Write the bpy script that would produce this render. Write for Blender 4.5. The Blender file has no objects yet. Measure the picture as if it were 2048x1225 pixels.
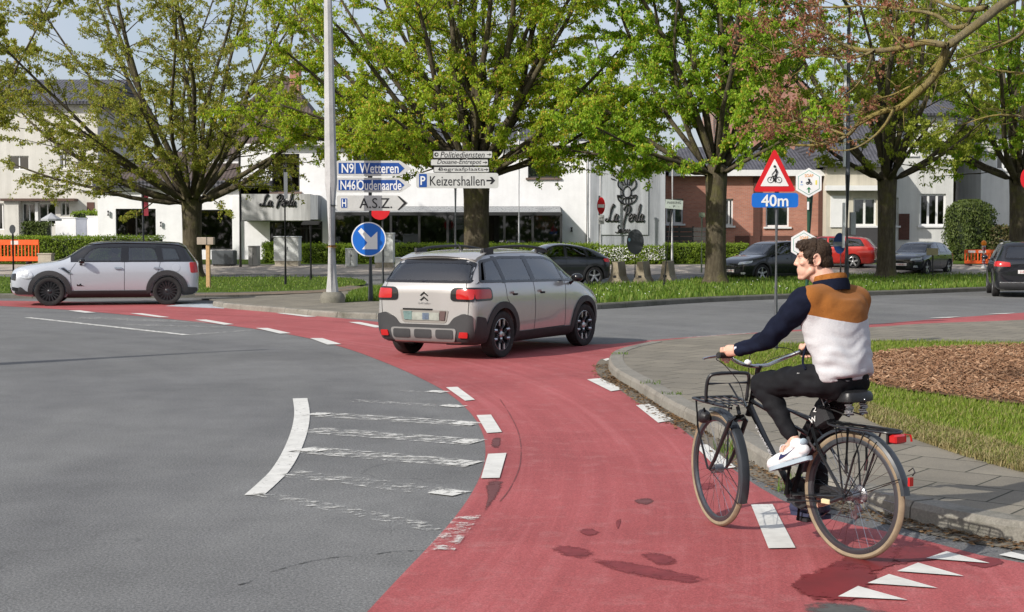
import bpy, bmesh, math, random
import numpy as np
from mathutils import Vector, Matrix, geometry as mgeo
from mathutils.bvhtree import BVHTree
R = math.radians
SC = bpy.context.scene
COL = SC.collection
# ------------------------------------------------------------ camera
F_PX, CAM_H, HOR = 50/36*2048, 1.71, 478.0        # focal length in photo pixels, eye height, horizon row
PITCH = math.atan((612.5-HOR)/F_PX)
cam = bpy.data.objects.new('camera', bpy.data.cameras.new('camera')); COL.objects.link(cam)
cam.data.sensor_width = 36; cam.data.lens = 50; cam.data.clip_end = 3000; cam.data.clip_start = .05
cam.location = (0, 0, CAM_H); cam.rotation_euler = (R(90)-PITCH, 0, 0)
SC.camera = cam
# ------------------------------------------------------------ light
SUN_AZ, SUN_EL = R(40), R(34)                     # the light travels along +X turned SUN_AZ towards +Y
tv = Vector((math.cos(SUN_AZ)*math.cos(SUN_EL), math.sin(SUN_AZ)*math.cos(SUN_EL), -math.sin(SUN_EL)))
sun = bpy.data.objects.new('sun', bpy.data.lights.new('sun', 'SUN')); COL.objects.link(sun)
sun.data.energy = 3.9; sun.data.angle = R(.6); sun.data.color = (1, .955, .88)
sun.rotation_euler = tv.to_track_quat('-Z', 'Y').to_euler(); sun.location = (-30, -25, 40)
W = bpy.data.worlds.new('World'); SC.world = W; W.use_nodes = True
nt = W.node_tree; bg = nt.nodes['Background']
sky = nt.nodes.new('ShaderNodeTexSky'); sky.sky_type = 'NISHITA'; sky.sun_disc = False
sky.sun_elevation = SUN_EL; sky.sun_rotation = math.atan2(-tv.x, -tv.y); sky.air_density = 1.0; sky.dust_density = 3.0; sky.ozone_density = 1.2
hz = nt.nodes.new('ShaderNodeMix'); hz.data_type = 'RGBA'; hz.inputs[7].default_value = (4.0, 4.25, 4.9, 1)      # thin high cloud over the blue
tc = nt.nodes.new('ShaderNodeTexCoord'); cn = nt.nodes.new('ShaderNodeTexNoise'); cn.inputs['Scale'].default_value = 5; cn.inputs['Detail'].default_value = 6; nt.links.new(tc.outputs['Generated'], cn.inputs['Vector'])
cr = nt.nodes.new('ShaderNodeMapRange'); cr.inputs[1].default_value = .35; cr.inputs[2].default_value = .65; cr.inputs[3].default_value = .35; cr.inputs[4].default_value = .7; nt.links.new(cn.outputs['Fac'], cr.inputs[0]); nt.links.new(cr.outputs[0], hz.inputs[0])
nt.links.new(sky.outputs[0], hz.inputs[6]); nt.links.new(hz.outputs[2], bg.inputs[0]); bg.inputs[1].default_value = .135
SC.view_settings.view_transform = 'Standard'; SC.view_settings.look = 'None'
SC.view_settings.exposure = .30; SC.view_settings.gamma = 1
SC.cycles.max_bounces = 6; SC.cycles.transparent_max_bounces = 12; SC.cycles.diffuse_bounces = 3
SC.cycles.glossy_bounces = 3; SC.cycles.transmission_bounces = 4; SC.cycles.caustics_reflective = False; SC.cycles.caustics_refractive = False
SC.cycles.use_denoising = True
# ------------------------------------------------------------ projection helpers
def ray(px, py):
    x, y = (px-1024)/F_PX, (612.5-py)/F_PX
    c, s = math.cos(PITCH), math.sin(PITCH)
    return Vector((x, c+y*s, y*c-s))
PROF = [(0, 0), (55, 0), (62, .22), (66, .46), (72, .58), (82, .65), (500, .65)]
def zg(Y):
    for (a, za), (b, zb) in zip(PROF, PROF[1:]):
        if Y <= b: return za+(zb-za)*max(0, Y-a)/(b-a)
    return .65
def G(px, py, z=0.0):                              # where the sight line meets height z
    d = ray(px, py); t = (z-CAM_H)/d.z
    return Vector((d.x*t, d.y*t, z))
def GT(px, py, dz=0.0):                            # where it meets the rising ground
    z = 0.0
    for _ in range(60):
        p = G(px, py, z+dz); z = .5*z+.5*zg(min(p.y, 90))
    return Vector((p.x, p.y, z+dz))
def P(px, py, Y):                                  # the point on the sight line at distance Y
    d = ray(px, py); t = Y/d.y
    return Vector((d.x*t, Y, CAM_H+d.z*t))
# ------------------------------------------------------------ materials
def lin(h):                                        # sRGB hex -> linear
    v = [int(h[i:i+2], 16)/255 for i in (0, 2, 4)]
    return tuple(c/12.92 if c <= .04045 else ((c+.055)/1.055)**2.4 for c in v)
class N:                                           # a small node-tree writer
    def __init__(s, name):
        s.m = bpy.data.materials.new(name); s.m.use_nodes = True; s.t = s.m.node_tree
        s.b = s.t.nodes['Principled BSDF']; s.out = s.t.nodes['Material Output']; s.co = None
    def n(s, typ, **kw):
        o = s.t.nodes.new('ShaderNode'+typ)
        for k, v in kw.items(): setattr(o, k, v)
        return o
    def l(s, a, b): s.t.links.new(a, b)
    def coord(s, out='Object', scale=(1, 1, 1), rot=(0, 0, 0)):
        if s.co is None: s.co = s.n('TexCoord')
        mp = s.n('Mapping'); s.l(s.co.outputs[out], mp.inputs[0]); mp.inputs['Scale'].default_value = scale; mp.inputs['Rotation'].default_value = rot
        return mp.outputs[0]
    def noise(s, scale, detail=4, rough=.6, vec=None, dist=0):
        o = s.n('TexNoise'); o.inputs['Scale'].default_value = scale; o.inputs['Detail'].default_value = detail
        o.inputs['Roughness'].default_value = rough; o.inputs['Distortion'].default_value = dist
        s.l(vec if vec is not None else s.coord(), o.inputs['Vector']); return o.outputs['Fac']
    def ramp(s, fac, stops, interp='LINEAR'):
        o = s.n('ValToRGB'); e = o.color_ramp.elements; o.color_ramp.interpolation = interp
        while len(e) < len(stops): e.new(.5)
        for k, (p, c) in enumerate(stops):
            e[k].position = p; e[k].color = tuple(c)+(1,) if len(c) == 3 else c
        s.l(fac, o.inputs[0]); return o.outputs[0]
    def mix(s, fac, a, b, typ='MIX'):
        o = s.n('Mix', data_type='RGBA', blend_type=typ)
        for v, i in ((fac, 0), (a, 6), (b, 7)):
            if hasattr(v, 'is_linked') or hasattr(v, 'links'): s.l(v, o.inputs[i])
            elif i == 0: o.inputs[0].default_value = v
            else: o.inputs[i].default_value = tuple(v)+(1,)
        return o.outputs[2]
    def math(s, op, a, b=0.0):
        o = s.n('Math', operation=op)
        for v, i in ((a, 0), (b, 1)):
            if hasattr(v, 'links'): s.l(v, o.inputs[i])
            else: o.inputs[i].default_value = v
        return o.outputs[0]
    def bump(s, h, strength=.3, dist=.01, normal=None):
        o = s.n('Bump'); o.inputs['Strength'].default_value = strength; o.inputs['Distance'].default_value = dist
        s.l(h, o.inputs['Height']); s.l(o.outputs[0], s.b.inputs['Normal'])
    def set(s, col=None, rough=None, metal=None, spec=None, coat=None):
        for k, v in (('Base Color', col), ('Roughness', rough), ('Metallic', metal), ('Specular IOR Level', spec), ('Coat Weight', coat)):
            if v is None: continue
            if hasattr(v, 'links'): s.l(v, s.b.inputs[k])
            else: s.b.inputs[k].default_value = (tuple(v)+(1,)) if k == 'Base Color' else v
        return s.m
    def cutout(s, fac):                            # fac 0 lets what lies beneath show
        tr = s.n('BsdfTransparent'); mx = s.n('MixShader'); s.l(fac, mx.inputs[0]); s.l(tr.outputs[0], mx.inputs[1]); s.l(s.b.outputs[0], mx.inputs[2])
        s.l(mx.outputs[0], s.out.inputs[0])
def mul(c, k): return tuple(min(1, x*k) for x in c)
def mat(name, col, rough=.6, metal=0, spec=.4, var=.12, vs=3.0, bump=0, bs=60, coat=0, rvar=.1):
    m = N(name)
    if var:
        f = m.noise(vs, 6, .65)
        c = m.ramp(f, [(.3, mul(col, 1-var)), (.7, mul(col, 1+var))])
    else: c = col
    m.set(c, rough, metal, spec, coat)
    if rvar and var:
        rr = m.ramp(m.noise(vs*2.3, 4), [(.3, (max(0, rough-rvar),)*3), (.7, (min(1, rough+rvar),)*3)]); m.l(rr, m.b.inputs['Roughness'])
    if bump: m.bump(m.noise(bs, 4, .7), bump)
    return m.m
def glass(name, tint=(.25, .3, .32), refl=1.0):
    m = N(name); tr = m.n('BsdfTransparent'); tr.inputs[0].default_value = tint+(1,)
    gl = m.n('BsdfGlossy'); gl.inputs['Roughness'].default_value = .02; gl.inputs[0].default_value = (refl,)*3+(1,)
    fr = m.n('Fresnel'); fr.inputs[0].default_value = 1.52
    f2 = m.math('ADD', m.math('MULTIPLY', fr.outputs[0], 1.35), .07)
    mx = m.n('MixShader'); m.l(f2, mx.inputs[0]); m.l(tr.outputs[0], mx.inputs[1]); m.l(gl.outputs[0], mx.inputs[2]); m.l(mx.outputs[0], m.out.inputs[0])
    return m.m
# ------------------------------------------------------------ objects
def tag(o, label=None, cat=None, group=None, kind=None):
    for k, v in (('label', label), ('category', cat), ('group', group), ('kind', kind)):
        if v: o[k] = v
    return o
def thing(name, label, cat, loc=(0, 0, 0), rz=0, group=None, scale=1):
    o = bpy.data.objects.new(name, None); COL.objects.link(o); o.empty_display_size = .2
    o.location = loc; o.rotation_euler = (0, 0, rz); o.scale = (scale,)*3
    return tag(o, label, cat, group)
def link(name, me, mats, parent=None, smooth=False):
    o = bpy.data.objects.new(name, me); COL.objects.link(o)
    for m in (mats if isinstance(mats, (list, tuple)) else [mats]): me.materials.append(m)
    if parent: o.parent = parent
    if smooth:
        me.polygons.foreach_set('use_smooth', [True]*len(me.polygons))
        if smooth != 'all':
            try: me.set_sharp_from_angle(angle=R(40))
            except Exception: pass
    return o
def frame(d, up=Vector((0, 0, 1))):
    d = d.normalized()
    if abs(d.dot(up)) > .95: up = Vector((1, 0, 0))
    a = d.cross(up).normalized(); return a, a.cross(d).normalized()
class MB:
    def __init__(s): s.v = []; s.f = []; s.mi = []; s.cur = 0
    def add(s, vs, fs):
        k = len(s.v); s.v += [tuple(v) for v in vs]
        for f in fs: s.f.append([k+i for i in f]); s.mi.append(s.cur)
        return s
    def box(s, a, b, M=None):
        (x0, y0, z0), (x1, y1, z1) = a, b
        vs = [Vector(p) for p in ((x0, y0, z0), (x1, y0, z0), (x1, y1, z0), (x0, y1, z0), (x0, y0, z1), (x1, y0, z1), (x1, y1, z1), (x0, y1, z1))]
        if M: vs = [M @ v for v in vs]
        return s.add(vs, [(3, 2, 1, 0), (4, 5, 6, 7), (0, 1, 5, 4), (1, 2, 6, 5), (2, 3, 7, 6), (3, 0, 4, 7)])
    def cbox(s, a, b, c=.01, M=None):              # box with chamfered vertical and top edges
        (x0, y0, z0), (x1, y1, z1) = a, b
        def ring(i, z): return [(x0+c+i, y0+i, z), (x1-c-i, y0+i, z), (x1-i, y0+c+i, z), (x1-i, y1-c-i, z), (x1-c-i, y1-i, z), (x0+c+i, y1-i, z), (x0+i, y1-c-i, z), (x0+i, y0+c+i, z)]
        vs = ring(c, z0)+ring(0, z0+c)+ring(0, z1-c)+ring(c, z1)
        if M: vs = [M @ Vector(v) for v in vs]
        fs = [tuple(range(7, -1, -1)), tuple(range(24, 32))]
        for r in range(3):
            for i in range(8): j = (i+1) % 8; fs.append((r*8+i, r*8+j, r*8+8+j, r*8+8+i))
        return s.add(vs, fs)
    def tube(s, pts, rad, n=8, cap=True, ell=None, up=Vector((0, 0, 1))):
        pts = [Vector(p) for p in pts]; m = len(pts)
        rs = rad if isinstance(rad, (list, tuple)) else [rad]*m
        vs, fs = [], []
        a = None
        for i, p in enumerate(pts):
            d = (pts[min(i+1, m-1)]-pts[max(i-1, 0)])
            if d.length < 1e-9: d = Vector((0, 0, 1))
            d.normalize()
            if a is None: a, b = frame(d, up)
            else:
                a = (a-d*a.dot(d)); a = a.normalized() if a.length > 1e-6 else frame(d)[0]; b = a.cross(d)
                b = d.cross(a)
            e = ell if ell else (1, 1)
            for k in range(n):
                t = 2*math.pi*k/n; vs.append(p+a*(rs[i]*e[0]*math.cos(t))+b*(rs[i]*e[1]*math.sin(t)))
        for i in range(m-1):
            for k in range(n):
                j = (k+1) % n; fs.append((i*n+k, i*n+j, i*n+n+j, i*n+n+k))
        if cap: fs += [tuple(range(n-1, -1, -1)), tuple(range((m-1)*n, m*n))]
        return s.add(vs, fs)
    def lathe(s, prof, n=24, M=None, axis='z', arc=2*math.pi):
        full = arc > 6.28; cnt = n if full else n+1; vs, fs = [], []
        for k in range(cnt):
            t = arc*k/n
            for (r, h) in prof:
                v = Vector((r*math.cos(t), r*math.sin(t), h))
                if axis == 'y': v = Vector((v.x, v.z, v.y))
                vs.append(M @ v if M else v)
        m = len(prof)
        for k in range(n):
            k2 = (k+1) % cnt
            for i in range(m-1): fs.append((k*m+i, k2*m+i, k2*m+i+1, k*m+i+1))
        return s.add(vs, fs)
    def prism(s, poly, h0, h1, fn):                # fn(u, v, h) -> point ; closed polygon extruded from h0 to h1
        n = len(poly); vs = [fn(u, v, h0) for u, v in poly]+[fn(u, v, h1) for u, v in poly]
        fs = [(i, (i+1) % n, n+(i+1) % n, n+i) for i in range(n)]
        tri = mgeo.tessellate_polygon([[Vector((u, v, 0)) for u, v in poly]])
        fs += [tuple(t) for t in tri]+[tuple(n+i for i in reversed(t)) for t in tri]
        return s.add(vs, fs)
    def ball(s, c, r, n=10, m=7, M=None):
        rx, ry, rz = r if isinstance(r, (list, tuple)) else (r,)*3; c = Vector(c); vs = [c+Vector((0, 0, -rz))]; fs = []
        if M: vs = [c+M @ Vector((0, 0, -rz))]
        for i in range(1, m):
            ph = -math.pi/2+math.pi*i/m
            for k in range(n):
                t = 2*math.pi*k/n; v = Vector((rx*math.cos(ph)*math.cos(t), ry*math.cos(ph)*math.sin(t), rz*math.sin(ph)))
                vs.append(c+(M @ v if M else v))
        vs.append(c+(M @ Vector((0, 0, rz)) if M else Vector((0, 0, rz))))
        for k in range(n): fs.append((0, 1+(k+1) % n, 1+k))
        for i in range(m-2):
            for k in range(n): j = (k+1) % n; fs.append((1+i*n+k, 1+i*n+j, 1+i*n+n+j, 1+i*n+n+k))
        L = len(vs)-1
        for k in range(n): fs.append((L, 1+(m-2)*n+k, 1+(m-2)*n+(k+1) % n))
        return s.add(vs, fs)
    def mesh(s, name='mesh', fix=True):
        me = bpy.data.meshes.new(name); me.from_pydata(s.v, [], s.f); me.polygons.foreach_set('material_index', s.mi)
        if fix:
            bm = bmesh.new(); bm.from_mesh(me); bmesh.ops.recalc_face_normals(bm, faces=bm.faces); bm.to_mesh(me); bm.free()
        me.update(); return me
    def build(s, name, mats, parent=None, smooth=True, fix=True): return link(name, s.mesh(name, fix), mats, parent, smooth)
def evald(o):
    dg = bpy.context.evaluated_depsgraph_get(); dg.update(); return bpy.data.meshes.new_from_object(o.evaluated_get(dg))
def remesh(mb, voxel, smooth=6, factor=.5, disp=None):   # weld overlapping closed shapes into one skin
    o = link('tmp', mb.mesh(), [])
    r = o.modifiers.new('r', 'REMESH'); r.mode = 'VOXEL'; r.voxel_size = voxel
    if smooth: q = o.modifiers.new('s', 'SMOOTH'); q.iterations = smooth; q.factor = factor
    me = evald(o); bpy.data.objects.remove(o); me.materials.clear()
    if disp is not None:
        n = len(me.vertices); co = np.empty(n*3, np.float32); me.vertices.foreach_get('co', co); no = np.empty(n*3, np.float32); me.vertices.foreach_get('normal', no)
        co = co.reshape(-1, 3); no = no.reshape(-1, 3); co = co+no*disp(co)[:, None]; me.vertices.foreach_set('co', co.ravel()); me.update()
    return me
def smoothline(pts, sub=4, closed=False):          # Catmull-Rom through points
    pts = [Vector(p) for p in pts]; n = len(pts); out = []
    rng = range(n if closed else n-1)
    for i in rng:
        g = lambda k: pts[k % n] if closed else pts[max(0, min(n-1, k))]
        a, b, c, d = g(i-1), g(i), g(i+1), g(i+2)
        for k in range(sub):
            t = k/sub; out.append(.5*((2*b)+(c-a)*t+(2*a-5*b+4*c-d)*t*t+(3*b-a-3*c+d)*t**3))
    if not closed: out.append(pts[-1])
    return out
def sheet(name, pts, z, m, label=None, kind='structure', step=None, parent=None):   # a flat polygon at height z
    me = bpy.data.meshes.new(name); p2 = [Vector((p[0], p[1], 0)) for p in pts]
    tri = mgeo.tessellate_polygon([p2]); vs = [(p.x, p.y, z) for p in p2]
    fs = []
    for t in tri:
        a, b, c = (p2[i] for i in t); fs.append(t if (b-a).cross(c-a).z > 0 else tuple(reversed(t)))
    me.from_pydata(vs, [], fs); me.update(); o = link(name, me, m, parent)
    if kind: o['kind'] = kind
    return o
def text(s, m, parent, fit, loc, name='lettering', depth=.004, rot=(R(90), 0, 0), shear=0, bold=0):   # words fitted into a width x height box centred on loc
    cu = bpy.data.curves.new('t', 'FONT'); cu.body = s; cu.extrude = depth/2; cu.shear = shear; cu.offset = bold; cu.resolution_u = 3
    o = bpy.data.objects.new('t', cu); COL.objects.link(o); me = evald(o); bpy.data.objects.remove(o)
    n = len(me.vertices); co = np.empty(n*3, np.float32); me.vertices.foreach_get('co', co); co = co.reshape(-1, 3)
    lo, hi = co.min(0), co.max(0); w, h = hi[0]-lo[0], hi[1]-lo[1]
    k = np.array([fit[0]/w, fit[1]/h]) if fit[0] and fit[1] else np.array([(fit[0]/w if fit[0] else fit[1]/h)]*2)
    co[:, 0] = (co[:, 0]-(lo[0]+hi[0])/2)*k[0]; co[:, 1] = (co[:, 1]-(lo[1]+hi[1])/2)*k[1]
    me.vertices.foreach_set('co', co.ravel()); me.materials.clear(); me.update()
    t = link(name, me, m, parent); t.location = loc; t.rotation_euler = rot
    return t
def copy_tree(o, parent=None):
    c = o.copy(); COL.objects.link(c); c.parent = parent
    for ch in list(o.children): copy_tree(ch, c)
    return c
rnd = random.Random(7)
# ============================================================ the setting: ground, lanes, markings, islands
def circ3(p, q, r):
    ax, ay, bx_, by, cx, cy = p.x, p.y, q.x, q.y, r.x, r.y; d = 2*(ax*(by-cy)+bx_*(cy-ay)+cx*(ay-by)); return ((ax*ax+ay*ay)*(by-cy)+(bx_*bx_+by*by)*(cy-ay)+(cx*cx+cy*cy)*(ay-by))/d, ((ax*ax+ay*ay)*(cx-bx_)+(bx_*bx_+by*by)*(ax-cx)+(cx*cx+cy*cy)*(bx_-ax))/d
RCX, RCY = circ3(G(870, 772), G(971, 900), G(862, 1090))
print('ROUNDABOUT', RCX, RCY)
def polar(m, ks=6.0, ka=1.5):                        # tyre tracks run round the roundabout's centre
    v = m.n('VectorMath', operation='SUBTRACT'); m.l(m.coord(), v.inputs[0]); v.inputs[1].default_value = (RCX, RCY, 0); ln = m.n('VectorMath', operation='LENGTH'); m.l(v.outputs[0], ln.inputs[0]); sp = m.n('SeparateXYZ'); m.l(v.outputs[0], sp.inputs[0])
    an = m.math('ARCTAN2', sp.outputs[1], sp.outputs[0]); c = m.n('CombineXYZ'); m.l(m.math('MULTIPLY', ln.outputs['Value'], ks), c.inputs[0]); m.l(m.math('MULTIPLY', an, ka), c.inputs[1]); return c.outputs[0]
def m_asphalt(name, base, speck=.8):
    m = N(name); o = m.coord()
    big = m.noise(.22, 5, .6, o, .4); mid = m.noise(1.7, 5, .7, o); fine = m.noise(70, 3, .85, o)
    trk = m.noise(1.0, 5, .6, polar(m, .75, 2.2), .3)
    c = m.ramp(big, [(.28, mul(base, .80)), (.5, base), (.72, mul(base, 1.2))])
    c = m.mix(.5, c, m.ramp(mid, [(.3, (.72,)*3), (.7, (1.22,)*3)]), 'MULTIPLY')
    c = m.mix(.55, c, m.ramp(trk, [(.35, (.78, .78, .8)), (.6, (1.12, 1.12, 1.1))]), 'MULTIPLY')
    c = m.mix(.75, c, m.ramp(fine, [(.30, (.34,)*3), (.48, (.95,)*3), (.64, (2.0,)*3)]), 'MULTIPLY')
    c = m.mix(.5, c, m.ramp(m.noise(38, 4, .85, o), [(.3, (.62,)*3), (.5, (1,)*3), (.7, (1.45,)*3)]), 'MULTIPLY')
    vor = m.n('TexVoronoi', feature='DISTANCE_TO_EDGE'); vor.inputs['Scale'].default_value = .16
    wv = m.n('VectorMath', operation='ADD'); nz = m.n('TexNoise'); nz.inputs['Scale'].default_value = .9; nz.inputs['Detail'].default_value = 8; m.l(o, nz.inputs['Vector'])
    sc = m.n('VectorMath', operation='SCALE'); sc.inputs['Scale'].default_value = 2.2; m.l(nz.outputs['Color'], sc.inputs[0]); m.l(o, wv.inputs[0]); m.l(sc.outputs[0], wv.inputs[1]); m.l(wv.outputs[0], vor.inputs['Vector'])
    crk = m.ramp(vor.outputs['Distance'], [(0, (1,)*3), (.0022, (0,)*3)])
    gate = m.ramp(m.noise(.35, 2, .5, o), [(.5, (0,)*3), (.6, (.7,)*3)])
    c = m.mix(m.math('MULTIPLY', crk, gate), c, mul(base, .45))
    m.set(c, .82, spec=.3); m.bump(fine, .35, .006); return m.m
M_ASPH = m_asphalt('asphalt', (.127, .127, .1255))
M_ASPH2 = m_asphalt('asphalt_dark', (.13, .128, .124))
def m_red():
    m = N('red_lane_coating'); o = m.coord(); base = (.305, .071, .072)
    big = m.noise(.5, 5, .6, o, .5); mid = m.noise(4, 6, .72, o); fine = m.noise(110, 2, .8, o)
    trk = m.noise(1, 7, .72, polar(m, 5.0, 1.6), .35)
    c = m.ramp(big, [(.28, mul(base, .84)), (.5, base), (.74, (.36, .088, .09))])
    c = m.mix(.9, c, m.ramp(trk, [(.30, (.84, .85, .86)), (.5, (1, 1, 1)), (.64, (1.14, 1.34, 1.34))]), 'MULTIPLY')
    c = m.mix(m.ramp(mid, [(.52, (0,)*3), (.74, (.6,)*3)]), c, (.36, .15, .145))
    c = m.mix(.6, c, m.ramp(fine, [(.27, (.42,)*3), (.5, (1,)*3), (.68, (1.7,)*3)]), 'MULTIPLY')
    sp = m.ramp(m.noise(9, 5, .8, o), [(.71, (0,)*3), (.75, (.75,)*3)])
    c = m.mix(sp, c, (.12, .07, .065))
    m.set(c, .78, spec=.3); m.bump(fine, .3, .005); return m.m
M_RED = m_red()
def m_paint(name, wear, col=(.62, .61, .57), sc=7.0, stretch=(1, 1, 1), rot=0):
    m = N(name); o = m.coord()
    c = m.ramp(m.noise(5, 5, .7, o), [(.3, mul(col, .8)), (.7, mul(col, 1.08))])
    m.set(c, .7, spec=.3)
    a = m.noise(sc, 8, .78, m.coord(scale=stretch, rot=(0, 0, rot)))
    w = m.ramp(a, [(wear-.03, (0,)*3), (wear+(.03 if wear < .5 else .085), (1 if wear < .5 else .9,)*3)]); m.cutout(w); return m.m
M_PAINT = m_paint('white_road_paint', .32); M_WORN = m_paint('worn_road_paint', .46, sc=11)
M_FAINT = m_paint('nearly_gone_road_paint', .54, sc=10, stretch=(.8, 1.3, 1), rot=R(10))
M_FAINT2 = m_paint('very_worn_road_paint', .503, sc=9, stretch=(.8, 1.3, 1), rot=R(10))
# ground sheet to the horizon
ys = [-40, 0, 55, 57, 59, 62, 64, 66, 69, 72, 77, 82, 200, 1500]; xs = [-900, -60, -20, 0, 20, 60, 900]
mb = MB(); mb.add([(x, y, zg(y) if y > 0 else 0) for y in ys for x in xs], [(j*7+i, j*7+i+1, j*7+8+i, j*7+7+i) for j in range(len(ys)-1) for i in range(6)])
o = mb.build('ground', M_ASPH); o['kind'] = 'structure'
def gl(px, z=0.0): return [G(x, y, z) for x, y in px]
inner = [(-150, 606), (0, 612.5), (130, 620), (260, 631), (390, 644), (520, 660), (620, 678), (700, 700), (760, 722), (815, 745), (870, 772), (908, 796), (942, 828), (964, 864), (971, 900), (966, 938), (945, 985), (908, 1038), (862, 1090), (800, 1155), (735, 1225), (650, 1320)]
outer = [(-150, 597), (0, 602), (200, 605), (390, 610), (458, 617.5), (550, 626), (656, 635), (720, 641), (800, 650), (1000, 678), (1180, 690), (1290, 682.5), (1380, 675), (1500, 667), (1600, 660), (1730, 651), (1860, 640), (2048, 626), (2250, 612)]
lower = [(2250, 626), (2048, 641), (1990, 648), (1800, 660), (1730, 668), (1480, 682), (1400, 688), (1300, 698), (1220, 716), (1200, 730), (1192, 742), (1225, 760), (1262, 785), (1310, 818), (1362, 858), (1420, 905), (1480, 950), (1560, 1000), (1660, 1040), (1760, 1062), (1860, 1085), (1960, 1112), (2060, 1130), (2300, 1180), (2300, 1500), (650, 1500)]
red = smoothline(gl(inner), 3)
o1 = smoothline(gl(outer), 3); l1 = smoothline(gl(lower[:-2]), 2)+gl(lower[-2:])
sheet('cycle_lane', o1+l1+list(reversed(red)), .004, M_RED)
def band(name, center, width, z, m, label=None, w2=None):
    c = [Vector(p) for p in center]; L, Rr = [], []
    for i, p in enumerate(c):
        d = (c[min(i+1, len(c)-1)]-c[max(i-1, 0)]).normalized(); q = Vector((-d.y, d.x, 0)); w = width+(0 if w2 is None else (w2-width)*i/(len(c)-1))
        L.append(p+q*w/2); Rr.append(p-q*w/2)
    return sheet(name, L+list(reversed(Rr)), z, m)
def quad(px, m, z=.012, name='lane_marking'): return sheet(name, gl(px), z, m)
# dashes along the lane's inner edge, then the outer ones
for q in ([(892, 777), (915, 776), (950, 802), (930, 804)], [(953, 833), (982, 832), (1004, 867), (974, 869)], [(976, 911), (1013, 909), (999, 959), (962, 960)],
          [(511, 657.5), (535, 657.5), (582, 668), (560, 669)], [(620, 678), (645, 678), (683, 690), (655, 691)], [(390, 641), (412, 640.5), (468, 650), (448, 651)], [(260, 628), (284, 628), (340, 636), (318, 636)], [(136, 622.5), (160, 622), (192, 626.5), (170, 627)],
          [(552, 627.5), (572, 627.5), (634, 634.5), (612, 635)], [(697, 645.5), (720, 645.5), (773, 656), (750, 656.5)],
          [(1174, 761), (1200, 758.5), (1247, 781), (1222, 785)], [(1272, 813), (1300, 810), (1347, 843), (1316, 848)], [(1388, 893), (1414, 892), (1472, 938), (1436, 942)], [(1502, 1013), (1545, 1012), (1591, 1100), (1537, 1101)],
          [(1998, 1114), (2022, 1108), (2080, 1122), (2070, 1129)], [(1206, 721), (1216, 718), (1222, 720), (1212, 724)],
          [(1855, 637.5), (1880, 636), (1922, 634.5), (1898, 637)], [(1970, 630), (1992, 628.5), (2032, 627), (2012, 629)]):
    quad(q, M_PAINT)
quad([(910, 1038), (962, 1034), (905, 1110), (842, 1114)], m_paint('scuffed_road_paint', .53, sc=9))
for q in ([(1676, 1198), (1716, 1177), (1815, 1205)], [(1735, 1171), (1778, 1153), (1875, 1181)], [(1794, 1147), (1836, 1130), (1928, 1157)], [(1852, 1121), (1893, 1107), (1980, 1131)]):
    quad(q, M_PAINT, name='give_way_triangle')
# curved white bar and the hatching right of it, far chevron at the left
arc = smoothline(gl([(600, 798), (604, 825), (600, 858), (585, 900), (562, 940), (535, 968), (508, 992)]), 4)
band('curved_marking', arc, .155, .006, m_paint('road_paint_bar', .385, sc=18), w2=.13)
for (a, b, w, m) in (((622, 829), (955, 850), .34, M_FAINT2), ((618, 861), (955, 886), .36, M_FAINT2), ((600, 900), (950, 930), .34, M_FAINT2), ((570, 947), (925, 990), .28, M_FAINT), ((520, 988), (880, 1060), .17, M_FAINT), ((700, 802), (925, 815), .20, M_FAINT), ((800, 783), (892, 787), .16, M_FAINT)):
    band('hatch_marking', [G(*a), G(*b)], w, .006, m)
for q in (((908, 846.5), (955, 850), .22), ((915, 883), (955, 886), .24), ((903, 926), (948, 930), .26), ((872, 984), (922, 990), .2), ((888, 812), (926, 815), .18), ((858, 783.5), (891, 786), .18), ((622, 829), (652, 831), .18), ((604, 900), (644, 904), .2)): band('hatch_marking', [G(*q[0]), G(*q[1])], q[2], .0085, M_WORN)
for (a, b, w, m) in (((55, 636), (375, 671), .16, M_WORN), ((375, 671), (505, 661), .13, M_FAINT2), ((150, 636), (420, 646), .5, M_FAINT), ((250, 650), (450, 655), .4, M_FAINT), ((1370, 676.5), (1500, 667), .12, M_FAINT2)):
    band('hatch_marking', smoothline([G(*a), G((a[0]+b[0])/2, (a[1]+b[1])/2), G(*b)], 2), w, .007, m)
quad([(385, 606.5), (450, 607), (448, 618), (330, 613)], m_paint('worn_grey_paint', .40, (.42, .45, .48), 3), .006, 'hatch_marking')
# stains, puddle and seams on the red coating
def blob(px, m, z, name, jit=.12, n=40, grow=1.25):
    c = smoothline(gl(px), 5, True); ctr = sum(c, Vector())/len(c); k = len(c)
    if sum(c[i].x*c[(i+1) % k].y-c[(i+1) % k].x*c[i].y for i in range(k)) < 0: c.reverse()
    rings = [1.0*grow, .8*grow, .55*grow, .25*grow]; vs = [ctr+(p-ctr)*q for q in rings for p in c]+[ctr]; fs = []
    for i in range(3):
        for j_ in range(k): fs.append((i*k+j_, i*k+(j_+1) % k, i*k+k+(j_+1) % k, i*k+k+j_))
    fs += [(3*k+j_, 3*k+(j_+1) % k, 4*k) for j_ in range(k)]
    me = bpy.data.meshes.new(name); me.from_pydata([(v.x, v.y, z) for v in vs], [], fs); at_ = me.attributes.new('mask', 'FLOAT', 'POINT'); at_.data.foreach_set('value', [v for v in (0, .45, .8, 1.0) for _ in range(k)]+[1.0]); me.update(); o = link(name, me, m); o['kind'] = 'structure'; return o
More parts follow.
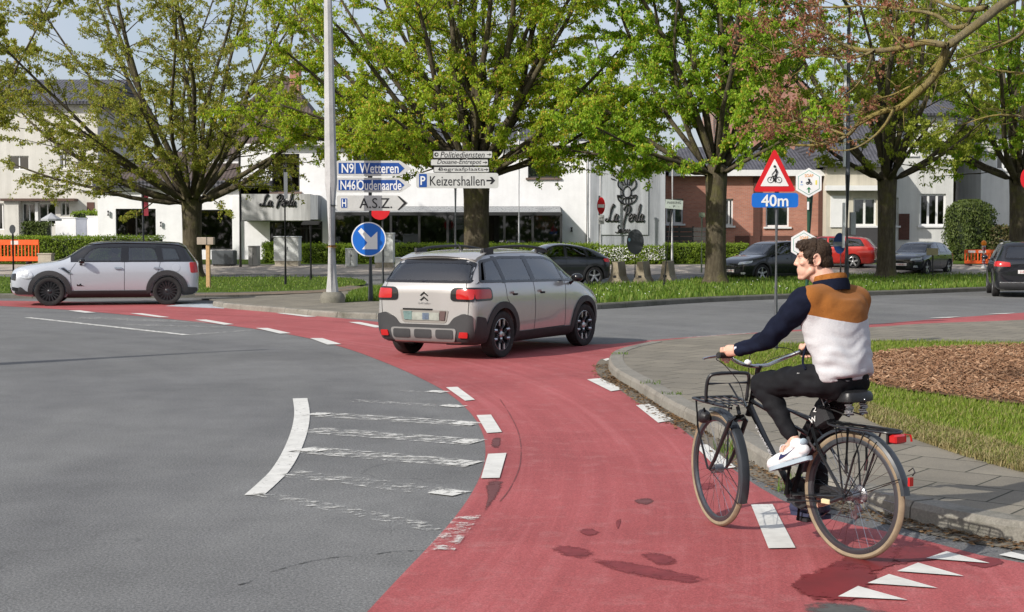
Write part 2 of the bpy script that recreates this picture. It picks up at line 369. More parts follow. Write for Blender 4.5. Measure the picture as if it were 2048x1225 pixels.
def ragged(m, sc=7, soft=.05, lvl=.52):
    a_ = m.n('Attribute', attribute_name='mask'); s_ = m.math('ADD', a_.outputs['Fac'], m.math('MULTIPLY', m.math('SUBTRACT', m.noise(sc, 8, .8), .5), 2.4)); m.cutout(m.ramp(s_, [(lvl-soft, (0,)*3), (lvl+soft, (1,)*3)])); return m.m
mw = N('wet_red_coating'); mw.set(mw.ramp(mw.noise(3, 5), [(.3, (.13, .017, .019)), (.7, (.2, .022, .025))]), .55, spec=.35); mw.bump(mw.noise(80, 3), .25, .004)
M_WET = ragged(mw, 5, .06, .5)
def stainmat(n_, c_): q = N(n_); q.set(q.ramp(q.noise(9, 5), [(.3, mul(c_, .8)), (.7, mul(c_, 1.2))]), .7, spec=.3); return ragged(q, 13, .26)
M_OIL = stainmat('dark_stain', (.125, .045, .045))
for i_, q_ in enumerate(([(1590, 1170), (1640, 1142), (1700, 1132), (1752, 1150), (1740, 1185), (1700, 1206), (1640, 1205), (1600, 1190)], [(1650, 1140), (1720, 1108), (1790, 1098), (1800, 1122), (1740, 1150), (1690, 1160)], [(1760, 1105), (1850, 1092), (1915, 1110), (1850, 1124), (1790, 1130)], [(1930, 1128), (1975, 1118), (2010, 1126), (1970, 1138)])): blob(q_, M_WET, .0104-.0011*i_, 'puddle_stain', .05)
def stainmat(n_, c_): q = N(n_); q.set(q.ramp(q.noise(9, 5), [(.3, mul(c_, .8)), (.7, mul(c_, 1.2))]), .7, spec=.3); return ragged(q, 13, .26)
M_OIL = stainmat('dark_stain', (.125, .045, .045))
M_DAMP = stainmat('damp_stain', (.185, .034, .038))
for b, m in (([(972, 975), (985, 962), (1003, 966), (998, 985), (985, 1005), (970, 1022), (976, 995)], M_OIL), ([(1108, 1100), (1140, 1094), (1188, 1108), (1165, 1118), (1125, 1112)], M_DAMP), ([(1196, 1123), (1260, 1128), (1330, 1142), (1398, 1158), (1380, 1168), (1300, 1158), (1230, 1142)], M_DAMP), ([(1282, 1112), (1320, 1110), (1352, 1124), (1325, 1134)], M_DAMP), ([(1270, 1004), (1290, 999), (1308, 1004), (1290, 1012)], M_OIL), ([(1160, 1064), (1180, 1060), (1198, 1068), (1176, 1074)], M_DAMP), ([(1232, 1045), (1242, 1042), (1236, 1060)], M_DAMP), ([(1395, 972), (1420, 968), (1430, 976), (1405, 982)], M_DAMP), ([(986, 880), (1000, 878), (998, 896), (984, 894)], M_OIL)):
    blob(b, m, .0065, 'stain', .06)
sm = smoothline(gl([(1000, 800), (1025, 840), (1040, 880), (1040, 930), (1022, 975), (1000, 1005)]), 5)
band('lane_seam', sm, .009, .0066, m_paint('seam_dirt', .47, (.19, .06, .06), 9))
blob([(1612, 1212), (1660, 1206), (1735, 1216), (1800, 1240), (1700, 1270), (1600, 1250)], stainmat('exposed_asphalt', (.085, .085, .08)), .0068, 'asphalt_patch', .02, 40, 1.1)
sm = smoothline(gl([(480, 1170), (620, 1125), (760, 1108), (900, 1098), (930, 1096)]), 6)
band('asphalt_crack', [p+Vector((rnd.uniform(-.02, .02), rnd.uniform(-.02, .02), 0)) for p in sm], .014, .0035, m_paint('crack_dirt', .5, (.045, .045, .043), 7))
# ---- kerbs and raised islands
def m_stone(name, col, bumps=.3):
    m = N(name); o = m.coord(); c = m.ramp(m.noise(2.2, 6, .7, o), [(.25, mul(col, .62)), (.5, col), (.75, mul(col, 1.25))])
    c = m.mix(.5, c, m.ramp(m.noise(60, 3, .8, o), [(.25, (.5,)*3), (.5, (1,)*3), (.7, (1.6,)*3)]), 'MULTIPLY')
    c = m.mix(m.ramp(m.noise(.9, 6, .75, o), [(.55, (0,)*3), (.7, (.65,)*3)]), c, (.045, .05, .028))
    m.set(c, .85, spec=.3); m.bump(m.noise(45, 4, .8, o), bumps, .01); return m.m
M_KERB = m_stone('kerb_concrete', (.20, .187, .16))
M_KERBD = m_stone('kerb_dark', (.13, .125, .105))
def kerb(name, line, w, h, m, seg=1.0, side=1, z0=-.06):       # a row of kerb stones along the line, its road face on the line
    line = [Vector((p.x, p.y, 0)) for p in line]; mb = MB(); d = [0]
    for a, b in zip(line, line[1:]): d.append(d[-1]+(b-a).length)
    def at(s):
        for i in range(len(d)-1):
            if s <= d[i+1]+1e-9: return line[i].lerp(line[i+1], (s-d[i])/max(1e-9, d[i+1]-d[i]))
        return line[-1]
    n = max(1, round(d[-1]/seg)); L = d[-1]/n
    for k in range(n):
        sub = 3; ring = []
        for j in range(sub+1):
            s = k*L+.006+(L-.012)*j/sub; p = at(s); t = (at(min(d[-1], s+.02))-at(max(0, s-.02))).normalized(); q = Vector((-t.y, t.x, 0))*side
            dz = rnd.uniform(-.003, .003) if j in (0, sub) else 0
            ring.append([p+Vector((0, 0, z0)), p+q*.012+Vector((0, 0, h-.035)), p+q*.035+Vector((0, 0, h+dz)), p+q*w+Vector((0, 0, h+dz)), p+q*w+Vector((0, 0, z0))])
        vs = [v for r in ring for v in r]; fs = []
        for j in range(sub):
            for i in range(4): fs.append((j*5+i, j*5+i+1, j*5+6+i, j*5+5+i))
        fs += [(0, 1, 2, 3, 4), tuple(sub*5+i for i in (4, 3, 2, 1, 0))]; mb.add(vs, fs)
    o = mb.build(name, m, smooth=False); o['kind'] = 'structure'; return o
def offset(line, w):
    out = []
    for i, p in enumerate(line):
        d = (line[min(i+1, len(line)-1)]-line[max(i-1, 0)]); d = Vector((d.x, d.y, 0)).normalized(); out.append(Vector((p.x-d.y*w, p.y+d.x*w, p.z)))
    return out
KH = .125
kfront = smoothline(gl([(1300, 699), (1255, 709), (1226, 719), (1216, 731), (1219, 747), (1236, 763), (1272, 784), (1341, 829), (1401, 860), (1503, 926), (1563, 962), (1690, 1010), (1816, 1044), (1936, 1073), (2048, 1090), (2300, 1120), (2700, 1150), (3400, 1185)]), 4)
kerb('kerb', kfront, .2, KH, M_KERB, 1.0, side=1)
kback = smoothline(gl([(2300, 636), (2048, 652), (1850, 660), (1730, 669), (1480, 683), (1400, 689), (1300, 699)]), 3)
def m_pavers():
    m = N('concrete_pavers'); o = m.coord(rot=(0, 0, R(38)))
    br = m.n('TexBrick'); br.inputs['Scale'].default_value = 1; br.inputs['Brick Width'].default_value = .5; br.inputs['Row Height'].default_value = .5; br.inputs['Mortar Size'].default_value = .009; br.inputs['Mortar Smooth'].default_value = .4
    br.inputs['Color1'].default_value = (.205, .186, .152, 1); br.inputs['Color2'].default_value = (.165, .150, .124, 1); br.inputs['Mortar'].default_value = (.05, .05, .038, 1); br.inputs['Bias'].default_value = -.1
    m.l(o, br.inputs['Vector']); o2 = m.coord()
    c = m.mix(.6, br.outputs['Color'], m.ramp(m.noise(1.3, 6, .7, o2), [(.28, (.66, .66, .64)), (.7, (1.25, 1.22, 1.15))]), 'MULTIPLY')
    c = m.mix(.4, c, m.ramp(m.noise(90, 3, .8, o2), [(.25, (.5,)*3), (.5, (1,)*3), (.72, (1.7,)*3)]), 'MULTIPLY')
    m.set(c, .85, spec=.3); m.bump(m.math('SUBTRACT', m.math('MULTIPLY', m.noise(70, 3), .35), br.outputs['Fac']), .5, .008); return m.m
M_PAV = m_pavers()
kin = offset(kfront, .203)
isl = kback+kin[1:]
sheet('pavement', isl+[Vector((18, 9, 0)), Vector((24, 31, 0))], KH-.006, M_PAV)
# gutter strip of plain concrete with leaf litter between the red coating and the kerb
gut = offset(kfront[8:], -.16)
sheet('gutter', [p+Vector((0, 0, 0)) for p in kfront[8:]]+list(reversed(gut)), .0055, m_stone('gutter_concrete', (.15, .13, .10)))
def m_soilgrass(name, g1=(.075, .12, .016), g2=(.12, .16, .026), dry=(.17, .15, .06), amt=.5):
    m = N(name); o = m.coord(); c = m.ramp(m.noise(14, 6, .75, o), [(.3, mul(g1, .55)), (.5, g1), (.7, g2)])
    c = m.mix(m.ramp(m.noise(.8, 6, .7, o), [(amt, (0,)*3), (amt+.2, (.8,)*3)]), c, dry); m.set(c, .95, spec=.1); m.bump(m.noise(38, 4, .8, o), .9, .04); return m.m
M_LAWN = m_soilgrass('lawn_ground'); M_VERGE = m_soilgrass('verge_ground', amt=.62)
def inpoly(x, y, poly):
    c = False; j = len(poly)-1
    for i in range(len(poly)):
        a, b = poly[i], poly[j]
        if (a[1] > y) != (b[1] > y) and x < (b[0]-a[0])*(y-a[1])/(b[1]-a[1])+a[0]: c = not c
        j = i
    return c
def blades(name, poly, n, z, h, w, m, seed=1, bend=.5, near=None, hole=None):   # real grass blades spread over a polygon
    r = random.Random(seed); xs = [p[0] for p in poly]; ys = [p[1] for p in poly]; vs, fs = [], []; x0, x1, y0, y1 = min(xs), max(xs), min(ys), max(ys); k = 0; tries = 0
    while k < n and tries < n*30:
        tries += 1; x, y = r.uniform(x0, x1), r.uniform(y0, y1)
        if near and r.random() > (near/max(near, y))**2: continue
        if not inpoly(x, y, poly) or (hole and inpoly(x, y, hole)): continue
        t = r.uniform(0, 6.283); hh = h*r.uniform(.45, 1.3); ww = w*r.uniform(.7, 1.4); bx, by = math.cos(t+1.57)*hh*bend*r.uniform(.2, 1.2), math.sin(t+1.57)*hh*bend*r.uniform(.2, 1.2); cx, cy = math.cos(t)*ww/2, math.sin(t)*ww/2
        i = len(vs); vs += [(x-cx, y-cy, z), (x+cx, y+cy, z), (x+cx*.8+bx*.35, y+cy*.8+by*.35, z+hh*.6), (x-cx*.8+bx*.35, y-cy*.8+by*.35, z+hh*.6), (x+bx, y+by, z+hh)]
        fs += [(i, i+1, i+2, i+3), (i+3, i+2, i+4)]; k += 1
    me = bpy.data.meshes.new(name); me.from_pydata(vs, [], fs); me.update(); o = link(name, me, m); return tag(o, kind='stuff')
def m_leaf(name, cols, trans=.35, rough=.55):
    m = N(name); g = m.n('NewGeometry'); c = m.ramp(g.outputs['Random Per Island'], [(i/(len(cols)-1), x) for i, x in enumerate(cols)])
    m.set(c, rough, spec=.25); tl = m.n('BsdfTranslucent'); m.l(m.mix(1, c, (1.15, 1.25, .6), 'MULTIPLY'), tl.inputs[0]); mx = m.n('MixShader'); mx.inputs[0].default_value = trans
    m.l(m.b.outputs[0], mx.inputs[1]); m.l(tl.outputs[0], mx.inputs[2]); m.l(mx.outputs[0], m.out.inputs[0]); return m.m
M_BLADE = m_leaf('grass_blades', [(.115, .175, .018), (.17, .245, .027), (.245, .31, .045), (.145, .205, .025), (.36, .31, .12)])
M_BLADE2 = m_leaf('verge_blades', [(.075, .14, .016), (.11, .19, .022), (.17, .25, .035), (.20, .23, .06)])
lawn = [G(x, y, KH) for x, y in [(1440, 722), (1437, 712), (1446, 704), (1490, 697), (1529, 692), (1620, 686), (1737, 683), (1900, 684), (2048, 687), (2400, 690), (2400, 990), (2200, 968), (2048, 940), (1974, 922), (1915, 904), (1856, 883), (1781, 857), (1737, 836), (1707, 818), (1600, 780), (1493, 746), (1458, 735)]]
sheet('lawn', smoothline(lawn, 2, True), KH-.001, M_LAWN); l2 = [Vector((p.x, p.y, 0)) for p in (G(2390, 690, KH), G(2390, 990, KH))]; l2 = [l2[0], l2[1], Vector((15, 11, 0)), Vector((20, 26, 0))]; sheet('lawn', l2, KH-.002, M_LAWN)
chip = [G(x, y, KH) for x, y in [(1690, 742), (1737, 716), (1790, 709), (1856, 704), (1974, 699), (2048, 697), (2300, 696), (2450, 760), (2350, 830), (2200, 826), (2048, 814), (1960, 806), (1885, 795), (1781, 781), (1737, 768), (1700, 756)]]
chip = smoothline(chip, 3, True)
sheet('mulch_bed', chip, KH+.03, mat('mulch_soil', (.14, .075, .035), .95, var=.5, vs=20, bump=.8, bs=40))
lp = smoothline(lawn, 2, True)
blades('grass', l2, 9000, KH-.004, .06, .010, M_BLADE, 4, .7); blades('grass', lp, 62000, KH-.004, .052, .0075, M_BLADE, 3, .7, near=11, hole=chip)
M_DRY = m_leaf('dry_grass_blades', [(.24, .19, .085), (.32, .26, .13), (.2, .2, .07), (.28, .22, .1)], .2)
edge = [G(x, y, KH) for x, y in [(2300, 990), (2048, 945), (1974, 926), (1915, 908), (1856, 888), (1781, 861), (1737, 840), (1707, 822), (1720, 806), (1781, 830), (1856, 855), (1960, 880), (2048, 905), (2300, 945)]]
blades('dry_grass', edge, 15000, KH-.003, .058, .008, M_DRY, 5, 1.0)
blades('dry_grass', lp, 9000, KH-.003, .04, .008, M_DRY, 15, 1.0, near=11, hole=chip)
# wood chips
r = random.Random(11); vs, fs = [], []; cx0, cx1, cy0, cy1 = min(p[0] for p in chip), max(p[0] for p in chip), min(p[1] for p in chip), max(p[1] for p in chip); k = 0
while k < 15000:
    x, y = r.uniform(cx0, cx1), r.uniform(cy0, cy1)
    if not inpoly(x, y, chip): continue
    k += 1; L, w, h = r.uniform(.03, .085)/2, r.uniform(.008, .02)/2, .003; e = Matrix.Translation((x, y, KH+.035+r.uniform(0, .05))) @ Matrix.Rotation(r.uniform(0, 6.28), 4, 'Z') @ Matrix.Rotation(r.uniform(-.6, .6), 4, 'Y') @ Matrix.Rotation(r.uniform(-.7, .7), 4, 'X')
    i = len(vs); vs += [tuple(e @ Vector(p)) for p in ((-L, -w, h), (L, -w*.7, h), (L*.9, w, h), (-L*.9, w*.8, h), (-L, -w, -h), (L, -w*.7, -h), (L*.9, w, -h), (-L*.9, w*.8, -h))]
    fs += [(i, i+1, i+2, i+3), (i, i+4, i+5, i+1), (i+1, i+5, i+6, i+2), (i+2, i+6, i+7, i+3), (i+3, i+7, i+4, i)]
me = bpy.data.meshes.new('wood_chips'); me.from_pydata(vs, [], fs); me.update()
tag(link('wood_chips', me, m_leaf('wood_chip', [(.27, .145, .078), (.17, .085, .045), (.35, .21, .125), (.12, .058, .03), (.30, .165, .09), (.44, .29, .185)], .0, .85)), kind='stuff')
# leaf litter along the gutter
def litter(name, line, n, wmin, wmax, z, m, seed, size=.03):
    r = random.Random(seed); vs, fs = [], []
    for _ in range(n):
        i = r.randrange(len(line)-1); p = line[i].lerp(line[i+1], r.random()); t = (line[i+1]-line[i]).normalized(); q = Vector((-t.y, t.x, 0)); p = p-q*(wmin+(wmax-wmin)*r.random()**2)
        e = Matrix.Translation((p.x, p.y, z+r.uniform(.002, .02))) @ Matrix.Rotation(r.uniform(0, 6.28), 4, 'Z') @ Matrix.Rotation(r.uniform(-.7, .7), 4, 'X'); s = size*r.uniform(.4, 1.2)
        i0 = len(vs); vs += [tuple(e @ Vector(c)) for c in ((-s, 0, 0), (0, -s*.4, s*.1), (s, 0, 0), (0, s*.4, s*.15))]; fs.append((i0, i0+1, i0+2, i0+3))
    me = bpy.data.meshes.new(name); me.from_pydata(vs, [], fs); me.update(); return tag(link(name, me, m), kind='stuff')
M_LIT = m_leaf('leaf_litter', [(.10, .055, .025), (.17, .10, .045), (.06, .035, .02), (.22, .14, .07), (.05, .04, .025)], 0, .9)
litter('leaf_litter', kfront[12:], 2600, -.01, .22, 0, M_LIT, 3, .022)
litter('leaf_litter', kfront[18:34], 1500, -.01, .16, 0, M_LIT, 5, .022)
M_WEED = m_leaf('weed_blades', [(.08, .15, .02), (.13, .2, .03), (.06, .11, .015)], .3)
for px, py, n, h in ((1462, 905, 60, .13), (1475, 915, 40, .1), (1590, 985, 50, .09), (1300, 790, 30, .04), (1240, 726, 60, .03), (1345, 812, 40, .03), (1600, 975, 40, .12)):
    c = G(px, py); blades('weeds', [(c.x-.12, c.y-.12), (c.x+.12, c.y-.12), (c.x+.12, c.y+.12), (c.x-.12, c.y+.12)], n, .0 if py > 880 else KH-.005, h, .008, M_WEED, px, .6)
# ---- the splitter island left of the SUV
k2 = smoothline(gl([(425, 612.5), (458, 618), (550, 626), (656, 635), (779, 640), (850, 640), (900, 630), (900, 606), (860, 588), (780, 576), (705, 583), (620, 595), (500, 602), (425, 607)]), 3, True)
k2f = k2[:18]
kerb('kerb', k2f, .2, .13, M_KERB, 1.1, side=1)
sheet('island_paving', offset(k2f, .2)+k2[18:], .124, M_PAV)
g2 = [G(x, y, .12) for x, y in [(688, 606), (735, 603), (800, 604), (850, 612), (880, 604), (850, 590), (780, 577), (735, 582), (700, 592)]]
sheet('island_lawn', g2, .127, M_VERGE); blades('grass', g2, 9000, .12, .17, .02, M_BLADE2, 21, .55)
# ---- verges behind
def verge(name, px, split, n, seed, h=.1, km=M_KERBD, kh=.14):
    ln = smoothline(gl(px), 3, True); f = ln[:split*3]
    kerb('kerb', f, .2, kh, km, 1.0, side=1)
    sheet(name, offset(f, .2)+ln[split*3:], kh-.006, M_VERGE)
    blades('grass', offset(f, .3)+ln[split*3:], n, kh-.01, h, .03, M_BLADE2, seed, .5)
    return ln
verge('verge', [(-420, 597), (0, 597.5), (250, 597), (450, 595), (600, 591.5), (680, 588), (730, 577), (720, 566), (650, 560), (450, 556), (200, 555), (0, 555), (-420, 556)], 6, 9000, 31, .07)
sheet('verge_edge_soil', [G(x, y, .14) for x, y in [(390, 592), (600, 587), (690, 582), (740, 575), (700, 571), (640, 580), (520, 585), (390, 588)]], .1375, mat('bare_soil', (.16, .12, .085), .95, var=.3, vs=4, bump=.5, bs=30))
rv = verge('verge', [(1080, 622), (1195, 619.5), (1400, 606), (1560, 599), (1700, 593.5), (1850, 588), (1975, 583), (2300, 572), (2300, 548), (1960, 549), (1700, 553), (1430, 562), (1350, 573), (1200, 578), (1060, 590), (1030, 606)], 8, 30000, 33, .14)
M_FLW = mat('flower_white', (.8, .8, .78), var=0)
r = random.Random(5); mb = MB()
for _ in range(110):
    p = G(r.uniform(1190, 1960), r.uniform(562, 606), .2); 
    if inpoly(p.x, p.y, rv): mb.ball((p.x, p.y, .14+r.uniform(.06, .15)), .014, 5, 3)
tag(mb.build('daisies', M_FLW), kind='stuff')
# ---- pavement and strips in front of the buildings
def strip(name, y0, y1, x0, x1, dz, m):
    yy = sorted(set([y0, y1]+[p[0] for p in PROF if y0 < p[0] < y1])); vs = [(x, y, zg(y)+dz) for y in yy for x in (x0, x1)]
    mb = MB(); mb.add(vs, [(2*i, 2*i+1, 2*i+3, 2*i+2) for i in range(len(yy)-1)]); o = mb.build(name, m, smooth=False); o['kind'] = 'structure'; return o
M_SIDE = m_stone('sidewalk_slabs', (.36, .315, .27), .1)
strip('sidewalk', 60.6, 67.0, -60, 60, .02, M_SIDE)
strip('front_garden', 67.0, 74.6, -60, 60, .03, M_VERGE)
strip('parking_bay', 57.2, 60.6, -60, 60, .008, M_ASPH2)
# ============================================================ the bicycle
rc, fc = G(1705, 1118), G(1428, 1052); bd = (fc-rc).normalized(); BYAW = math.atan2(bd.y, bd.x)
M_BLK = mat('black_frame_paint', (.016, .017, .019), .38, var=.15, coat=.3); M_BLKM = mat('black_plastic', (.02, .02, .022), .55, var=.2)
M_RUB = mat('black_rubber', (.018, .018, .019), .75, var=.2); M_TAN = mat('tan_tyre', (.245, .19, .125), .8, var=.2, vs=14)
M_CHR = mat('chrome', (.62, .62, .63), .16, 1, var=0); M_STL = mat('brushed_steel', (.33, .33, .34), .35, .9, var=.2); M_RIM = mat('grey_alloy', (.10, .105, .115), .35, .7, var=.1)
M_GRY = mat('slate_mudguard', (.030, .036, .043), .35, var=.15, coat=.3)
M_REDL = mat('red_lens', (.42, .012, .012), .15, var=.1, coat=.6); M_WHT = mat('white_lettering', (.75, .75, .73), .6, var=.05); M_SKINB = None
bike = thing('bicycle', 'black city bicycle with tan tyres and racks, ridden by the young man', 'bicycle', rc, BYAW)
WB, WR = (fc-rc).length, .342
ST = Matrix.Translation((.99, 0, 0)) @ Matrix.Rotation(R(-17), 4, 'Z') @ Matrix.Translation((-.99, 0, 0))    # steering turned a little
def wheel_b(name, cx, M, dark=False):
    prof = [(WR-.031, -.011), (WR-.024, -.0155), (WR-.014, -.0175), (WR-.005, -.012), (WR, 0), (WR-.005, .012), (WR-.014, .0175), (WR-.024, .0155), (WR-.031, .011)]
    Mw = M @ Matrix.Translation((cx, 0, WR))
    w = MB().lathe(prof, 64, Mw, 'y').build(name, M_TAN, bike)
    MB().lathe([(WR-.029, -.0125), (WR-.036, -.0145), (WR-.054, -.0125), (WR-.060, 0), (WR-.054, .0125), (WR-.036, .0145), (WR-.029, .0125)], 64, Mw, 'y').build('rim', M_RIM, w)
    mb = MB(); n = 32
    for k in range(n):
        a = 2*math.pi*k/n; s = 1 if k % 2 else -1; b = a+(.55 if (k//2) % 2 else -.55)
        p = Vector((.024*math.cos(b), s*.028, .024*math.sin(b))); q = Vector(((WR-.058)*math.cos(a), 0, (WR-.058)*math.sin(a))); mb.tube([Mw @ p, Mw @ q], .0013, 4, False)
    mb.build('spokes', M_CHR, w)
    MB().tube([Mw @ Vector((0, -.055, 0)), Mw @ Vector((0, -.03, 0)), Mw @ Vector((0, -.03, 0)), Mw @ Vector((0, .03, 0)), Mw @ Vector((0, .03, 0)), Mw @ Vector((0, .055, 0))], [.011, .011, .026, .026, .011, .011], 14).build('hub', M_STL, w)
    return w
rw = wheel_b('rear_wheel', 0, Matrix()); fw = wheel_b('front_wheel', WB, ST)
BB = Vector((.435, 0, .29)); SC_ = Vector((.285, 0, .70)); HT, HB = Vector((.738, 0, .885)), Vector((.79, 0, .69)); RA, FA = Vector((0, 0, WR)), Vector((WB, 0, WR))
mb = MB()
mb.tube([HT, HB], .0205, 14); mb.tube([HB+Vector((-.008, 0, .055)), BB], [.021, .024], 14); mb.tube([BB, SC_, Vector((.258, 0, .775))], .0185, 12)
mb.tube([HT+Vector((.018, 0, -.07)), Vector((.297, 0, .715))], .0165, 12); mb.tube([HB+Vector((-.015, 0, .09)), Vector((.31, 0, .625))], .0135, 12)
for s in (-1, 1):
    mb.tube([BB+Vector((-.03, s*.03, 0)), Vector((.2, s*.055, .315)), RA+Vector((0, s*.062, 0))], .0105, 8); mb.tube([Vector((.283, s*.02, .675)), Vector((.2, s*.05, .56)), RA+Vector((.01, s*.064, 0))], .0095, 8)
mb.tube([BB+Vector((0, -.04, 0)), BB+Vector((0, .04, 0))], .026, 14)
fr = mb.build('frame', M_BLK, bike)
dt = (BB-HB).normalized(); aq = math.atan2(-dt.z, dt.x)
tx = text('Trenergy', mat('pale_lettering', (.42, .43, .44), .5, var=.1), fr, (.21, .020), HB+dt*.21+Vector((-.006, .0235, .03)), 'lettering', .002); tx.rotation_euler = Matrix(((dt.x, -dt.z, 0), (0, 0, 1), (dt.z, dt.x, 0))).to_euler() if False else (0, 0, 0)
xa = dt.normalized(); za = Vector((0, 1, 0)); ya = za.cross(xa); tx.rotation_euler = Matrix((xa, ya, za)).transposed().to_euler()
def S(*p): return ST @ Vector(p)
mb = MB()
mb.tube([S(.80, 0, .66), S(.81, 0, .69)], .03, 12)
for s in (-1, 1): mb.tube([S(.80, s*.02, .685), S(.815, s*.05, .66), S(.90, s*.056, .54), S(1.0, s*.056, .41), S(WB, s*.054, WR)], [.016, .016, .013, .0115, .009], 10)
mb.build('fork', M_BLK, bike)
# mudguards
def guard(name, cx, a0, a1, M, y=.031):
    mb = MB(); n = 26; vs, fs = [], []
    for k in range(n+1):
        a = R(a0+(a1-a0)*k/n)
        for (r_, yy) in ((WR+.006, -y), (WR+.021, -y*.75), (WR+.026, 0), (WR+.021, y*.75), (WR+.006, y), (WR+.003, y*.93), (WR+.018, y*.7), (WR+.023, 0), (WR+.018, -y*.7), (WR+.003, -y*.93)): vs.append(M @ Vector((cx+r_*math.cos(a), yy, WR+r_*math.sin(a))))
    for k in range(n):
        for i in range(10): j = (i+1) % 10; fs.append((k*10+i, k*10+j, k*10+10+j, k*10+10+i))
    fs += [tuple(range(9, -1, -1)), tuple(range(n*10, n*10+10))]
    return mb.add(vs, fs).build(name, M_GRY, bike)
gd = guard('mudguard', 0, 28 if False else 172, 12, Matrix()); g2_ = guard('mudguard', WB, 205, 80, ST)
# mudguard stays
mb = MB()
for s in (-1, 1):
    for a in (22, 60): mb.tube([Vector((0, s*.058, WR)), Vector(((WR+.015)*math.cos(R(180-a)), s*.03, WR+(WR+.015)*math.sin(R(180-a))))], .003, 5)
mb.build('stay', M_BLKM, gd)
mb = MB()
for s in (-1, 1): mb.tube([S(WB, s*.055, WR), S(WB+(WR+.012)*math.cos(R(206)), s*.031, WR+(WR+.012)*math.sin(R(206)))], .003, 5)
mb.build('stay', M_BLKM, g2_)
rl = MB().box((-.385, -.014, .445), (-.372, .014, .49)).build('reflector', M_REDL, gd)
MB().tube([Vector((-.365, 0, .52)), Vector((-.392, 0, .54)), Vector((-.405, 0, .52)), Vector((-.39, 0, .50))], .004, 6).build('reflector_bracket', M_BLKM, gd)
# rear rack
mb = MB(); zt = .712
mb.tube(smoothline([(.16, .03, zt+.01), (.10, .062, zt), (-.1, .066, zt), (-.25, .062, zt), (-.285, .03, zt-.003), (-.285, -.03, zt-.003), (-.25, -.062, zt), (-.1, -.066, zt), (.10, -.062, zt), (.16, -.03, zt+.01)], 4), .0065, 8)
for y in (-.03, 0, .03): mb.tube([(.15, y, zt+.006), (-.28, y, zt)], .005, 6)
for x in (.08, -.06, -.2): mb.tube([(x, -.064, zt-.004), (x, .064, zt-.004)], .005, 6)
for s in (-1, 1):
    mb.tube([(.07, s*.066, zt), (.035, s*.078, .55), (.012, s*.07, WR+.02)], .0055, 7); mb.tube([(-.13, s*.066, zt-.01), (-.07, s*.078, .56), (0, s*.07, WR+.02)], .0065, 7)
    mb.tube([(-.02, s*.07, zt), (-.02, s*.08, .52), (-.015, s*.075, .47)], .009, 6)
mb.tube([(.16, .02, zt+.01), (.255, .02, .70)], .005, 6); mb.tube([(.16, -.02, zt+.01), (.255, -.02, .70)], .005, 6)
mb.build('rear_rack', M_BLK, bike)
tl = MB().cbox((-.318, -.045, .655), (-.268, .045, .702), .008).build('tail_light', M_REDL, bike)
MB().box((-.268, -.05, .65), (-.258, .05, .707)).build('lamp_housing', M_BLKM, tl); MB().tube([(-.30, -.04, .70), (-.33, -.055, .698), (-.335, -.058, .665)], .006, 6).build('lamp_guard', M_REDL, tl)
# front rack with hoop
mb = MB()
mb.tube(smoothline([S(.80, .05, .735), S(1.0, .125, .755), S(1.12, .13, .76), S(1.145, .11, .762), S(1.145, -.11, .762), S(1.12, -.13, .76), S(1.0, -.125, .755), S(.80, -.05, .735)], 3), .0085, 8)
for y in (-.07, -.02, .03, .08): mb.tube([S(.84, y*.8, .745), S(1.14, y, .762)], .005, 6)
for x in (.92, 1.04): mb.tube([S(x, -.12, .75), S(x, .12, .75)], .006, 6)
for s in (-1, 1): mb.tube([S(1.143, s*.11, .76), S(1.135, s*.10, .58), S(WB+.005, s*.062, WR)], .0065, 7)
mb.tube(smoothline([S(.965, .13, .755), S(.955, .135, .83), S(.935, .13, .90), S(.92, .09, .925), S(.915, -.09, .925), S(.935, -.13, .90), S(.955, -.135, .83), S(.965, -.13, .755)], 4), .0105, 9)
mb.tube([S(.945, .132, .865), S(.945, -.132, .865)], .0085, 8); mb.tube([S(.80, 0, .78), S(.93, 0, .865)], .006, 6)
mb.tube([S(.80, 0, .70), S(.82, 0, .74)], .012, 8)
mb.build('front_rack', M_BLK, bike)
hl = MB().lathe([(0, -.045), (.018, -.042), (.036, -.02), (.042, .01), (.042, .022), (.038, .024)], 18, ST @ Matrix.Translation((1.165, .045, .645)) @ Matrix.Rotation(R(90), 4, 'Y')).build('headlight', M_BLKM, bike)
MB().lathe([(0, .026), (.036, .024), (.041, .020), (.041, .012)], 18, ST @ Matrix.Translation((1.165, .045, .645)) @ Matrix.Rotation(R(90), 4, 'Y')).build('lens', mat('clear_lens', (.7, .72, .74), .1, var=0), hl)
MB().tube([S(1.14, .045, .645), S(1.14, .06, .70)], .007, 6).build('bracket', M_BLKM, hl)
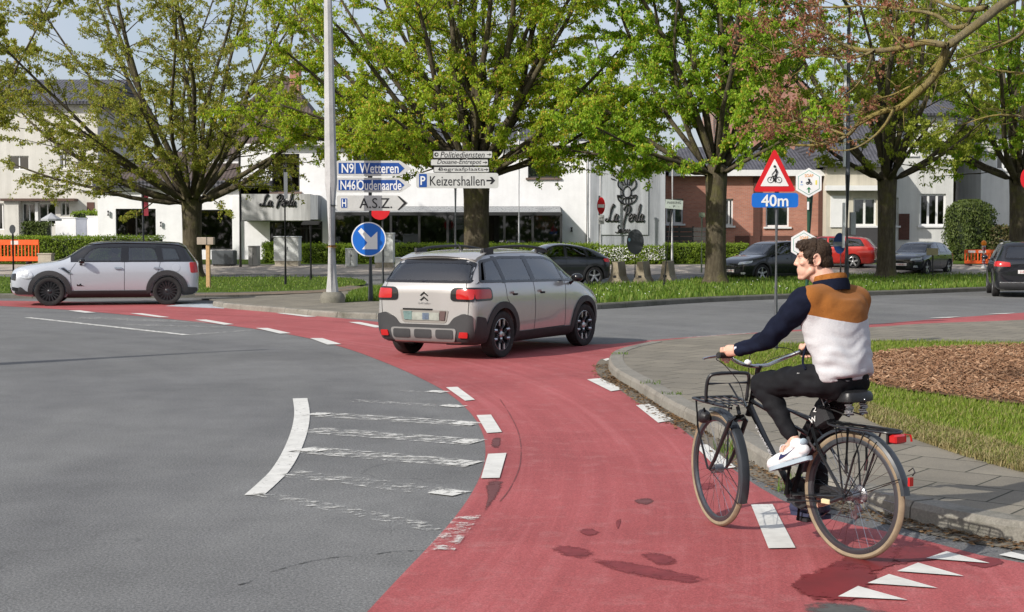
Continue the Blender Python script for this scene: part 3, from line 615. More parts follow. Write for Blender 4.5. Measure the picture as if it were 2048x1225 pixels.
# stem, bar, grips, levers, bell
MB().tube([HT, Vector((.722, 0, .945)), Vector((.705, 0, .99))], [.0155, .0145, .02], 12).build('stem', M_BLK, bike)
HM = Matrix.Translation((.705, 0, 0)) @ Matrix.Rotation(R(-6), 4, 'Z') @ Matrix.Translation((-.705, 0, 0))
h0 = [(.635, .32, 1.062), (.645, .26, 1.06), (.69, .20, 1.03), (.715, .12, 1.0), (.705, .05, .985)]
hp = smoothline([HM @ Vector(p) for p in h0+[(x, -y, z) for x, y, z in reversed(h0)]], 5)
hb = MB().tube(hp, .0112, 10).build('handlebar', M_CHR, bike)
GL0, GL1 = HM @ Vector((.618, .355, 1.064)), HM @ Vector((.646, .252, 1.059))
for s in (1, -1):
    a, b = Vector((.622, s*.36, 1.064)), Vector((.648, s*.245, 1.059)); MB().tube([HM @ a, HM @ (a*.97+b*.03), HM @ b], [.012, .0172, .0165], 12).build('grip', M_RUB, hb)
    MB().tube(smoothline([HM @ Vector((.665, s*.225, 1.05)), HM @ Vector((.705, s*.27, 1.052)), HM @ Vector((.72, s*.35, 1.045)), HM @ Vector((.705, s*.40, 1.04))], 4), [.007]*13, 7).build('brake_lever', M_CHR, hb)
MB().ball(HM @ Vector((.715, .075, 1.005)), (.022, .022, .018), 12, 8).build('bell', M_WHT, hb)
mb = MB()
for s in (1, -1): mb.tube(smoothline([HM @ Vector((.67, s*.23, 1.05)), HM @ Vector((.78, s*.25, 1.03)), HM @ Vector((.84, s*.14, .98)), HM @ Vector((.82, s*.05, .87)), Vector((.79, s*.03, .74))], 6), .0026, 5)
mb.tube(smoothline([HM @ Vector((.66, -.23, 1.05)), HM @ Vector((.60, -.1, 1.09)), HM @ Vector((.66, .08, 1.08)), HM @ Vector((.74, .05, .95)), Vector((.77, .02, .8))], 6), .0026, 5)
mb.build('brake_cable', M_BLKM, hb)
# saddle with coil springs
SD = MB()
outl = [(.245, 0), (.23, .022), (.17, .028), (.10, .05), (.04, .088), (-.02, .103), (-.055, .085), (-.068, .04), (-.07, 0)]
outl = outl+[(x, -y) for x, y in reversed(outl[1:-1])]; outl = [tuple(p)[:2] for p in smoothline([(x, y, 0) for x, y in outl], 3, True)]
n = len(outl); vs, fs = [], []
for (k, z) in ((.90, -.052), (1.0, -.045), (1.0, -.018), (.93, .0), (.7, .010), (.35, .012)):
    for x, y in outl: vs.append((.06+(x-.06)*k, y*k, .893+z+max(0, (.02-x))*.06))
for r_ in range(5):
    for i in range(n): fs.append((r_*n+i, r_*n+(i+1) % n, r_*n+n+(i+1) % n, r_*n+n+i))
fs += [tuple(range(n-1, -1, -1)), tuple(range(5*n, 6*n))]
sd = SD.add(vs, fs).build('saddle', mat('saddle_leather', (.014, .014, .015), .35, var=.3, vs=40, bump=.1, bs=200), bike)
mb = MB()
for s in (-1, 1):
    c = Vector((-.015, s*.055, 0)); mb.tube([c+Vector((.012*math.cos(t*1.9)*1.6, .012*math.sin(t*1.9)*1.6, .775+.065*t/20)) for t in range(21)], .006, 6); mb.tube([c+Vector((0, 0, .77)), (.19, s*.02, .80), (.22, s*.015, .85)], .005, 6)
mb.build('spring', M_STL, sd)
MB().tube([Vector((.262, 0, .765)), Vector((.16, 0, .845))], .0135, 10).build('seat_post', M_STL, bike)
for y in (-.045, 0, .045): MB().ball((-.069+abs(y)*.3, y, .862), .006, 8, 5).build('rivet', M_CHR, sd)
# crank set, chain case, pedals, stand, lock
cs = MB().lathe([(.02, .040), (.088, .040), (.09, .044), (.088, .048), (.075, .048), (.07, .044), (.02, .046)], 32, Matrix.Translation((BB.x, -.09, BB.z)), 'y').build('crankset', M_BLKM, bike)
PL, PR = Vector((BB.x-.032, .088, BB.z+.162)), Vector((BB.x+.03, -.098, BB.z-.165))
mb = MB(); mb.tube([BB+Vector((0, .055, 0)), Vector((PL.x, .064, PL.z))], [.014, .0095], 8); mb.tube([BB+Vector((0, -.06, 0)), Vector((PR.x, -.072, PR.z))], [.014, .0095], 8); mb.build('crank_arm', M_BLKM, cs)
for p, s in ((PL, 1), (PR, -1)): MB().cbox((p.x-.042, min(p.y, p.y+s*.085), p.z-.012), (p.x+.042, max(p.y, p.y+s*.085), p.z+.010), .004).build('pedal', M_BLKM, cs)
MB().prism([(.06*0-.03, .03), (.44, .055), (.50, .02), (.50, -.03), (.44, -.06), (-.03, -.03)], -.052, -.075, lambda u, v, h: Vector((u, h, .325+v*.8-.03*u))).build('chain_guard', M_BLKM, bike)
MB().tube([(.40, .075, .262), (.1, .07, .30), (.0, .075, WR)], .0115, 8).build('kickstand', M_BLK, bike)
MB().cbox((.09, .068, .285), (.15, .088, .312), .004).build('sticker_band', mat('cream_tape', (.6, .5, .3), .6), bike)
lk = MB().cbox((.16, -.035, .68), (.275, .045, .80), .02, Matrix.Translation((.22, 0, .74)) @ Matrix.Rotation(R(32), 4, 'Y') @ Matrix.Translation((-.22, 0, -.74))).build('lock_pouch', mat('black_nylon', (.02, .02, .022), .8, bump=.2, bs=300), bike)
text('2', M_WHT, lk, (.022, .03), (.232, .052, .785), 'lettering', .002, (R(90), 0, R(180)))
text('W', M_WHT, lk, (.05, .03), (.245, .052, .725), 'lettering', .002, (R(90), R(-25), R(180)))
MB().tube([(.30, .03, .62), (.27, .05, .60), (.25, .03, .56), (.27, -.02, .53), (.30, -.02, .56)], .008, 8).build('frame_lock', M_STL, bike)
mb = MB()
for (x, y, z) in ((.03, -.075, .26), (.055, -.075, .22)): mb.lathe([(.004, -.006), (.024, -.006), (.026, 0), (.024, .006), (.004, .006)], 14, Matrix.Translation((x, y, z)), 'y')
mb.tube([(.02, -.08, .30), (.055, -.082, .20)], .006, 6); mb.build('derailleur', M_STL, bike)
mb = MB()
mb.tube([(BB.x, -.05, BB.z+.088), (0, -.05, WR+.04)], .004, 5); mb.tube([(BB.x, -.05, BB.z-.088), (.055, -.072, .20)], .004, 5); mb.tube([(.03, -.05, WR-.04), (.04, -.072, .27)], .004, 5); mb.build('chain', M_STL, bike)
MB().lathe([(.012, -.01), (.052, -.008), (.05, 0), (.038, .008), (.012, .012)], 20, Matrix.Translation((0, -.045, WR)), 'y').build('sprocket', M_STL, bike)
# ============================================================ the rider (laid out in the bicycle's own axes)
def m_skin():
    m = N('skin'); o = m.coord(); c = m.ramp(m.noise(22, 5, .6, o), [(.3, (.56, .31, .225)), (.7, (.68, .41, .31))])
    m.set(c, .5, spec=.35); m.b.inputs['Subsurface Weight'].default_value = .12; m.b.inputs['Subsurface Radius'].default_value = (.01, .004, .002); m.bump(m.noise(300, 3), .06, .002); return m.m
M_SKIN = m_skin()
rider = thing('person', 'young man riding the black bicycle in a white fleece with brown yoke, looking sideways', 'person', rc, BYAW)
HEAD = Matrix.Translation((.250, .054, 1.594)) @ Matrix.Rotation(R(45), 4, 'Z') @ Matrix.Rotation(R(4), 4, 'Y') @ Matrix.Scale(.95, 4)       # +x is where the face looks
def h(*p): return HEAD @ Vector(p)
HB_ = HEAD.to_3x3()
def cap(mb, a, b, ra, rb, n=14, ell=None, up=Vector((0, 0, 1))):
    a, b = Vector(a), Vector(b); d = (b-a); L = d.length; d.normalize(); pts, rs = [], []
    for k in range(5): t = math.pi/2*k/4; pts.append(a-d*ra*math.cos(t)); rs.append(max(.0008, ra*math.sin(t)))
    for k in range(5): t = math.pi/2*k/4; pts.append(b+d*rb*math.sin(t)); rs.append(max(.0008, rb*math.cos(t)))
    mb.tube(pts, rs, n, True, ell, up)
SH = {1: Vector((.165, .185, 1.385)), -1: Vector((.155, -.185, 1.375))}; EL = {1: Vector((.375, .275, 1.165)), -1: Vector((.375, -.285, 1.17))}
WRI = {1: Vector((.575, .295, 1.095)), -1: Vector((.575, -.30, 1.095))}
HIP = {1: Vector((.11, .095, .955)), -1: Vector((.11, -.095, .955))}; KN = {1: Vector((.55, .135, .905)), -1: Vector((.41, -.12, .60))}; AN = {1: Vector((.295, .13, .60)), -1: Vector((.335, -.135, .235))}
b = MB()
# head: cranium, face, jaw, nose, lips, brow, ear, neck
b.ball(h(-.012, 0, .032), (.090, .073, .084), 18, 12, HB_); b.ball(h(.022, 0, -.01), (.066, .060, .083), 16, 12, HB_); b.ball(h(.045, 0, -.055), (.052, .050, .052), 14, 10, HB_)
cap(b, h(.015, .045, -.055), h(.062, .017, -.092), .020, .018); cap(b, h(.015, -.045, -.055), h(.062, -.017, -.092), .020, .018); b.ball(h(.077, 0, -.092), (.018, .022, .017), 10, 8, HB_)
cap(b, h(.082, 0, .026), h(.100, 0, -.014), .008, .0115, 10); b.ball(h(.092, .011, -.019), .0088, 8, 6); b.ball(h(.092, -.011, -.019), .0088, 8, 6); b.ball(h(.105, 0, -.015), .0088, 8, 6)
cap(b, h(.080, .018, -.047), h(.080, -.018, -.047), .0075, .0075, 8); b.ball(h(.089, 0, -.045), (.008, .014, .006), 8, 6, HB_); b.ball(h(.086, 0, -.057), (.009, .016, .0068), 8, 6, HB_)
cap(b, h(.070, .036, .036), h(.080, .008, .034), .012, .010, 8); cap(b, h(.070, -.036, .036), h(.080, -.008, .034), .012, .010, 8); cap(b, h(.064, .038, .006), h(.074, .016, .006), .010, .009, 8); cap(b, h(.064, -.038, .006), h(.074, -.016, .006), .010, .009, 8); b.ball(h(.06, .043, -.012), (.022, .018, .017), 8, 6, HB_); b.ball(h(.06, -.043, -.012), (.022, .018, .017), 8, 6, HB_)
for s in (1, -1):
    c = [h(-.012+.004*math.sin(t), s*(.071+.010*(1-math.cos(t))*.6), -.005) for t in (0,)]
    ring = [h(-.014+.019*math.cos(t)-.003, s*(.077+.006*math.cos(t*.5)**2), .002+.031*math.sin(t)) for t in [2*math.pi*k/14 for k in range(15)]]
    b.tube(ring, .0055, 7, False); b.ball(h(-.014, s*.070, .0), (.014, .007, .027), 8, 6, HB_); b.ball(h(-.006, s*.074, -.028), .0085, 8, 6)
nb = Vector((.165, 0, 1.44)); cap(b, nb, h(-.03, 0, -.045), .058, .052, 16); cap(b, nb, h(.01, 0, -.07), .05, .042, 14)
# trunk and limbs under the clothes
cap(b, (.13, 0, .98), (.15, 0, 1.20), .095, .095, 18, (1.25, .8), Vector((1, 0, 0))); cap(b, (.15, 0, 1.20), (.16, 0, 1.34), .095, .08, 18, (1.3, .8), Vector((1, 0, 0))); cap(b, SH[1]*.9+nb*.1-Vector((-.01, 0, .03)), SH[-1]*.9+nb*.1-Vector((-.01, 0, .03)), .042, .042)
def hand(b, wr, g0, g1, s):                          # closed round the grip running g0 (outer end) to g1
    ax = (g1-g0).normalized(); mid = g0.lerp(g1, .52); up = (wr-mid); up = (up-ax*up.dot(ax)).normalized(); fw = up.cross(ax)*1.0
    if fw.x < 0: fw = -fw
    palm = mid+up*.026+Vector((0, 0, .018)); cap(b, wr, palm-ax*.0, .027, .030, 12, (1.15, .75), ax)
    for i, (o, r0, ln) in enumerate(((-.040, .0088, .95), (-.019, .0096, 1.05), (.002, .0094, 1.0), (.023, .0084, .85))):
        c = mid-ax*o; k = .030; pts = []
        for a in (150, 105, 60, 15, -40, -90, -140):
            rr = k if a > -60 else k*.95; pts.append(c+fw*(rr*math.cos(R(a))*1.02)+Vector((0, 0, 1))*(rr*math.sin(R(a))))
        pts = pts[:int(5+2*ln)]
        pts[0] = palm.lerp(c, .25)-ax*o*.1+Vector((0, 0, .006))
        b.tube(smoothline(pts, 2), [r0*1.08]*4+[r0]*(2*len(pts)-1-6)+[r0*.82]*2, 9)
        b.ball(pts[-1], r0*.86, 8, 6)
    t0 = palm+ax*.024; b.tube(smoothline([t0, mid+ax*.045+fw*(-.012)+Vector((0, 0, .022)), mid+ax*.035+fw*.02+Vector((0, 0, .026)), mid+ax*.022+fw*.032+Vector((0, 0, .004))], 3), [.013, .013, .0125, .012, .0115, .011, .0105, .010, .009, .008], 9)
GR = {s: (HM @ Vector((.622, s*.36, 1.064)), HM @ Vector((.648, s*.245, 1.059))) for s in (1, -1)}
for s in (1, -1):
    cap(b, SH[s].lerp(EL[s], .15), EL[s], .045, .040); cap(b, EL[s], WRI[s], .042, .027); hand(b, WRI[s], GR[s][0], GR[s][1], s)
    cap(b, HIP[s], KN[s], .068, .048); cap(b, KN[s], AN[s], .052, .032); cap(b, AN[s], AN[s]+(Vector((.08, 0, -.055)) if s > 0 else Vector((.09, 0, -.05))), .034, .03)
body = link('body', remesh(b, .0046, 4, .5), M_SKIN, rider, 'all')
# eyes, brows
M_EYE = mat('eye', (.03, .02, .015), .2, var=0); M_HAIR = None
for s in (1, -1):
    e = MB().ball(h(.068, s*.029, .017), (.010, .012, .0058), 12, 8, HB_).build('eye', mat('eye_white', (.42, .37, .34), .3, var=0), body); MB().ball(h(.0755, s*.028, .0172), (.0032, .0052, .0052), 10, 6, HB_).build('iris', M_EYE, e)
def m_hair():
    m = N('dark_brown_hair'); o = m.coord(); g = m.n('NewGeometry')
    c = m.ramp(g.outputs['Random Per Island'], [(0, (.030, .019, .013)), (.5, (.046, .029, .019)), (1, (.066, .042, .027))]); m.set(c, .62, spec=.22); m.bump(m.noise(240, 3, .6, m.coord(scale=(1, 1, .25))), .5, .004); return m.m
M_HAIR = m_hair(); rh = random.Random(17)
for s in (1, -1): MB().tube([h(.088, s*.012, .038), h(.085, s*.028, .043), h(.070, s*.046, .038)], [.0035, .0045, .002], 6).build('eyebrow', M_HAIR, body)
hb_ = MB(); hb_.ball(h(-.014, 0, .042), (.086, .076, .080), 20, 14, HB_); hb_.ball(h(-.048, 0, .0), (.056, .067, .068), 16, 12, HB_); hb_.ball(h(.030, 0, .086), (.052, .058, .032), 14, 10, HB_); cap(hb_, h(-.058, 0, -.02), h(-.062, 0, -.062), .046, .034, 12, (1.2, .7))
for s in (1, -1): cap(hb_, h(.018, s*.066, .045), h(.012, s*.069, .005), .013, .008, 8)
def dh(co): return .0007*np.sin(co[:, 0]*160+np.sin(co[:, 2]*110)*2)*np.cos(co[:, 1]*140+co[:, 2]*60)
hme = remesh(hb_, .006, 3, .5, dh); hair = link('hair', hme, M_HAIR, rider, 'all')
mb = MB(); hv = [Vector(v.co) for v in hme.vertices]; hn = [Vector(v.normal) for v in hme.vertices]; HI = HEAD.inverted()
for k in range(7500):                               # locks lying over the cap
    i = rh.randrange(len(hv)); p, nn = hv[i], hn[i]; q = HI @ p
    if q.z < -.085 or (q.x > .055 and q.z < .055): continue
    w1 = math.sin(q.y*60+q.z*35)*.25+math.sin(q.x*50+1)*.2                       # neighbouring locks share their sweep
    fl = Vector((-.45, .5*w1, -.9)) if q.z < .06 or q.x < -.03 else Vector((.6, .7*w1+.2, .15))
    if q.x > -.02 and abs(q.y) > .04 and q.z > 0: fl = Vector((.35, .1*w1, -.75))
    fl = (HB_ @ (fl+Vector((rh.gauss(0, .15), rh.gauss(0, .15), rh.gauss(0, .12))))); fl = (fl-nn*fl.dot(nn)).normalized(); sd_ = nn.cross(fl); L = rh.uniform(.016, .036)*(.55 if q.z < -.02 else 1); lift = rh.uniform(0, .002)*(2.0 if q.z > .085 else 1); cv = rh.gauss(0, .12)*L
    mb.tube([p-nn*.002, p+fl*L*.35+nn*lift+sd_*cv, p+fl*L*.75+nn*lift*.8+sd_*cv*.8, p+fl*L-nn*.002], [.0014, .0022, .0018, .0004], 4, False, None)
mb.build('hair_locks', M_HAIR, hair)
# ---- clothes
def fold(seed, amp, f):
    r = np.random.RandomState(seed); ks = r.normal(0, 1, (9, 3))*f*np.array([.8, .75, 1.5]); ph = r.uniform(0, 6.28, 9)
    def g(co):
        t = np.zeros(len(co)); w = co+np.stack([.02*np.sin(co[:, 2]*22+1), .02*np.sin(co[:, 0]*25), .02*np.sin(co[:, 1]*27)], 1)
        for k, p in zip(ks, ph): t += np.sin(w @ k+p)
        return amp*(np.abs(t/3)**1.0*np.sign(t))*.6
    return g
def m_fleece():
    m = N('fleece'); o = m.coord(); sp = m.n('SeparateXYZ'); m.l(o, sp.inputs[0]); nz = m.noise(30, 3, .6, o)
    ht = m.math('SUBTRACT', m.math('ADD', sp.outputs[2], m.math('MULTIPLY', m.math('ABSOLUTE', sp.outputs[1]), -.12)), m.math('MULTIPLY', sp.outputs[0], .14))
    f = m.math('GREATER_THAN', m.math('ADD', ht, m.math('MULTIPLY', nz, .004)), 1.266)
    tex = m.noise(260, 4, .8, o)
    wh = m.ramp(tex, [(.25, (.40, .40, .42)), (.6, (.56, .56, .575)), (.8, (.65, .65, .66))]); br = m.ramp(tex, [(.25, (.19, .068, .016)), (.6, (.31, .118, .030)), (.8, (.39, .16, .045))])
    m.set(m.mix(f, wh, br), .95, spec=.05); m.b.inputs['Sheen Weight'].default_value = .08; m.bump(m.math('ADD', tex, m.math('MULTIPLY', m.noise(60, 3, .6, o), 1.2)), .5, .004); return m.m
j = MB()
X_ = Vector((1, 0, 0))
jb = [(.066, 0, .945), (.070, 0, .97), (.082, 0, 1.05), (.100, 0, 1.14), (.118, 0, 1.23), (.132, 0, 1.31), (.142, 0, 1.37)]
j.tube(jb, [.170, .182, .186, .188, .192, .195, .17], 28, True, (1, .70), X_)
for s in (1, -1):
    cap(j, SH[s]+Vector((-.008, -s*.008, .0)), nb+Vector((-.012, s*.045, -.045)), .080, .080, 18); cap(j, SH[s]+Vector((-.012, -s*.02, -.03)), Vector((.122, s*.10, 1.26)), .076, .082, 16)
    cap(j, SH[s]+Vector((-.004, -s*.012, 0)), SH[s].lerp(EL[s], .04), .078, .074, 14); cap(j, SH[s]+Vector((.01, -s*.03, -.05)), Vector((.15, s*.12, 1.16)), .07, .07, 14)
cap(j, (.122, .10, 1.34), (.122, -.10, 1.34), .092, .092, 20)
jk = MB(); fj = fold(4, .010, 17); fj2 = fold(9, .0065, 42)
jme = remesh(j, .0085, 16, .5, lambda c: (fj(c)*.95*(1.0-.93*np.clip((c[:, 2]-1.12)/.18, 0, 1))+fj2(c)*1.1*np.clip((1.28-c[:, 2])/.2, 0.12, 1))*np.clip((c[:, 2]-.945)/.05, .25, 1))
jacket = link('fleece_jacket', jme, m_fleece(), rider, 'all')
M_NAVY = mat('navy_fleece', (.0085, .011, .024), .92, spec=.1, var=.35, vs=9, bump=.35, bs=260)
fs0 = fold(6, .011, 38)
def fs_(c): return fs0(c)*np.clip((np.linalg.norm(c-np.array([.16, 0, 1.38])*1.0, axis=1)-.22)/.12, 0, 1)
for s in (1, -1):
    q = MB(); a, e, w = SH[s], EL[s], WRI[s]; cap(q, a.lerp(e, .12), e, .070, .056, 16); cap(q, e, w.lerp(e, .10), .055, .040, 16); cap(q, a.lerp(e, .05)+Vector((.004, s*.004, .0)), a.lerp(e, .4), .086, .072, 18)
    sl = link('sleeve', remesh(q, .0075, 5, .5, fs_), M_NAVY, rider, 'all')
    d_ = (w-e).normalized(); MB().tube([w-d_*.034, w-d_*.020, w-d_*.004, w-d_*.003], [.034, .0375, .0365, .030], 16).build('cuff', mat('pale_cuff', (.55, .58, .68), .8, var=.2), sl)
# collar: brown fleece outside, navy band
M_BRN = mat('brown_fleece', (.31, .118, .030), .95, spec=.05, var=.25, vs=30, bump=.5, bs=260)
def ringtube(c, rx, ry, dz, r0, tilt, M_, name, par, hh):
    pts = []
    n = 28; vs, fs = [], []
    for k in range(n):
        t = 2*math.pi*k/n
        for (rr, z) in ((1.0, -.0), (1.03, hh*.5), (.97, hh), (.90, hh*.98), (.92, hh*.4), (.9, 0)):
            p = Vector((rx*rr*math.cos(t), ry*rr*math.sin(t), z)); p = Matrix.Rotation(tilt, 3, 'Y') @ p; vs.append(c+p)
    for k in range(n):
        for i in range(6): fs.append((k*6+i, k*6+(i+1) % 6, ((k+1) % n)*6+(i+1) % 6, ((k+1) % n)*6+i))
    return MB().add(vs, fs).build(name, M_, par)
ringtube(Vector((.163, .002, 1.425)), .096, .100, 0, 0, R(10), M_NAVY, 'collar_band', jacket, .062); ringtube(Vector((.172, .004, 1.482)), .086, .090, 0, 0, R(12), M_BRN, 'collar', jacket, .032)
# pocket trim
MB().tube(smoothline([(.205, .135, 1.16), (.22, .150, 1.10), (.215, .166, 1.045), (.185, .175, 1.01)], 5), .0065, 7).build('pocket_trim', M_NAVY, jacket)
# trousers
M_TRO = mat('black_tracksuit', (.0075, .0077, .0095), .75, spec=.18, var=.3, vs=8, bump=.15, bs=200)
q = MB(); cap(q, (.085, .055, .955), (.085, -.055, .955), .110, .110, 20); cap(q, (.10, 0, .96), (.11, 0, 1.03), .105, .095, 20, (1.3, 1), Vector((1, 0, 0)))
for s in (1, -1):
    k_, a_ = KN[s], AN[s]; cap(q, HIP[s]+Vector((.02, s*.005, -.0)), k_, .096, .064, 18); cap(q, k_+Vector((.004, 0, -.004)), k_.lerp(a_, .5), .065, .056, 16); cap(q, k_.lerp(a_, .45), k_.lerp(a_, .87), .056, .043, 16)
ft = fold(12, .007, 26); ft2 = fold(14, .005, 60)
tro = link('trousers', remesh(q, .0085, 5, .5, lambda c: ft(c)+ft2(c)), M_TRO, rider, 'all')
MB().box((.205, .158, .985), (.235, .163, 1.02)).build('logo_patch', M_WHT, tro) if False else None
text('///', M_WHT, tro, (.022, .03), (.235, .178, .975), 'logo_mark', .006, (R(90), 0, R(180)))
# shoes
M_SHO = mat('white_leather', (.68, .67, .68), .5, var=.06, vs=20); M_SOLE = mat('blue_grey_sole', (.36, .44, .50), .7, var=.15); M_SHOD = mat('dark_shoe', (.03, .035, .07), .6)
M_SWO = mat('navy_mark', (.012, .014, .07), .5, var=0)
def shoe(heel, toe, yl, m, ms, name, deco):
    ax = (toe-heel).normalized(); L = (toe-heel).length; za = Vector((0, 0, 1)); up = (za-ax*ax.dot(za)).normalized(); sd = up.cross(ax)
    def w(u, v, t): return heel+ax*(u*L)+sd*v+up*t
    q = MB(); prof = [(.10, .034, .055), (.3, .036, .052), (.5, .039, .045), (.72, .045, .034), (.9, .040, .026)]
    for (a, b_) in zip(prof, prof[1:]): cap(q, w(a[0], 0, a[2]*.8), w(b_[0], 0, b_[2]*.8), a[1], b_[1], 14, (1, .95), up)
    for t in (.25, .45, .7): q.ball(w(t, 0, .02), (.05, .04, .02), 10, 6, Matrix((ax, sd, up)).transposed())
    cap(q, w(.16, 0, .07), w(.24, 0, .088), .037, .036, 14); cap(q, w(.24, 0, .085), w(.46, 0, .062), .032, .026, 12)
    s_ = link(name, remesh(q, .005, 4, .5), m, rider, 'all')
    out = [(.0, .0), (.03, .030), (.25, .038), (.5, .041), (.72, .049), (.9, .042), (.99, .018)]; out = out+[(u, -v) for u, v in reversed(out)]
    out = [tuple(p)[:2] for p in smoothline([(u, v, 0) for u, v in out], 3, True)]
    MB().prism(out, -.016, .006, lambda u, v, t: w(u, v, t)).build('sole', ms, s_)
    if deco:
        sw = [(.30, .044), (.36, .030), (.47, .028), (.62, .05), (.20, .092), (.44, .047), (.37, .048), (.335, .062)]
        me = s_.data; bv = BVHTree.FromPolygons([v.co for v in me.vertices], [p.vertices[:] for p in me.polygons])
        q2 = MB(); pts = [(.63, .028), (.54, .032), (.42, .041), (.16, .074), (.40, .050), (.48, .048), (.53, .051), (.57, .060)]
        vs = []
        dense = []
        for i in range(len(pts)):
            a_, b_ = pts[i], pts[(i+1) % len(pts)]; dense += [(a_[0]+(b_[0]-a_[0])*t/4, a_[1]+(b_[1]-a_[1])*t/4) for t in range(4)]
        for u, t in dense:
            hit = bv.ray_cast(w(u, .15*yl, t), -sd*yl); vs.append((hit[0] if hit[0] else w(u, .04*yl, t))+sd*yl*.003)
        tri = mgeo.tessellate_polygon([[Vector((u, t, 0)) for u, t in dense]]); q2.add(vs, [tuple(t) for t in tri]).build('curved_logo', M_SWO, s_)
        MB().ball(w(.06, 0, .085), (.016, .030, .022), 10, 6, Matrix((ax, sd, up)).transposed()).build('heel_tab', M_SOLE, s_)
        mb = MB()
        for k in range(4):
            t = .40+k*.07; mb.tube(smoothline([w(t, -.026, .075-k*.009), w(t+.01, 0, .092-k*.011), w(t+.02, .026, .075-k*.009)], 3), .0035, 6)
        mb.tube(smoothline([w(.40, .01, .09), w(.46, .045, .10), w(.52, .05, .075)], 3), .003, 5); mb.build('laces', M_SHO, s_)
    return s_
shoe(Vector((.190, .130, .537)), Vector((.467, .142, .437)), 1, M_SHO, M_SOLE, 'shoe', True)
shoe(Vector((.30, -.14, .165)), Vector((.575, -.145, .155)), -1, M_SHOD, M_SHOD, 'shoe', False)
# ============================================================ vehicles
def resample(poly, step):
    out = []
    n = len(poly)
    for i in range(n):
        a, b = Vector(poly[i]), Vector(poly[(i+1) % n]); k = max(1, int((b-a).length/step))
        out += [a.lerp(b, t/k) for t in range(k)]
    return out
def rpoly(pts, r=.03, n=4):                          # polygon with rounded corners; a point may carry its own radius
    out = []; m = len(pts); P2 = [Vector((p[0], p[1])) for p in pts]
    for i in range(m):
        a, b, c = P2[i-1], P2[i], P2[(i+1) % m]; rr = pts[i][2] if len(pts[i]) > 2 else r
        u, v = (a-b), (c-b); d = min(rr, u.length*.48, v.length*.48)
        if d < 1e-4: out.append(b); continue
        p, q = b+u.normalized()*d, b+v.normalized()*d
        for k in range(n+1): t = k/n; out.append(p*(1-t)**2+b*2*t*(1-t)+q*t*t)
    return out
def decal(name, bv, poly, proj, m, parent, off=.004, skirt=.008, step=.06, far=4.0):
    # proj(u, v) -> (origin, direction); a panel that follows the body's surface, with a rim that reaches back to it
    pts = resample(poly, step); nb_ = len(pts); xs = [p.x for p in pts]; ys = [p.y for p in pts]; inn = []
    x = min(xs)+step/2
    while x < max(xs):
        y = min(ys)+step/2
        while y < max(ys):
            if inpoly(x, y, [(p.x, p.y) for p in pts]) and min((Vector((x, y))-p).length for p in pts) > step*.45: inn.append(Vector((x, y)))
            y += step
        x += step
    co, ed, fs, *_ = mgeo.delaunay_2d_cdt(pts+inn, [(i, (i+1) % nb_) for i in range(nb_)], [], 1, 1e-6)
    vs, base, ok = [], [], []
    for p in co:
        o, d = proj(p.x, p.y); hit = bv.ray_cast(o, d, far)
        if hit[0] is None: ok.append(False); vs.append(o); base.append(o)
        else:
            nn = hit[1] if hit[1].dot(d) < 0 else -hit[1]; ok.append(True); vs.append(hit[0]+nn*off-d*off*.3); base.append(hit[0]-nn*skirt)
    fs = [f for f in fs if all(ok[i] for i in f)]
    if not fs: return None
    cnt = {}
    for f in fs:
        for i in range(len(f)): e = (f[i], f[(i+1) % len(f)]); k = (min(e), max(e)); cnt.setdefault(k, []).append(e)
    allv = list(vs); idx = {}
    fl = [tuple(f) for f in fs]
    for k, es in cnt.items():
        if len(es) == 1:
            a, b = es[0]
            for i in (a, b):
                if i not in idx: idx[i] = len(allv); allv.append(base[i])
            fl.append((b, a, idx[a], idx[b]))
    mb = MB(); mb.add(allv, fl)
    return mb.build(name, m, parent, True)
def side(s):
    return lambda u, v: (Vector((u, s*1.6, v)), Vector((0, -s, 0)))
def rear(x0=-4): return lambda u, v: (Vector((x0, u, v)), Vector((1, 0, 0)))
def front(x0=4): return lambda u, v: (Vector((x0, u, v)), Vector((-1, 0, 0)))
def ringsec(cx, cz, r0, r1, a0, a1, n=24):
    return [Vector((cx+r1*math.cos(R(a0+(a1-a0)*k/n)), cz+r1*math.sin(R(a0+(a1-a0)*k/n)))) for k in range(n+1)]+[Vector((cx+r0*math.cos(R(a1+(a0-a1)*k/n)), cz+r0*math.sin(R(a1+(a0-a1)*k/n)))) for k in range(n+1)]
def car_paint(name, col, metal=.35, rough=.32):
    m = N(name); f = m.noise(1.2, 3); m.set(m.ramp(f, [(.3, mul(col, .97)), (.7, mul(col, 1.03))]), rough, metal, .5, 1.0); m.b.inputs['Coat Roughness'].default_value = .02
    return m.m
M_TYRE = mat('tyre_rubber', (.022, .021, .021), .85, var=.35, vs=8, bump=.15, bs=60); M_CLAD = mat('grey_plastic_cladding', (.036, .036, .038), .6, var=.12, bump=.1, bs=200); M_DKIN = mat('car_interior', (.02, .02, .022), .9, var=.2)
M_GLS = glass('car_glass', (.36, .43, .44)); M_GLT = glass('tinted_car_glass', (.12, .14, .145)); M_FRIT = mat('black_window_border', (.010, .010, .011), .12, var=0, coat=.5); M_SEAM = mat('panel_gap', (.012, .012, .012), .8, var=0)
M_PLATE = mat('number_plate', (.62, .60, .58), .5, var=.08); M_PLR = mat('plate_red', (.35, .02, .03), .5, var=0); M_HEADL = mat('headlamp_glass', (.55, .57, .6), .08, .3, var=.25, vs=18, coat=1); M_BADGE = mat('badge_metal', (.45, .45, .46), .25, .9, var=.1); M_ALU = mat('wheel_silver', (.50, .50, .51), .32, .85, var=.06)
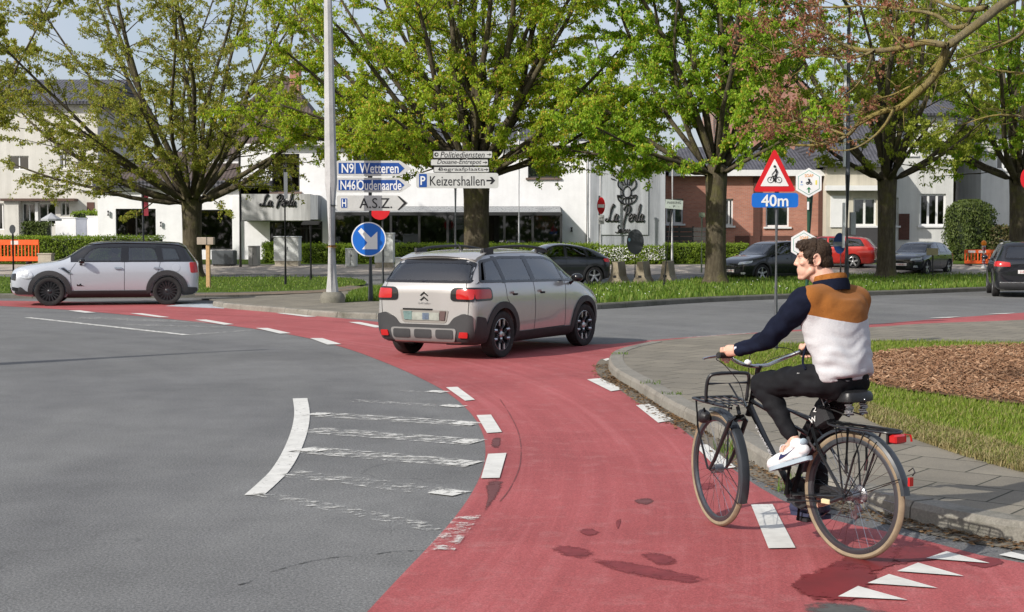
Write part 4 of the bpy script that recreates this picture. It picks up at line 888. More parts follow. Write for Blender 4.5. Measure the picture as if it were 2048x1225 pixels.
def wheel_c(car, x, y, r, s, style, w=.215, steer=0, mr=None):
    Mx = Matrix.Translation((x, y, r)) @ Matrix.Rotation(steer, 4, 'Z')
    if s < 0: Mx = Mx @ Matrix.Rotation(math.pi, 4, 'Z')
    rr = r*.70; h = w/2                                # outward is +y
    t = MB().lathe([(rr, -h*.8), (r*.86, -h), (r*.965, -h*.9), (r, -h*.6), (r, h*.6), (r*.965, h*.9), (r*.86, h), (rr*1.02, h*.86), (rr*.98, h*.6)], 40, Mx, 'y').build('wheel', M_TYRE, car)
    rim = MB(); rim.lathe([(rr*1.0, h*.82), (rr*.96, h*.72), (rr*.93, -h*.6), (rr*.3, -h*.55), (0, -h*.5)], 40, Mx, 'y')
    rim.build('rim', mr or M_BLKM, t)
    sp = MB(); yo = h*.60
    def bar(a, r0, r1, w0, w1, dz=.02, y0=None):
        c, q = Vector((math.cos(a), 0, math.sin(a))), Vector((-math.sin(a), 0, math.cos(a))); yy = yo if y0 is None else y0
        vs = [Mx @ (c*r_+q*w_+Vector((0, y_, 0))) for r_, w_, y_ in ((r0, -w0, yy), (r0, w0, yy), (r1, w1, yy+.012), (r1, -w1, yy+.012), (r0, -w0, yy-dz), (r0, w0, yy-dz), (r1, w1, yy-dz), (r1, -w1, yy-dz))]
        sp.add(vs, [(0, 1, 2, 3), (7, 6, 5, 4), (0, 4, 5, 1), (1, 5, 6, 2), (2, 6, 7, 3), (3, 7, 4, 0)])
    if style == 'loop':                                # pairs of spokes closed into loops
        for k in range(4):
            a = math.pi/2*k+R(90); q = R(17)
            bar(a, rr*.16, rr*.36, .028, .022)
            for sg in (-1, 1):
                c0 = Vector((math.cos(a), 0, math.sin(a)))*rr*.34; c1 = Vector((math.cos(a+sg*q*1.5), 0, math.sin(a+sg*q*1.5)))*rr*.62; c2 = Vector((math.cos(a+sg*q), 0, math.sin(a+sg*q)))*rr*.95
                sp.tube([Mx @ (v+Vector((0, yo+.004, 0))) for v in (c0, c1, c2)], [.022, .022, .026], 6)
        sp.lathe([(rr*.99, yo+.018), (rr*.955, yo+.02), (rr*.95, yo-.01)], 40, Mx, 'y')
    else:
        n = {'multi': 17, 'five': 5, 'steel': 8}[style]
        for k in range(n):
            a = 2*math.pi*k/n+.3
            bar(a, rr*.15, rr*.97, *( (.011, .014) if style == 'multi' else (.034, .030) if style == 'five' else (.03, .055)))
        sp.lathe([(rr*.99, yo+.015), (rr*.95, yo+.018), (rr*.945, yo-.01)], 40, Mx, 'y')
    sp.lathe([(0, yo+.016), (rr*.14, yo+.016), (rr*.2, yo+.006), (rr*.2, yo-.02)], 20, Mx, 'y')
    sp.build('spokes', mr or M_ALU, t)
    return t
def loft(st):
    # station: x, z_bottom, z_mid, z_belt, w_mid, w_belt, z_top, w_top ; the half section is mirrored
    V_, F_ = [], []; m = 11
    for (x, zb, zm, zbelt, wm, wb, zt, wt) in st:
        dz = min(.045, .22*(zt-zbelt)); half = [(0, zb), (wm*.80, zb), (wm*.96, zb+.05), (wm, zm), (wm*.995, (zm+zbelt)/2), (wb, zbelt), (wb*.45+wt*.55, zbelt*.45+(zt-dz)*.55), (wt, zt-dz), (wt*.86, zt-dz*.14), (wt*.5, zt+.012), (0, zt+.018)]
        for y, z in half: V_.append((x, y, z))
        for y, z in half[1:-1][::-1]: V_.append((x, -y, z))
    k = 2*m-2
    for i in range(len(st)-1):
        for j_ in range(k): F_.append((i*k+j_, i*k+(j_+1) % k, i*k+k+(j_+1) % k, i*k+k+j_))
    F_ += [tuple(range(k-1, -1, -1)), tuple(range((len(st)-1)*k, len(st)*k))]
    # end caps as quads so the subdivision rounds them evenly
    F_ = F_[:-2]
    for b0, fl in ((0, True), ((len(st)-1)*k, False)):
        for i in range(m-1):
            a, b = b0+i, b0+i+1; c, d = b0+(k-i-1) % k, b0+(k-i) % k
            f = [v for n_, v in enumerate((a, b, c, d)) if v not in (a, b, c, d)[:n_]]
            if len(f) > 2: F_.append(tuple(f) if fl else tuple(reversed(f)))
    return MB().add(V_, F_)
def build_body(st, wheels, r_arch, paint, car, holes, hole_m=None, sub=3, name='body', liner=True):
    o = link('tmp', loft(st).mesh(), []); md = o.modifiers.new('s', 'SUBSURF'); md.levels = sub; me = evald(o); bpy.data.objects.remove(o)
    bv = BVHTree.FromPolygons([v.co for v in me.vertices], [p.vertices[:] for p in me.polygons])
    bo = link(name, me, [paint, M_DKIN], None, 'all')
    cut = MB()
    for (x, y, r) in wheels:
        for s in (-1, 1): cut.lathe([(0, -.16), (r_arch, -.16), (r_arch, .30), (0, .30)], 40, Matrix.Translation((x, s*(abs(y)+.02), r)), 'y')
    co = link('cut', cut.mesh(), [])
    def vol(q):
        b_ = bmesh.new(); b_.from_mesh(q); v_ = b_.calc_volume(signed=True); b_.free(); return v_
    v0 = vol(bo.data); m2 = bo.data
    if v0 < 0: bo.data.flip_normals(); v0 = -v0
    for solver, self_ in (('EXACT', False), ('EXACT', True), ('FAST', False)):
        md = bo.modifiers.new('b', 'BOOLEAN'); md.object = co; md.operation = 'DIFFERENCE'; md.solver = solver
        if solver == 'EXACT': md.use_self = self_
        q_ = evald(bo); bo.modifiers.clear()
        if .75 < vol(q_)/v0 < .999: m2 = q_; break
    else: print('ARCH CUT FAILED', name, car.name)
    bpy.data.objects.remove(co)
    bm = bmesh.new(); bm.from_mesh(m2); kill = []
    for f in bm.faces:
        c = f.calc_center_median(); f.material_index = 0
        for (x, y, r) in wheels:
            if (Vector((c.x-x, c.z-r)).length < r_arch+.004 and abs(c.y) < abs(y)+.2) and (abs(abs(c.y)-abs(y)+.16-.02) < .05 or Vector((c.x-x, c.z-r)).length > r_arch-.02): f.material_index = 1
        for kind, poly in holes:
            if kind == 's' and abs(f.normal.y) > .35 and inpoly(c.x, c.z, poly): kill.append(f); break
            if kind == 'r' and f.normal.x < -.05 and abs(f.normal.x) > .2 and c.x < 0 and inpoly(c.y, c.z, poly): kill.append(f); break
            if kind == 'f' and f.normal.x > .05 and c.x > 0 and inpoly(c.y, c.z, poly): kill.append(f); break
    bmesh.ops.delete(bm, geom=list(set(kill)), context='FACES'); bm.to_mesh(m2); bm.free()
    bo.data = m2; m2.materials.clear(); m2.materials.append(paint); m2.materials.append(M_DKIN)
    md = bo.modifiers.new('so', 'SOLIDIFY'); md.thickness = .018; md.offset = -1; md.material_offset = 1; md.use_rim = True; md.use_rim_only = False
    m3 = evald(bo); bo.modifiers.clear(); bo.data = m3; bo.parent = car
    m3.polygons.foreach_set('use_smooth', [True]*len(m3.polygons))
    try: m3.set_sharp_from_angle(angle=R(58))
    except Exception: pass
    return bo, bv
def shrink(poly, d):                                   # inward offset
    n = len(poly); P_ = [Vector((p[0], p[1])) for p in poly]; A = sum(P_[i].x*P_[(i+1) % n].y-P_[(i+1) % n].x*P_[i].y for i in range(n)); sg = 1 if A > 0 else -1; out = []
    for i in range(n):
        e1, e2 = (P_[i]-P_[i-1]), (P_[(i+1) % n]-P_[i])
        if e1.length < 1e-6: e1 = e2
        if e2.length < 1e-6: e2 = e1
        n1 = Vector((-e1.y, e1.x)).normalized()*sg; n2 = Vector((-e2.y, e2.x)).normalized()*sg; b = (n1+n2)
        b = b.normalized() if b.length > 1e-4 else n1; out.append(P_[i]+b*(d/max(.4, b.dot(n1))))
    return out
def ringdecal(name, bv, outer_, inner_, proj, m, parent, off, step=.05):
    # a band between two outlines with the same number of points
    n = len(outer_); L = []
    for i in range(n):
        a, b, c, d = outer_[i], outer_[(i+1) % n], inner_[(i+1) % n], inner_[i]; L.append((a, b, c, d))
    vs, fs = [], []
    def pr(p):
        o, d = proj(p.x, p.y); h_ = bv.ray_cast(o, d, 4)
        if h_[0] is None: return None
        nn = h_[1] if h_[1].dot(d) < 0 else -h_[1]; return h_[0]+nn*off
    po, pi = [pr(p) for p in outer_], [pr(p) for p in inner_]
    mb = MB()
    for i in range(n):
        j_ = (i+1) % n
        if None in (po[i], po[j_], pi[i], pi[j_]): continue
        mb.add([po[i], po[j_], pi[j_], pi[i]], [(0, 1, 2, 3)])
    return mb.build(name, m, parent, False) if mb.f else None
def window(name, bv, poly, proj, parent, border=.03, off=.006, gm=None):
    p = [Vector((q[0], q[1])) for q in resample(poly, .07)]
    g = decal(name, bv, shrink(p, border*.4), proj, gm or M_GLS, parent, off*.7, .004, .08)
    if g: ringdecal('window_border', bv, p, shrink(p, border), proj, M_FRIT, g, off)
    return g
def seam(bv, pts, proj, parent, w=.009, name='panel_gap'):
    P_ = [Vector(p) for p in pts]; q = []
    for a, b in zip(P_, P_[1:]):
        k = max(1, int((b-a).length/.05)); q += [a.lerp(b, t/k) for t in range(k)]
    q.append(P_[-1]); mb = MB(); prev = None
    for i, p in enumerate(q):
        d = (q[min(i+1, len(q)-1)]-q[max(i-1, 0)]).normalized(); nn = Vector((-d.y, d.x))*w/2; r_ = []
        for c in (p+nn, p-nn):
            o, dd = proj(c.x, c.y); hit = bv.ray_cast(o, dd, 4); r_.append(hit[0]-dd*.0025 if hit[0] else None)
        if None in r_: prev = None; continue
        if prev: mb.add([prev[0], prev[1], r_[1], r_[0]], [(0, 1, 2, 3)])
        prev = r_
    return mb.build(name, M_SEAM, parent, False) if mb.f else None
def seats(car, xs, zc, w=.36):
    for x, z in xs:
        for y in (-w, w):
            mb = MB(); mb.cbox((x-.25, y-.24, z-.12), (x+.27, y+.24, z+.05), .05); M_ = Matrix.Translation((x-.25, y, z)) @ Matrix.Rotation(R(-12), 4, 'Y')
            mb.cbox((-.07, -.23, -.05), (.07, .23, .52), .05, M_); mb.cbox((-.05, -.13, .56), (.05, .13, .74), .04, M_); mb.build('seat', M_DKIN, car)
def mirror(car, x, y, z, m, s):
    q = MB(); q.ball((x, s*(y+.10), z+.02), (.075, .10, .068), 14, 9); q.tube([(x+.03, s*(y-.04), z-.07), (x+.02, s*(y+.05), z-.02)], [.03, .022], 8)
    return q.build('wing_mirror', m, car)
def plate(car, loc, rot, s, letters, w=.50, h=.11, mt=M_PLATE, ml=M_PLR):
    p = MB().cbox((-w/2, -.006, -h/2), (w/2, .006, h/2), .004).build('number_plate', mt, car); p.location = loc; p.rotation_euler = rot
    if letters: text(letters, ml, p, (w*.8, h*.6), (0, -.008, 0), 'lettering', .003)
    return p
# ------------------------------------------------------------ the beige SUV
c0 = G(997, 716); c1 = G(1165, 692)
CDIR = (c1-c0).normalized(); SUVYAW = math.atan2(CDIR.y, CDIR.x); SUVS = 1.0
mid = (c0+c1)/2; lft = Vector((-CDIR.y, CDIR.x, 0))
suv = thing('suv', 'beige compact suv with black roof rails and grey wheel arches, crossing the red cycle lane', 'car', mid+lft*.80, SUVYAW, None, SUVS)
XR, XF, WRD = -1.302, 1.302, .338
M_BEI = car_paint('beige_car_paint', (.45, .435, .42), .4, .26)
#        x     zb   zm   zbelt  wm   wb   zt    wt
st = [(-2.045, .36, .55, .90, .64, .62, .93, .56), (-2.04, .30, .56, .95, .78, .74, 1.00, .64), (-1.985, .24, .60, 1.02, .845, .80, 1.09, .70), (-1.87, .21, .62, 1.06, .865, .83, 1.31, .66), (-1.70, .20, .62, 1.07, .872, .845, 1.445, .63), (-1.55, .20, .62, 1.07, .876, .848, 1.50, .62),
      (-1.0, .19, .62, 1.065, .878, .85, 1.54, .625), (-.3, .19, .61, 1.055, .878, .85, 1.555, .63), (.35, .19, .60, 1.045, .878, .85, 1.53, .62), (.72, .19, .60, 1.03, .876, .845, 1.43, .61), (1.05, .19, .60, 1.01, .874, .84, 1.21, .65), (1.28, .19, .60, .975, .872, .83, 1.075, .72), (1.55, .20, .60, .92, .866, .80, 1.02, .68), (1.85, .21, .59, .86, .82, .74, .95, .60), (2.03, .25, .56, .78, .70, .64, .86, .50), (2.10, .32, .52, .68, .54, .50, .74, .40)]
sw = rpoly([(-1.86, 1.09, .05), (.98, 1.05, .04), (.60, 1.36, .12), (.30, 1.44, .1), (-1.05, 1.455, .05), (-1.62, 1.40, .06)], .05)
rwp = rpoly([(-.735, 1.085, .05), (.735, 1.085, .05), (.655, 1.375, .05), (.3, 1.395, .2), (-.3, 1.395, .2), (-.655, 1.375, .05)], .05)
fwp = rpoly([(-.70, 1.08), (.70, 1.08), (.58, 1.42), (-.58, 1.42)], .06)
body, bv = build_body(st, [(XR, .80, WRD), (XF, .80, WRD)], .385, M_BEI, suv, [('s', shrink(sw, .02)), ('r', shrink(rwp, .02)), ('f', shrink(fwp, .02))])
for s in (-1, 1):
    P_ = side(s)
    for poly in (rpoly([(-1.74, 1.095, .05), (-1.22, 1.085, .02), (-1.22, 1.435, .02), (-1.34, 1.42, .05), (-1.54, 1.385, .06)], .03), rpoly([(-1.19, 1.085, .03), (-.36, 1.075, .02), (-.43, 1.445, .02), (-1.02, 1.45, .03), (-1.19, 1.435, .03)], .03), rpoly([(-.32, 1.075, .03), (.60, 1.065, .02), (.585, 1.355, .03), (.28, 1.43, .1), (-.38, 1.445, .02)], .03), rpoly([(.64, 1.06, .02), (.95, 1.05, .04), (.62, 1.33, .02)], .02)): window('side_window', bv, poly, P_, suv, .028)
    bo_ = ringdecal('window_surround', bv, resample(sw, .07), shrink(resample(sw, .07), .035), P_, M_FRIT, suv, .0075)
    for x0, x1 in ((-1.25, -1.16), (-.42, -.29), (.585, .655)):
        decal('pillar', bv, [Vector(p) for p in ((x0, 1.075), (x1, 1.075), (x1-.02, 1.455 if x1 < .5 else 1.33), (x0-.02, 1.455 if x1 < .5 else 1.33))], P_, M_FRIT, suv, .007, .004, .08)
    for cx in (XR, XF):
        decal('wheel_arch', bv, ringsec(cx, WRD, .383, .475, -12, 192), P_, M_CLAD, suv, .016, .03, .05)
    decal('sill', bv, rpoly([(-.93, .20), (.93, .20), (.90, .36), (-.90, .36)], .02), P_, M_CLAD, suv, .014, .03, .06)
    for pts in ([(-.36, .36), (-.36, 1.07)], [(.62, .37), (.60, .72), (.66, 1.05)], [(-1.20, 1.08), (-1.19, .86), (-1.02, .66), (-.92, .45)], [(-.36, .36), (.62, .37)]): seam(bv, pts, P_, body)
    for x in (-1.05, -.22):
        hd = decal('door_handle', bv, rpoly([(x, .918), (x+.20, .918), (x+.20, .955), (x, .955)], .017), P_, M_BEI, suv, .03, .0, .04)
        decal('handle_recess', bv, rpoly([(x+.02, .89), (x+.18, .89), (x+.16, .95), (x+.04, .95)], .03), P_, M_DKIN, hd, .003, .004, .05)
    mirror(suv, .78, .88, 1.09, M_FRIT, s)
    # roof rail
    rp = smoothline([(.55, s*.565, 1.50), (.42, s*.575, 1.55), (-.2, s*.585, 1.60), (-.95, s*.575, 1.585), (-1.34, s*.565, 1.545), (-1.42, s*.56, 1.52)], 5)
    mb = MB(); mb.tube(rp, [.014]+[.020]*(len(rp)-2)+[.014], 8)
    mb.box((-1.40, s*.575-.02, 1.49), (-1.12, s*.575+.02, 1.575)); mb.box((.18, s*.572-.018, 1.50), (.44, s*.572+.018, 1.565))
    mb.build('roof_rail', M_CLAD, suv)
    # rear lamp wraps the corner
    lampS = rpoly([(-1.985, .835, .02), (-1.60, .84, .07), (-1.615, 1.02, .07), (-1.985, 1.025, .02)], .05)
    tl = decal('tail_light', bv, lampS, P_, M_FRIT, suv, .010, .01, .04)
    if tl: decal('lens', bv, rpoly([(-1.985, .865, .02), (-1.64, .87, .05), (-1.65, .997, .05), (-1.985, 1.0, .02)], .04), P_, M_REDL, tl, .014, .004, .04)
    decal('tail_light', bv, rpoly([(s*.44, .835, .07), (s*.81, .83, .03), (s*.81, 1.025, .03), (s*.455, 1.02, .08)], .05), rear(), M_FRIT, suv, .010, .008, .035)
    decal('lens', bv, rpoly([(s*.545, .865, .03), (s*.80, .86, .03), (s*.80, 1.0, .03), (s*.545, .997, .03)], .02), rear(), M_REDL, suv, .0145, .004, .035)
    decal('rear_reflector', bv, rpoly([(s*.59, .33), (s*.72, .33), (s*.73, .405), (s*.61, .405)], .015), rear(), M_REDL, suv, .034, .0, .05)
    decal('bumper_corner', bv, rpoly([(-1.985, .22), (-1.75, .22), (-1.72, .42), (-1.80, .60), (-1.985, .63)], .03), P_, M_CLAD, suv, .015, .03, .05)
window('rear_window', bv, rwp, rear(), suv, .035)
ringdecal('rear_window_surround', bv, rpoly([(-.80, 1.075, .02), (.80, 1.075, .02), (.71, 1.40, .04), (.3, 1.425, .2), (-.3, 1.425, .2), (-.71, 1.40, .04)], .05), rwp, rear(), M_FRIT, suv, .0055)
decal('rear_bumper', bv, rpoly([(-.80, .27, .04), (.80, .27, .04), (.80, .63, .04), (.66, .665, .04), (.50, .60, .05), (.42, .50, .04), (-.42, .50, .04), (-.50, .60, .05), (-.66, .665, .04), (-.80, .63, .04)], .04), rear(), M_CLAD, suv, .018, .03, .045)
dfp = decal('diffuser', bv, rpoly([(-.52, .275, .05), (.52, .275, .05), (.56, .45, .06), (-.56, .45, .06)], .05), rear(), mat('silver_grey_trim', (.24, .235, .23), .45, .3), suv, .030, .01, .045)
for y in (-.36, 0, .36): decal('vent', bv, rpoly([(y-.145, .315, .03), (y+.145, .315, .03), (y+.145, .43, .03), (y-.145, .43, .03)], .03), rear(), M_CLAD, dfp, .036, .004, .04)
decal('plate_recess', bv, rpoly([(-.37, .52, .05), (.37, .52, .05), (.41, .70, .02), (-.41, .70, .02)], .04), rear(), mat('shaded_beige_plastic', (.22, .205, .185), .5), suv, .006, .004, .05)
decal('trim_strip', bv, rpoly([(-.14, .70), (.36, .70), (.36, .722), (-.14, .722)], .004), rear(), M_FRIT, suv, .012, .004, .05)
np_ = decal('number_plate', bv, rpoly([(-.26, .555), (.26, .555), (.26, .665), (-.26, .665)], .01), rear(), mat('faded_plate', (.27, .285, .25), .5, var=.3, vs=9), suv, .014, .002, .05)
decal('plate_block', bv, rpoly([(-.09, .565), (.02, .565), (.02, .66), (-.09, .66)], .008), rear(), mat('plate_blue', (.09, .12, .17), .5, var=.4, vs=20), np_, .017, .002, .05)
decal('plate_block', bv, rpoly([(-.35, .56), (-.27, .56), (-.27, .69), (-.37, .69)], .008), rear(), mat('plate_brown', (.09, .055, .05), .6), np_, .017, .002, .05)
decal('plate_block', bv, rpoly([(.20, .56), (.33, .56), (.35, .68), (.20, .68)], .008), rear(), mat('plate_teal', (.12, .19, .18), .6, var=.3, vs=20), np_, .0165, .002, .05)
# double chevron badge (u runs to the car's left when seen from behind it runs to the left of the picture)
for k, z in ((0, .945), (1, .878)):
    w_ = .068; ch = [(-w_, z-.035), (0, z+.018), (w_, z-.035), (w_*.78, z-.047), (0, z-.008), (-w_*.78, z-.047)]
    decal('chevron_badge', bv, [Vector(p) for p in ch], rear(), M_FRIT, suv, .008, .003, .03)
bt = text('CITROËN', M_BADGE, suv, (.20, .024), (-2.058, 0, .80), 'lettering', .004, (R(90), 0, R(-90)))
bt2 = text('PURETECH', M_BADGE, suv, (.11, .016), (-2.03, -.56, .765), 'lettering', .004, (R(90), 0, R(-90)))
for yy in (-.74, .74): seam(bv, [(yy*.98, .62), (yy, .83)], rear(), body); seam(bv, [(yy*.92, 1.02), (yy*.90, 1.09)], rear(), body)
MB().tube([(-1.985, .06, 1.10), (-1.965, -.10, 1.125), (-1.95, -.36, 1.115)], [.02, .012, .007], 7).build('rear_wiper', M_FRIT, suv)
MB().tube([(-1.05, 0, 1.55), (-1.13, 0, 1.63)], [.03, .012], 8).build('roof_aerial', M_FRIT, suv)
sp_ = MB(); n = 12; vs, fs = [], []
for i in range(n+1):
    y = -.64+1.28*i/n; d = (y/.64)**2
    for x, z in ((-1.40, 1.515), (-1.70+.05*d, 1.482-.03*d), (-1.775+.07*d, 1.455-.035*d), (-1.74+.07*d, 1.425-.03*d), (-1.60, 1.42)): vs.append((x, y, z+.012-.02*d))
for i in range(n):
    for k in range(5): fs.append((i*5+k, i*5+(k+1) % 5, i*5+5+(k+1) % 5, i*5+5+k))
fs += [(0, 1, 2, 3, 4), tuple(n*5+k for k in (4, 3, 2, 1, 0))]
sp_.add(vs, fs).build('roof_spoiler', M_BEI, suv)
window('windscreen', bv, fwp, front(), suv, .04)
for s in (-1, 1): decal('headlight', bv, rpoly([(s*.30, .66), (s*.66, .66), (s*.68, .80), (s*.30, .76)], .05), front(), M_HEADL, suv, .01, .01, .04)
M_RIMD = mat('rim_dark', (.02, .02, .021), .5)
for x in (XR, XF):
    for s in (-1, 1):
        w_ = wheel_c(suv, x, s*.765, WRD, s, 'loop', .215, R(0) if x < 0 else R(-3))
seats(suv, [(-.75, .62), (.25, .62)], 0)
mb = MB(); mb.tube([(.62+.16*math.cos(t)*.35, .36+.18*math.sin(t), 1.0+.17*math.cos(t)) for t in [k*math.pi/8 for k in range(17)]], .014, 6, False); mb.build('steering_wheel', M_DKIN, suv)
MB().box((.55, -.7, .7), (1.05, .7, .99)).build('dashboard', M_DKIN, suv)
MB().box((-1.75, -.7, .30), (1.0, .7, .34)).build('cabin_floor', M_DKIN, suv)
# ------------------------------------------------------------ the white and black small car at the left
def heading(fx, fy): return math.atan2(fy, fx)
ms = 1.12; mf = G(100, 612.5); mfd = Vector((-math.cos(R(13)), -math.sin(R(13)), 0)); mr_ = mf-mfd*2.595*ms; ml = Vector((-mfd.y, mfd.x, 0))
mini = thing('small_car', 'silver white small car with black roof and black wheels at the far bend', 'car', (mf+mr_)/2-ml*.80*ms, heading(mfd.x, mfd.y), None, ms)
M_SIL = car_paint('silver_white_paint', (.44, .465, .505), .15, .3)
m = N('silver_paint_black_roof'); sp = m.n('SeparateXYZ'); m.l(m.coord(), sp.inputs[0]); zf = m.math('MULTIPLY', m.math('GREATER_THAN', sp.outputs[2], .992), m.math('LESS_THAN', m.math('ADD', sp.outputs[0], m.math('MULTIPLY', m.math('ABSOLUTE', sp.outputs[1]), .12)), .93))
m.set(m.mix(zf, (.44, .465, .505), (.010, .010, .011)), .27, .2, .5, 1.0); m.b.inputs['Coat Roughness'].default_value = .02; M_TWO = m.m
st = [(-2.02, .40, .55, .80, .55, .52, .90, .42), (-2.00, .30, .55, .88, .74, .70, .98, .55), (-1.92, .24, .58, .96, .835, .79, 1.06, .62), (-1.78, .21, .60, .99, .865, .825, 1.26, .64), (-1.66, .20, .60, 1.0, .875, .84, 1.395, .64), (-1.5, .19, .60, 1.0, .88, .85, 1.425, .65), (-.9, .18, .60, .995, .885, .855, 1.445, .66), (-.2, .18, .60, .985, .885, .855, 1.45, .665), (.30, .18, .60, .975, .885, .855, 1.435, .655),
      (.52, .18, .60, .97, .884, .85, 1.38, .645), (.85, .18, .60, .96, .882, .845, 1.15, .67), (1.08, .18, .60, .945, .88, .84, 1.015, .72), (1.4, .19, .60, .91, .872, .825, .98, .72), (1.75, .20, .59, .87, .855, .79, .94, .68), (2.02, .22, .56, .80, .80, .72, .885, .60), (2.12, .26, .53, .73, .70, .64, .815, .52), (2.16, .32, .51, .65, .60, .56, .72, .46), (2.17, .38, .51, .60, .52, .50, .65, .40)]
sw = rpoly([(-1.72, 1.02, .04), (.80, .985, .03), (.46, 1.31, .08), (.30, 1.355, .1), (-1.3, 1.355, .05), (-1.58, 1.34, .06)], .05)
rwp = rpoly([(-.60, 1.06), (.60, 1.06), (.55, 1.34), (-.55, 1.34)], .08); fwp = rpoly([(-.70, 1.02), (.70, 1.02), (.60, 1.37), (-.60, 1.37)], .06)
w1 = rpoly([(-.29, 1.0, .03), (.66, .995, .02), (.42, 1.27, .08), (.26, 1.335, .1), (-.31, 1.34, .03)], .03); w2 = rpoly([(-1.14, 1.005, .03), (-.42, 1.0, .03), (-.42, 1.34, .03), (-1.02, 1.335, .10)], .03); w3 = rpoly([(-1.62, 1.02, .05), (-1.20, 1.01, .03), (-1.13, 1.335, .03), (-1.50, 1.32, .06)], .03)
body, bv = build_body(st, [(-1.2975, .80, .33), (1.2975, .80, .33)], .375, M_TWO, mini, [('s', shrink(w1, .01)), ('s', shrink(w2, .01)), ('s', shrink(w3, .01)), ('f', shrink(fwp, .02)), ('r', shrink(rwp, .02))])
# black roof: a shell just above the body's own roof
rf = []
for x, z0 in ((-1.90, 0), (-1.6, 0)): pass
decal('roof', bv, rpoly([(-1.74, -.62, .1), (.40, -.615, .1), (.56, 0, .3), (.40, .615, .1), (-1.74, .62, .1)], .1), lambda u, v: (Vector((u, v, 3)), Vector((0, 0, -1))), M_FRIT, mini, .014, .01, .07)
for s in (-1, 1):
    P_ = side(s)
    for p in (w1, w2, w3): window('side_window', bv, p, P_, mini, .026, .006, M_GLT if p is w3 else None)
    for x0, x1, dx in ((-.43, -.28, 0), (-1.22, -1.09, .05)):
        decal('pillar', bv, [Vector(p) for p in ((x0, .995), (x1, .995), (x1+dx, 1.36), (x0+dx, 1.36))], P_, M_FRIT, mini, .0078, .004, .08)
    for cx in (-1.2975, 1.2975): decal('wheel_arch', bv, ringsec(cx, .33, .373, .475, -8, 188), P_, M_CLAD, mini, .016, .03, .05)
    decal('sill', bv, rpoly([(-.93, .19), (.93, .19), (.90, .345), (-.90, .345)], .02), P_, M_CLAD, mini, .016, .03, .06)
    for pts in ([(-.34, .35), (-.35, .99)], [(.82, .35), (.84, .80), (.72, .97)], [(-1.15, .99), (-1.10, .78), (-.95, .62), (-.88, .48)], [(.84, .80), (1.10, .86)]): seam(bv, pts, P_, body)
    for x in (-1.17, -.30):
        hd = decal('door_handle', bv, rpoly([(x, .835), (x+.17, .835), (x+.17, .872), (x, .872)], .018), P_, M_BADGE, mini, .028, .0, .04)
    sc = decal('side_scuttle', bv, rpoly([(.78, .72), (.88, .72), (1.10, .86), (.98, .89)], .03), P_, M_BADGE, mini, .010, .006, .04); decal('grille', bv, rpoly([(.82, .74), (.88, .74), (1.05, .85), (.98, .865)], .02), P_, M_FRIT, sc, .014, .002, .04)
    decal('fuel_cap' if s < 0 else 'round_cap', bv, [Vector((-1.50+.09*math.cos(t), .86+.09*math.sin(t))) for t in [k*math.pi/10 for k in range(20)]], P_, M_SIL, mini, .004, .002, .05)
    decal('tail_light', bv, rpoly([(-1.985, .74), (-1.83, .74), (-1.80, .98), (-1.95, .98)], .03), P_, M_REDL, mini, .012, .01, .04)
    decal('front_corner_trim', bv, rpoly([(1.60, .19), (2.06, .22), (2.06, .40), (1.92, .44), (1.80, .33), (1.62, .33)], .03), P_, M_CLAD, mini, .008, .01, .05)
    decal('rear_corner_trim', bv, rpoly([(-1.97, .24), (-1.62, .24), (-1.66, .42), (-1.97, .40)], .03), P_, M_CLAD, mini, .010, .01, .05)
    hl_ = decal('headlight', bv, [Vector((1.83+.165*math.cos(t)+.06*math.sin(t), .735+.115*math.sin(t))) for t in [k*math.pi/12 for k in range(24)]], P_, M_HEADL, mini, .012, .008, .035)
    if hl_: decal('lens_ring', bv, [Vector((1.80+.055*math.cos(t), .735+.07*math.sin(t))) for t in [k*math.pi/10 for k in range(20)]], P_, M_ALU, hl_, .016, .002, .035)
    decal('grille_side', bv, rpoly([(2.04, .58), (2.14, .60), (2.13, .73), (2.02, .74)], .02), P_, M_FRIT, mini, .010, .006, .03); decal('fog_opening', bv, rpoly([(2.0, .34), (2.12, .36), (2.12, .44), (1.98, .42)], .02), P_, M_FRIT, mini, .010, .006, .03)
    mirror(mini, .58, .87, 1.0, M_FRIT, s)
    decal('emblem', bv, [Vector(p) for p in ((.54, .455), (.70, .455), (.70, .50), (.66, .475), (.62, .51), (.60, .475))], P_, M_FRIT, mini, .006, .003, .04)
decal('grille', bv, rpoly([(-.50, .52), (.50, .52), (.56, .66), (-.56, .66)], .05), front(), M_FRIT, mini, .012, .01, .05); decal('lower_grille', bv, rpoly([(-.52, .30), (.52, .30), (.58, .42), (-.58, .42)], .04), front(), M_FRIT, mini, .014, .01, .05)
plate(mini, (2.20, 0, .47), (0, 0, R(90)), 1, '', .5, .11)
window('windscreen', bv, fwp, front(), mini, .04); window('rear_window', bv, rwp, rear(), mini, .04)
for x in (-1.2975, 1.2975):
    for s in (-1, 1): wheel_c(mini, x, s*.765, .33, s, 'multi', .215, 0, mat('black_alloy', (.055, .055, .058), .25, .6, var=.1))
seats(mini, [(-.75, .58), (.02, .58)], 0); MB().box((.50, -.7, .66), (.95, .7, .95)).build('dashboard', M_DKIN, mini); MB().box((-1.7, -.7, .28), (.95, .7, .32)).build('cabin_floor', M_DKIN, mini)
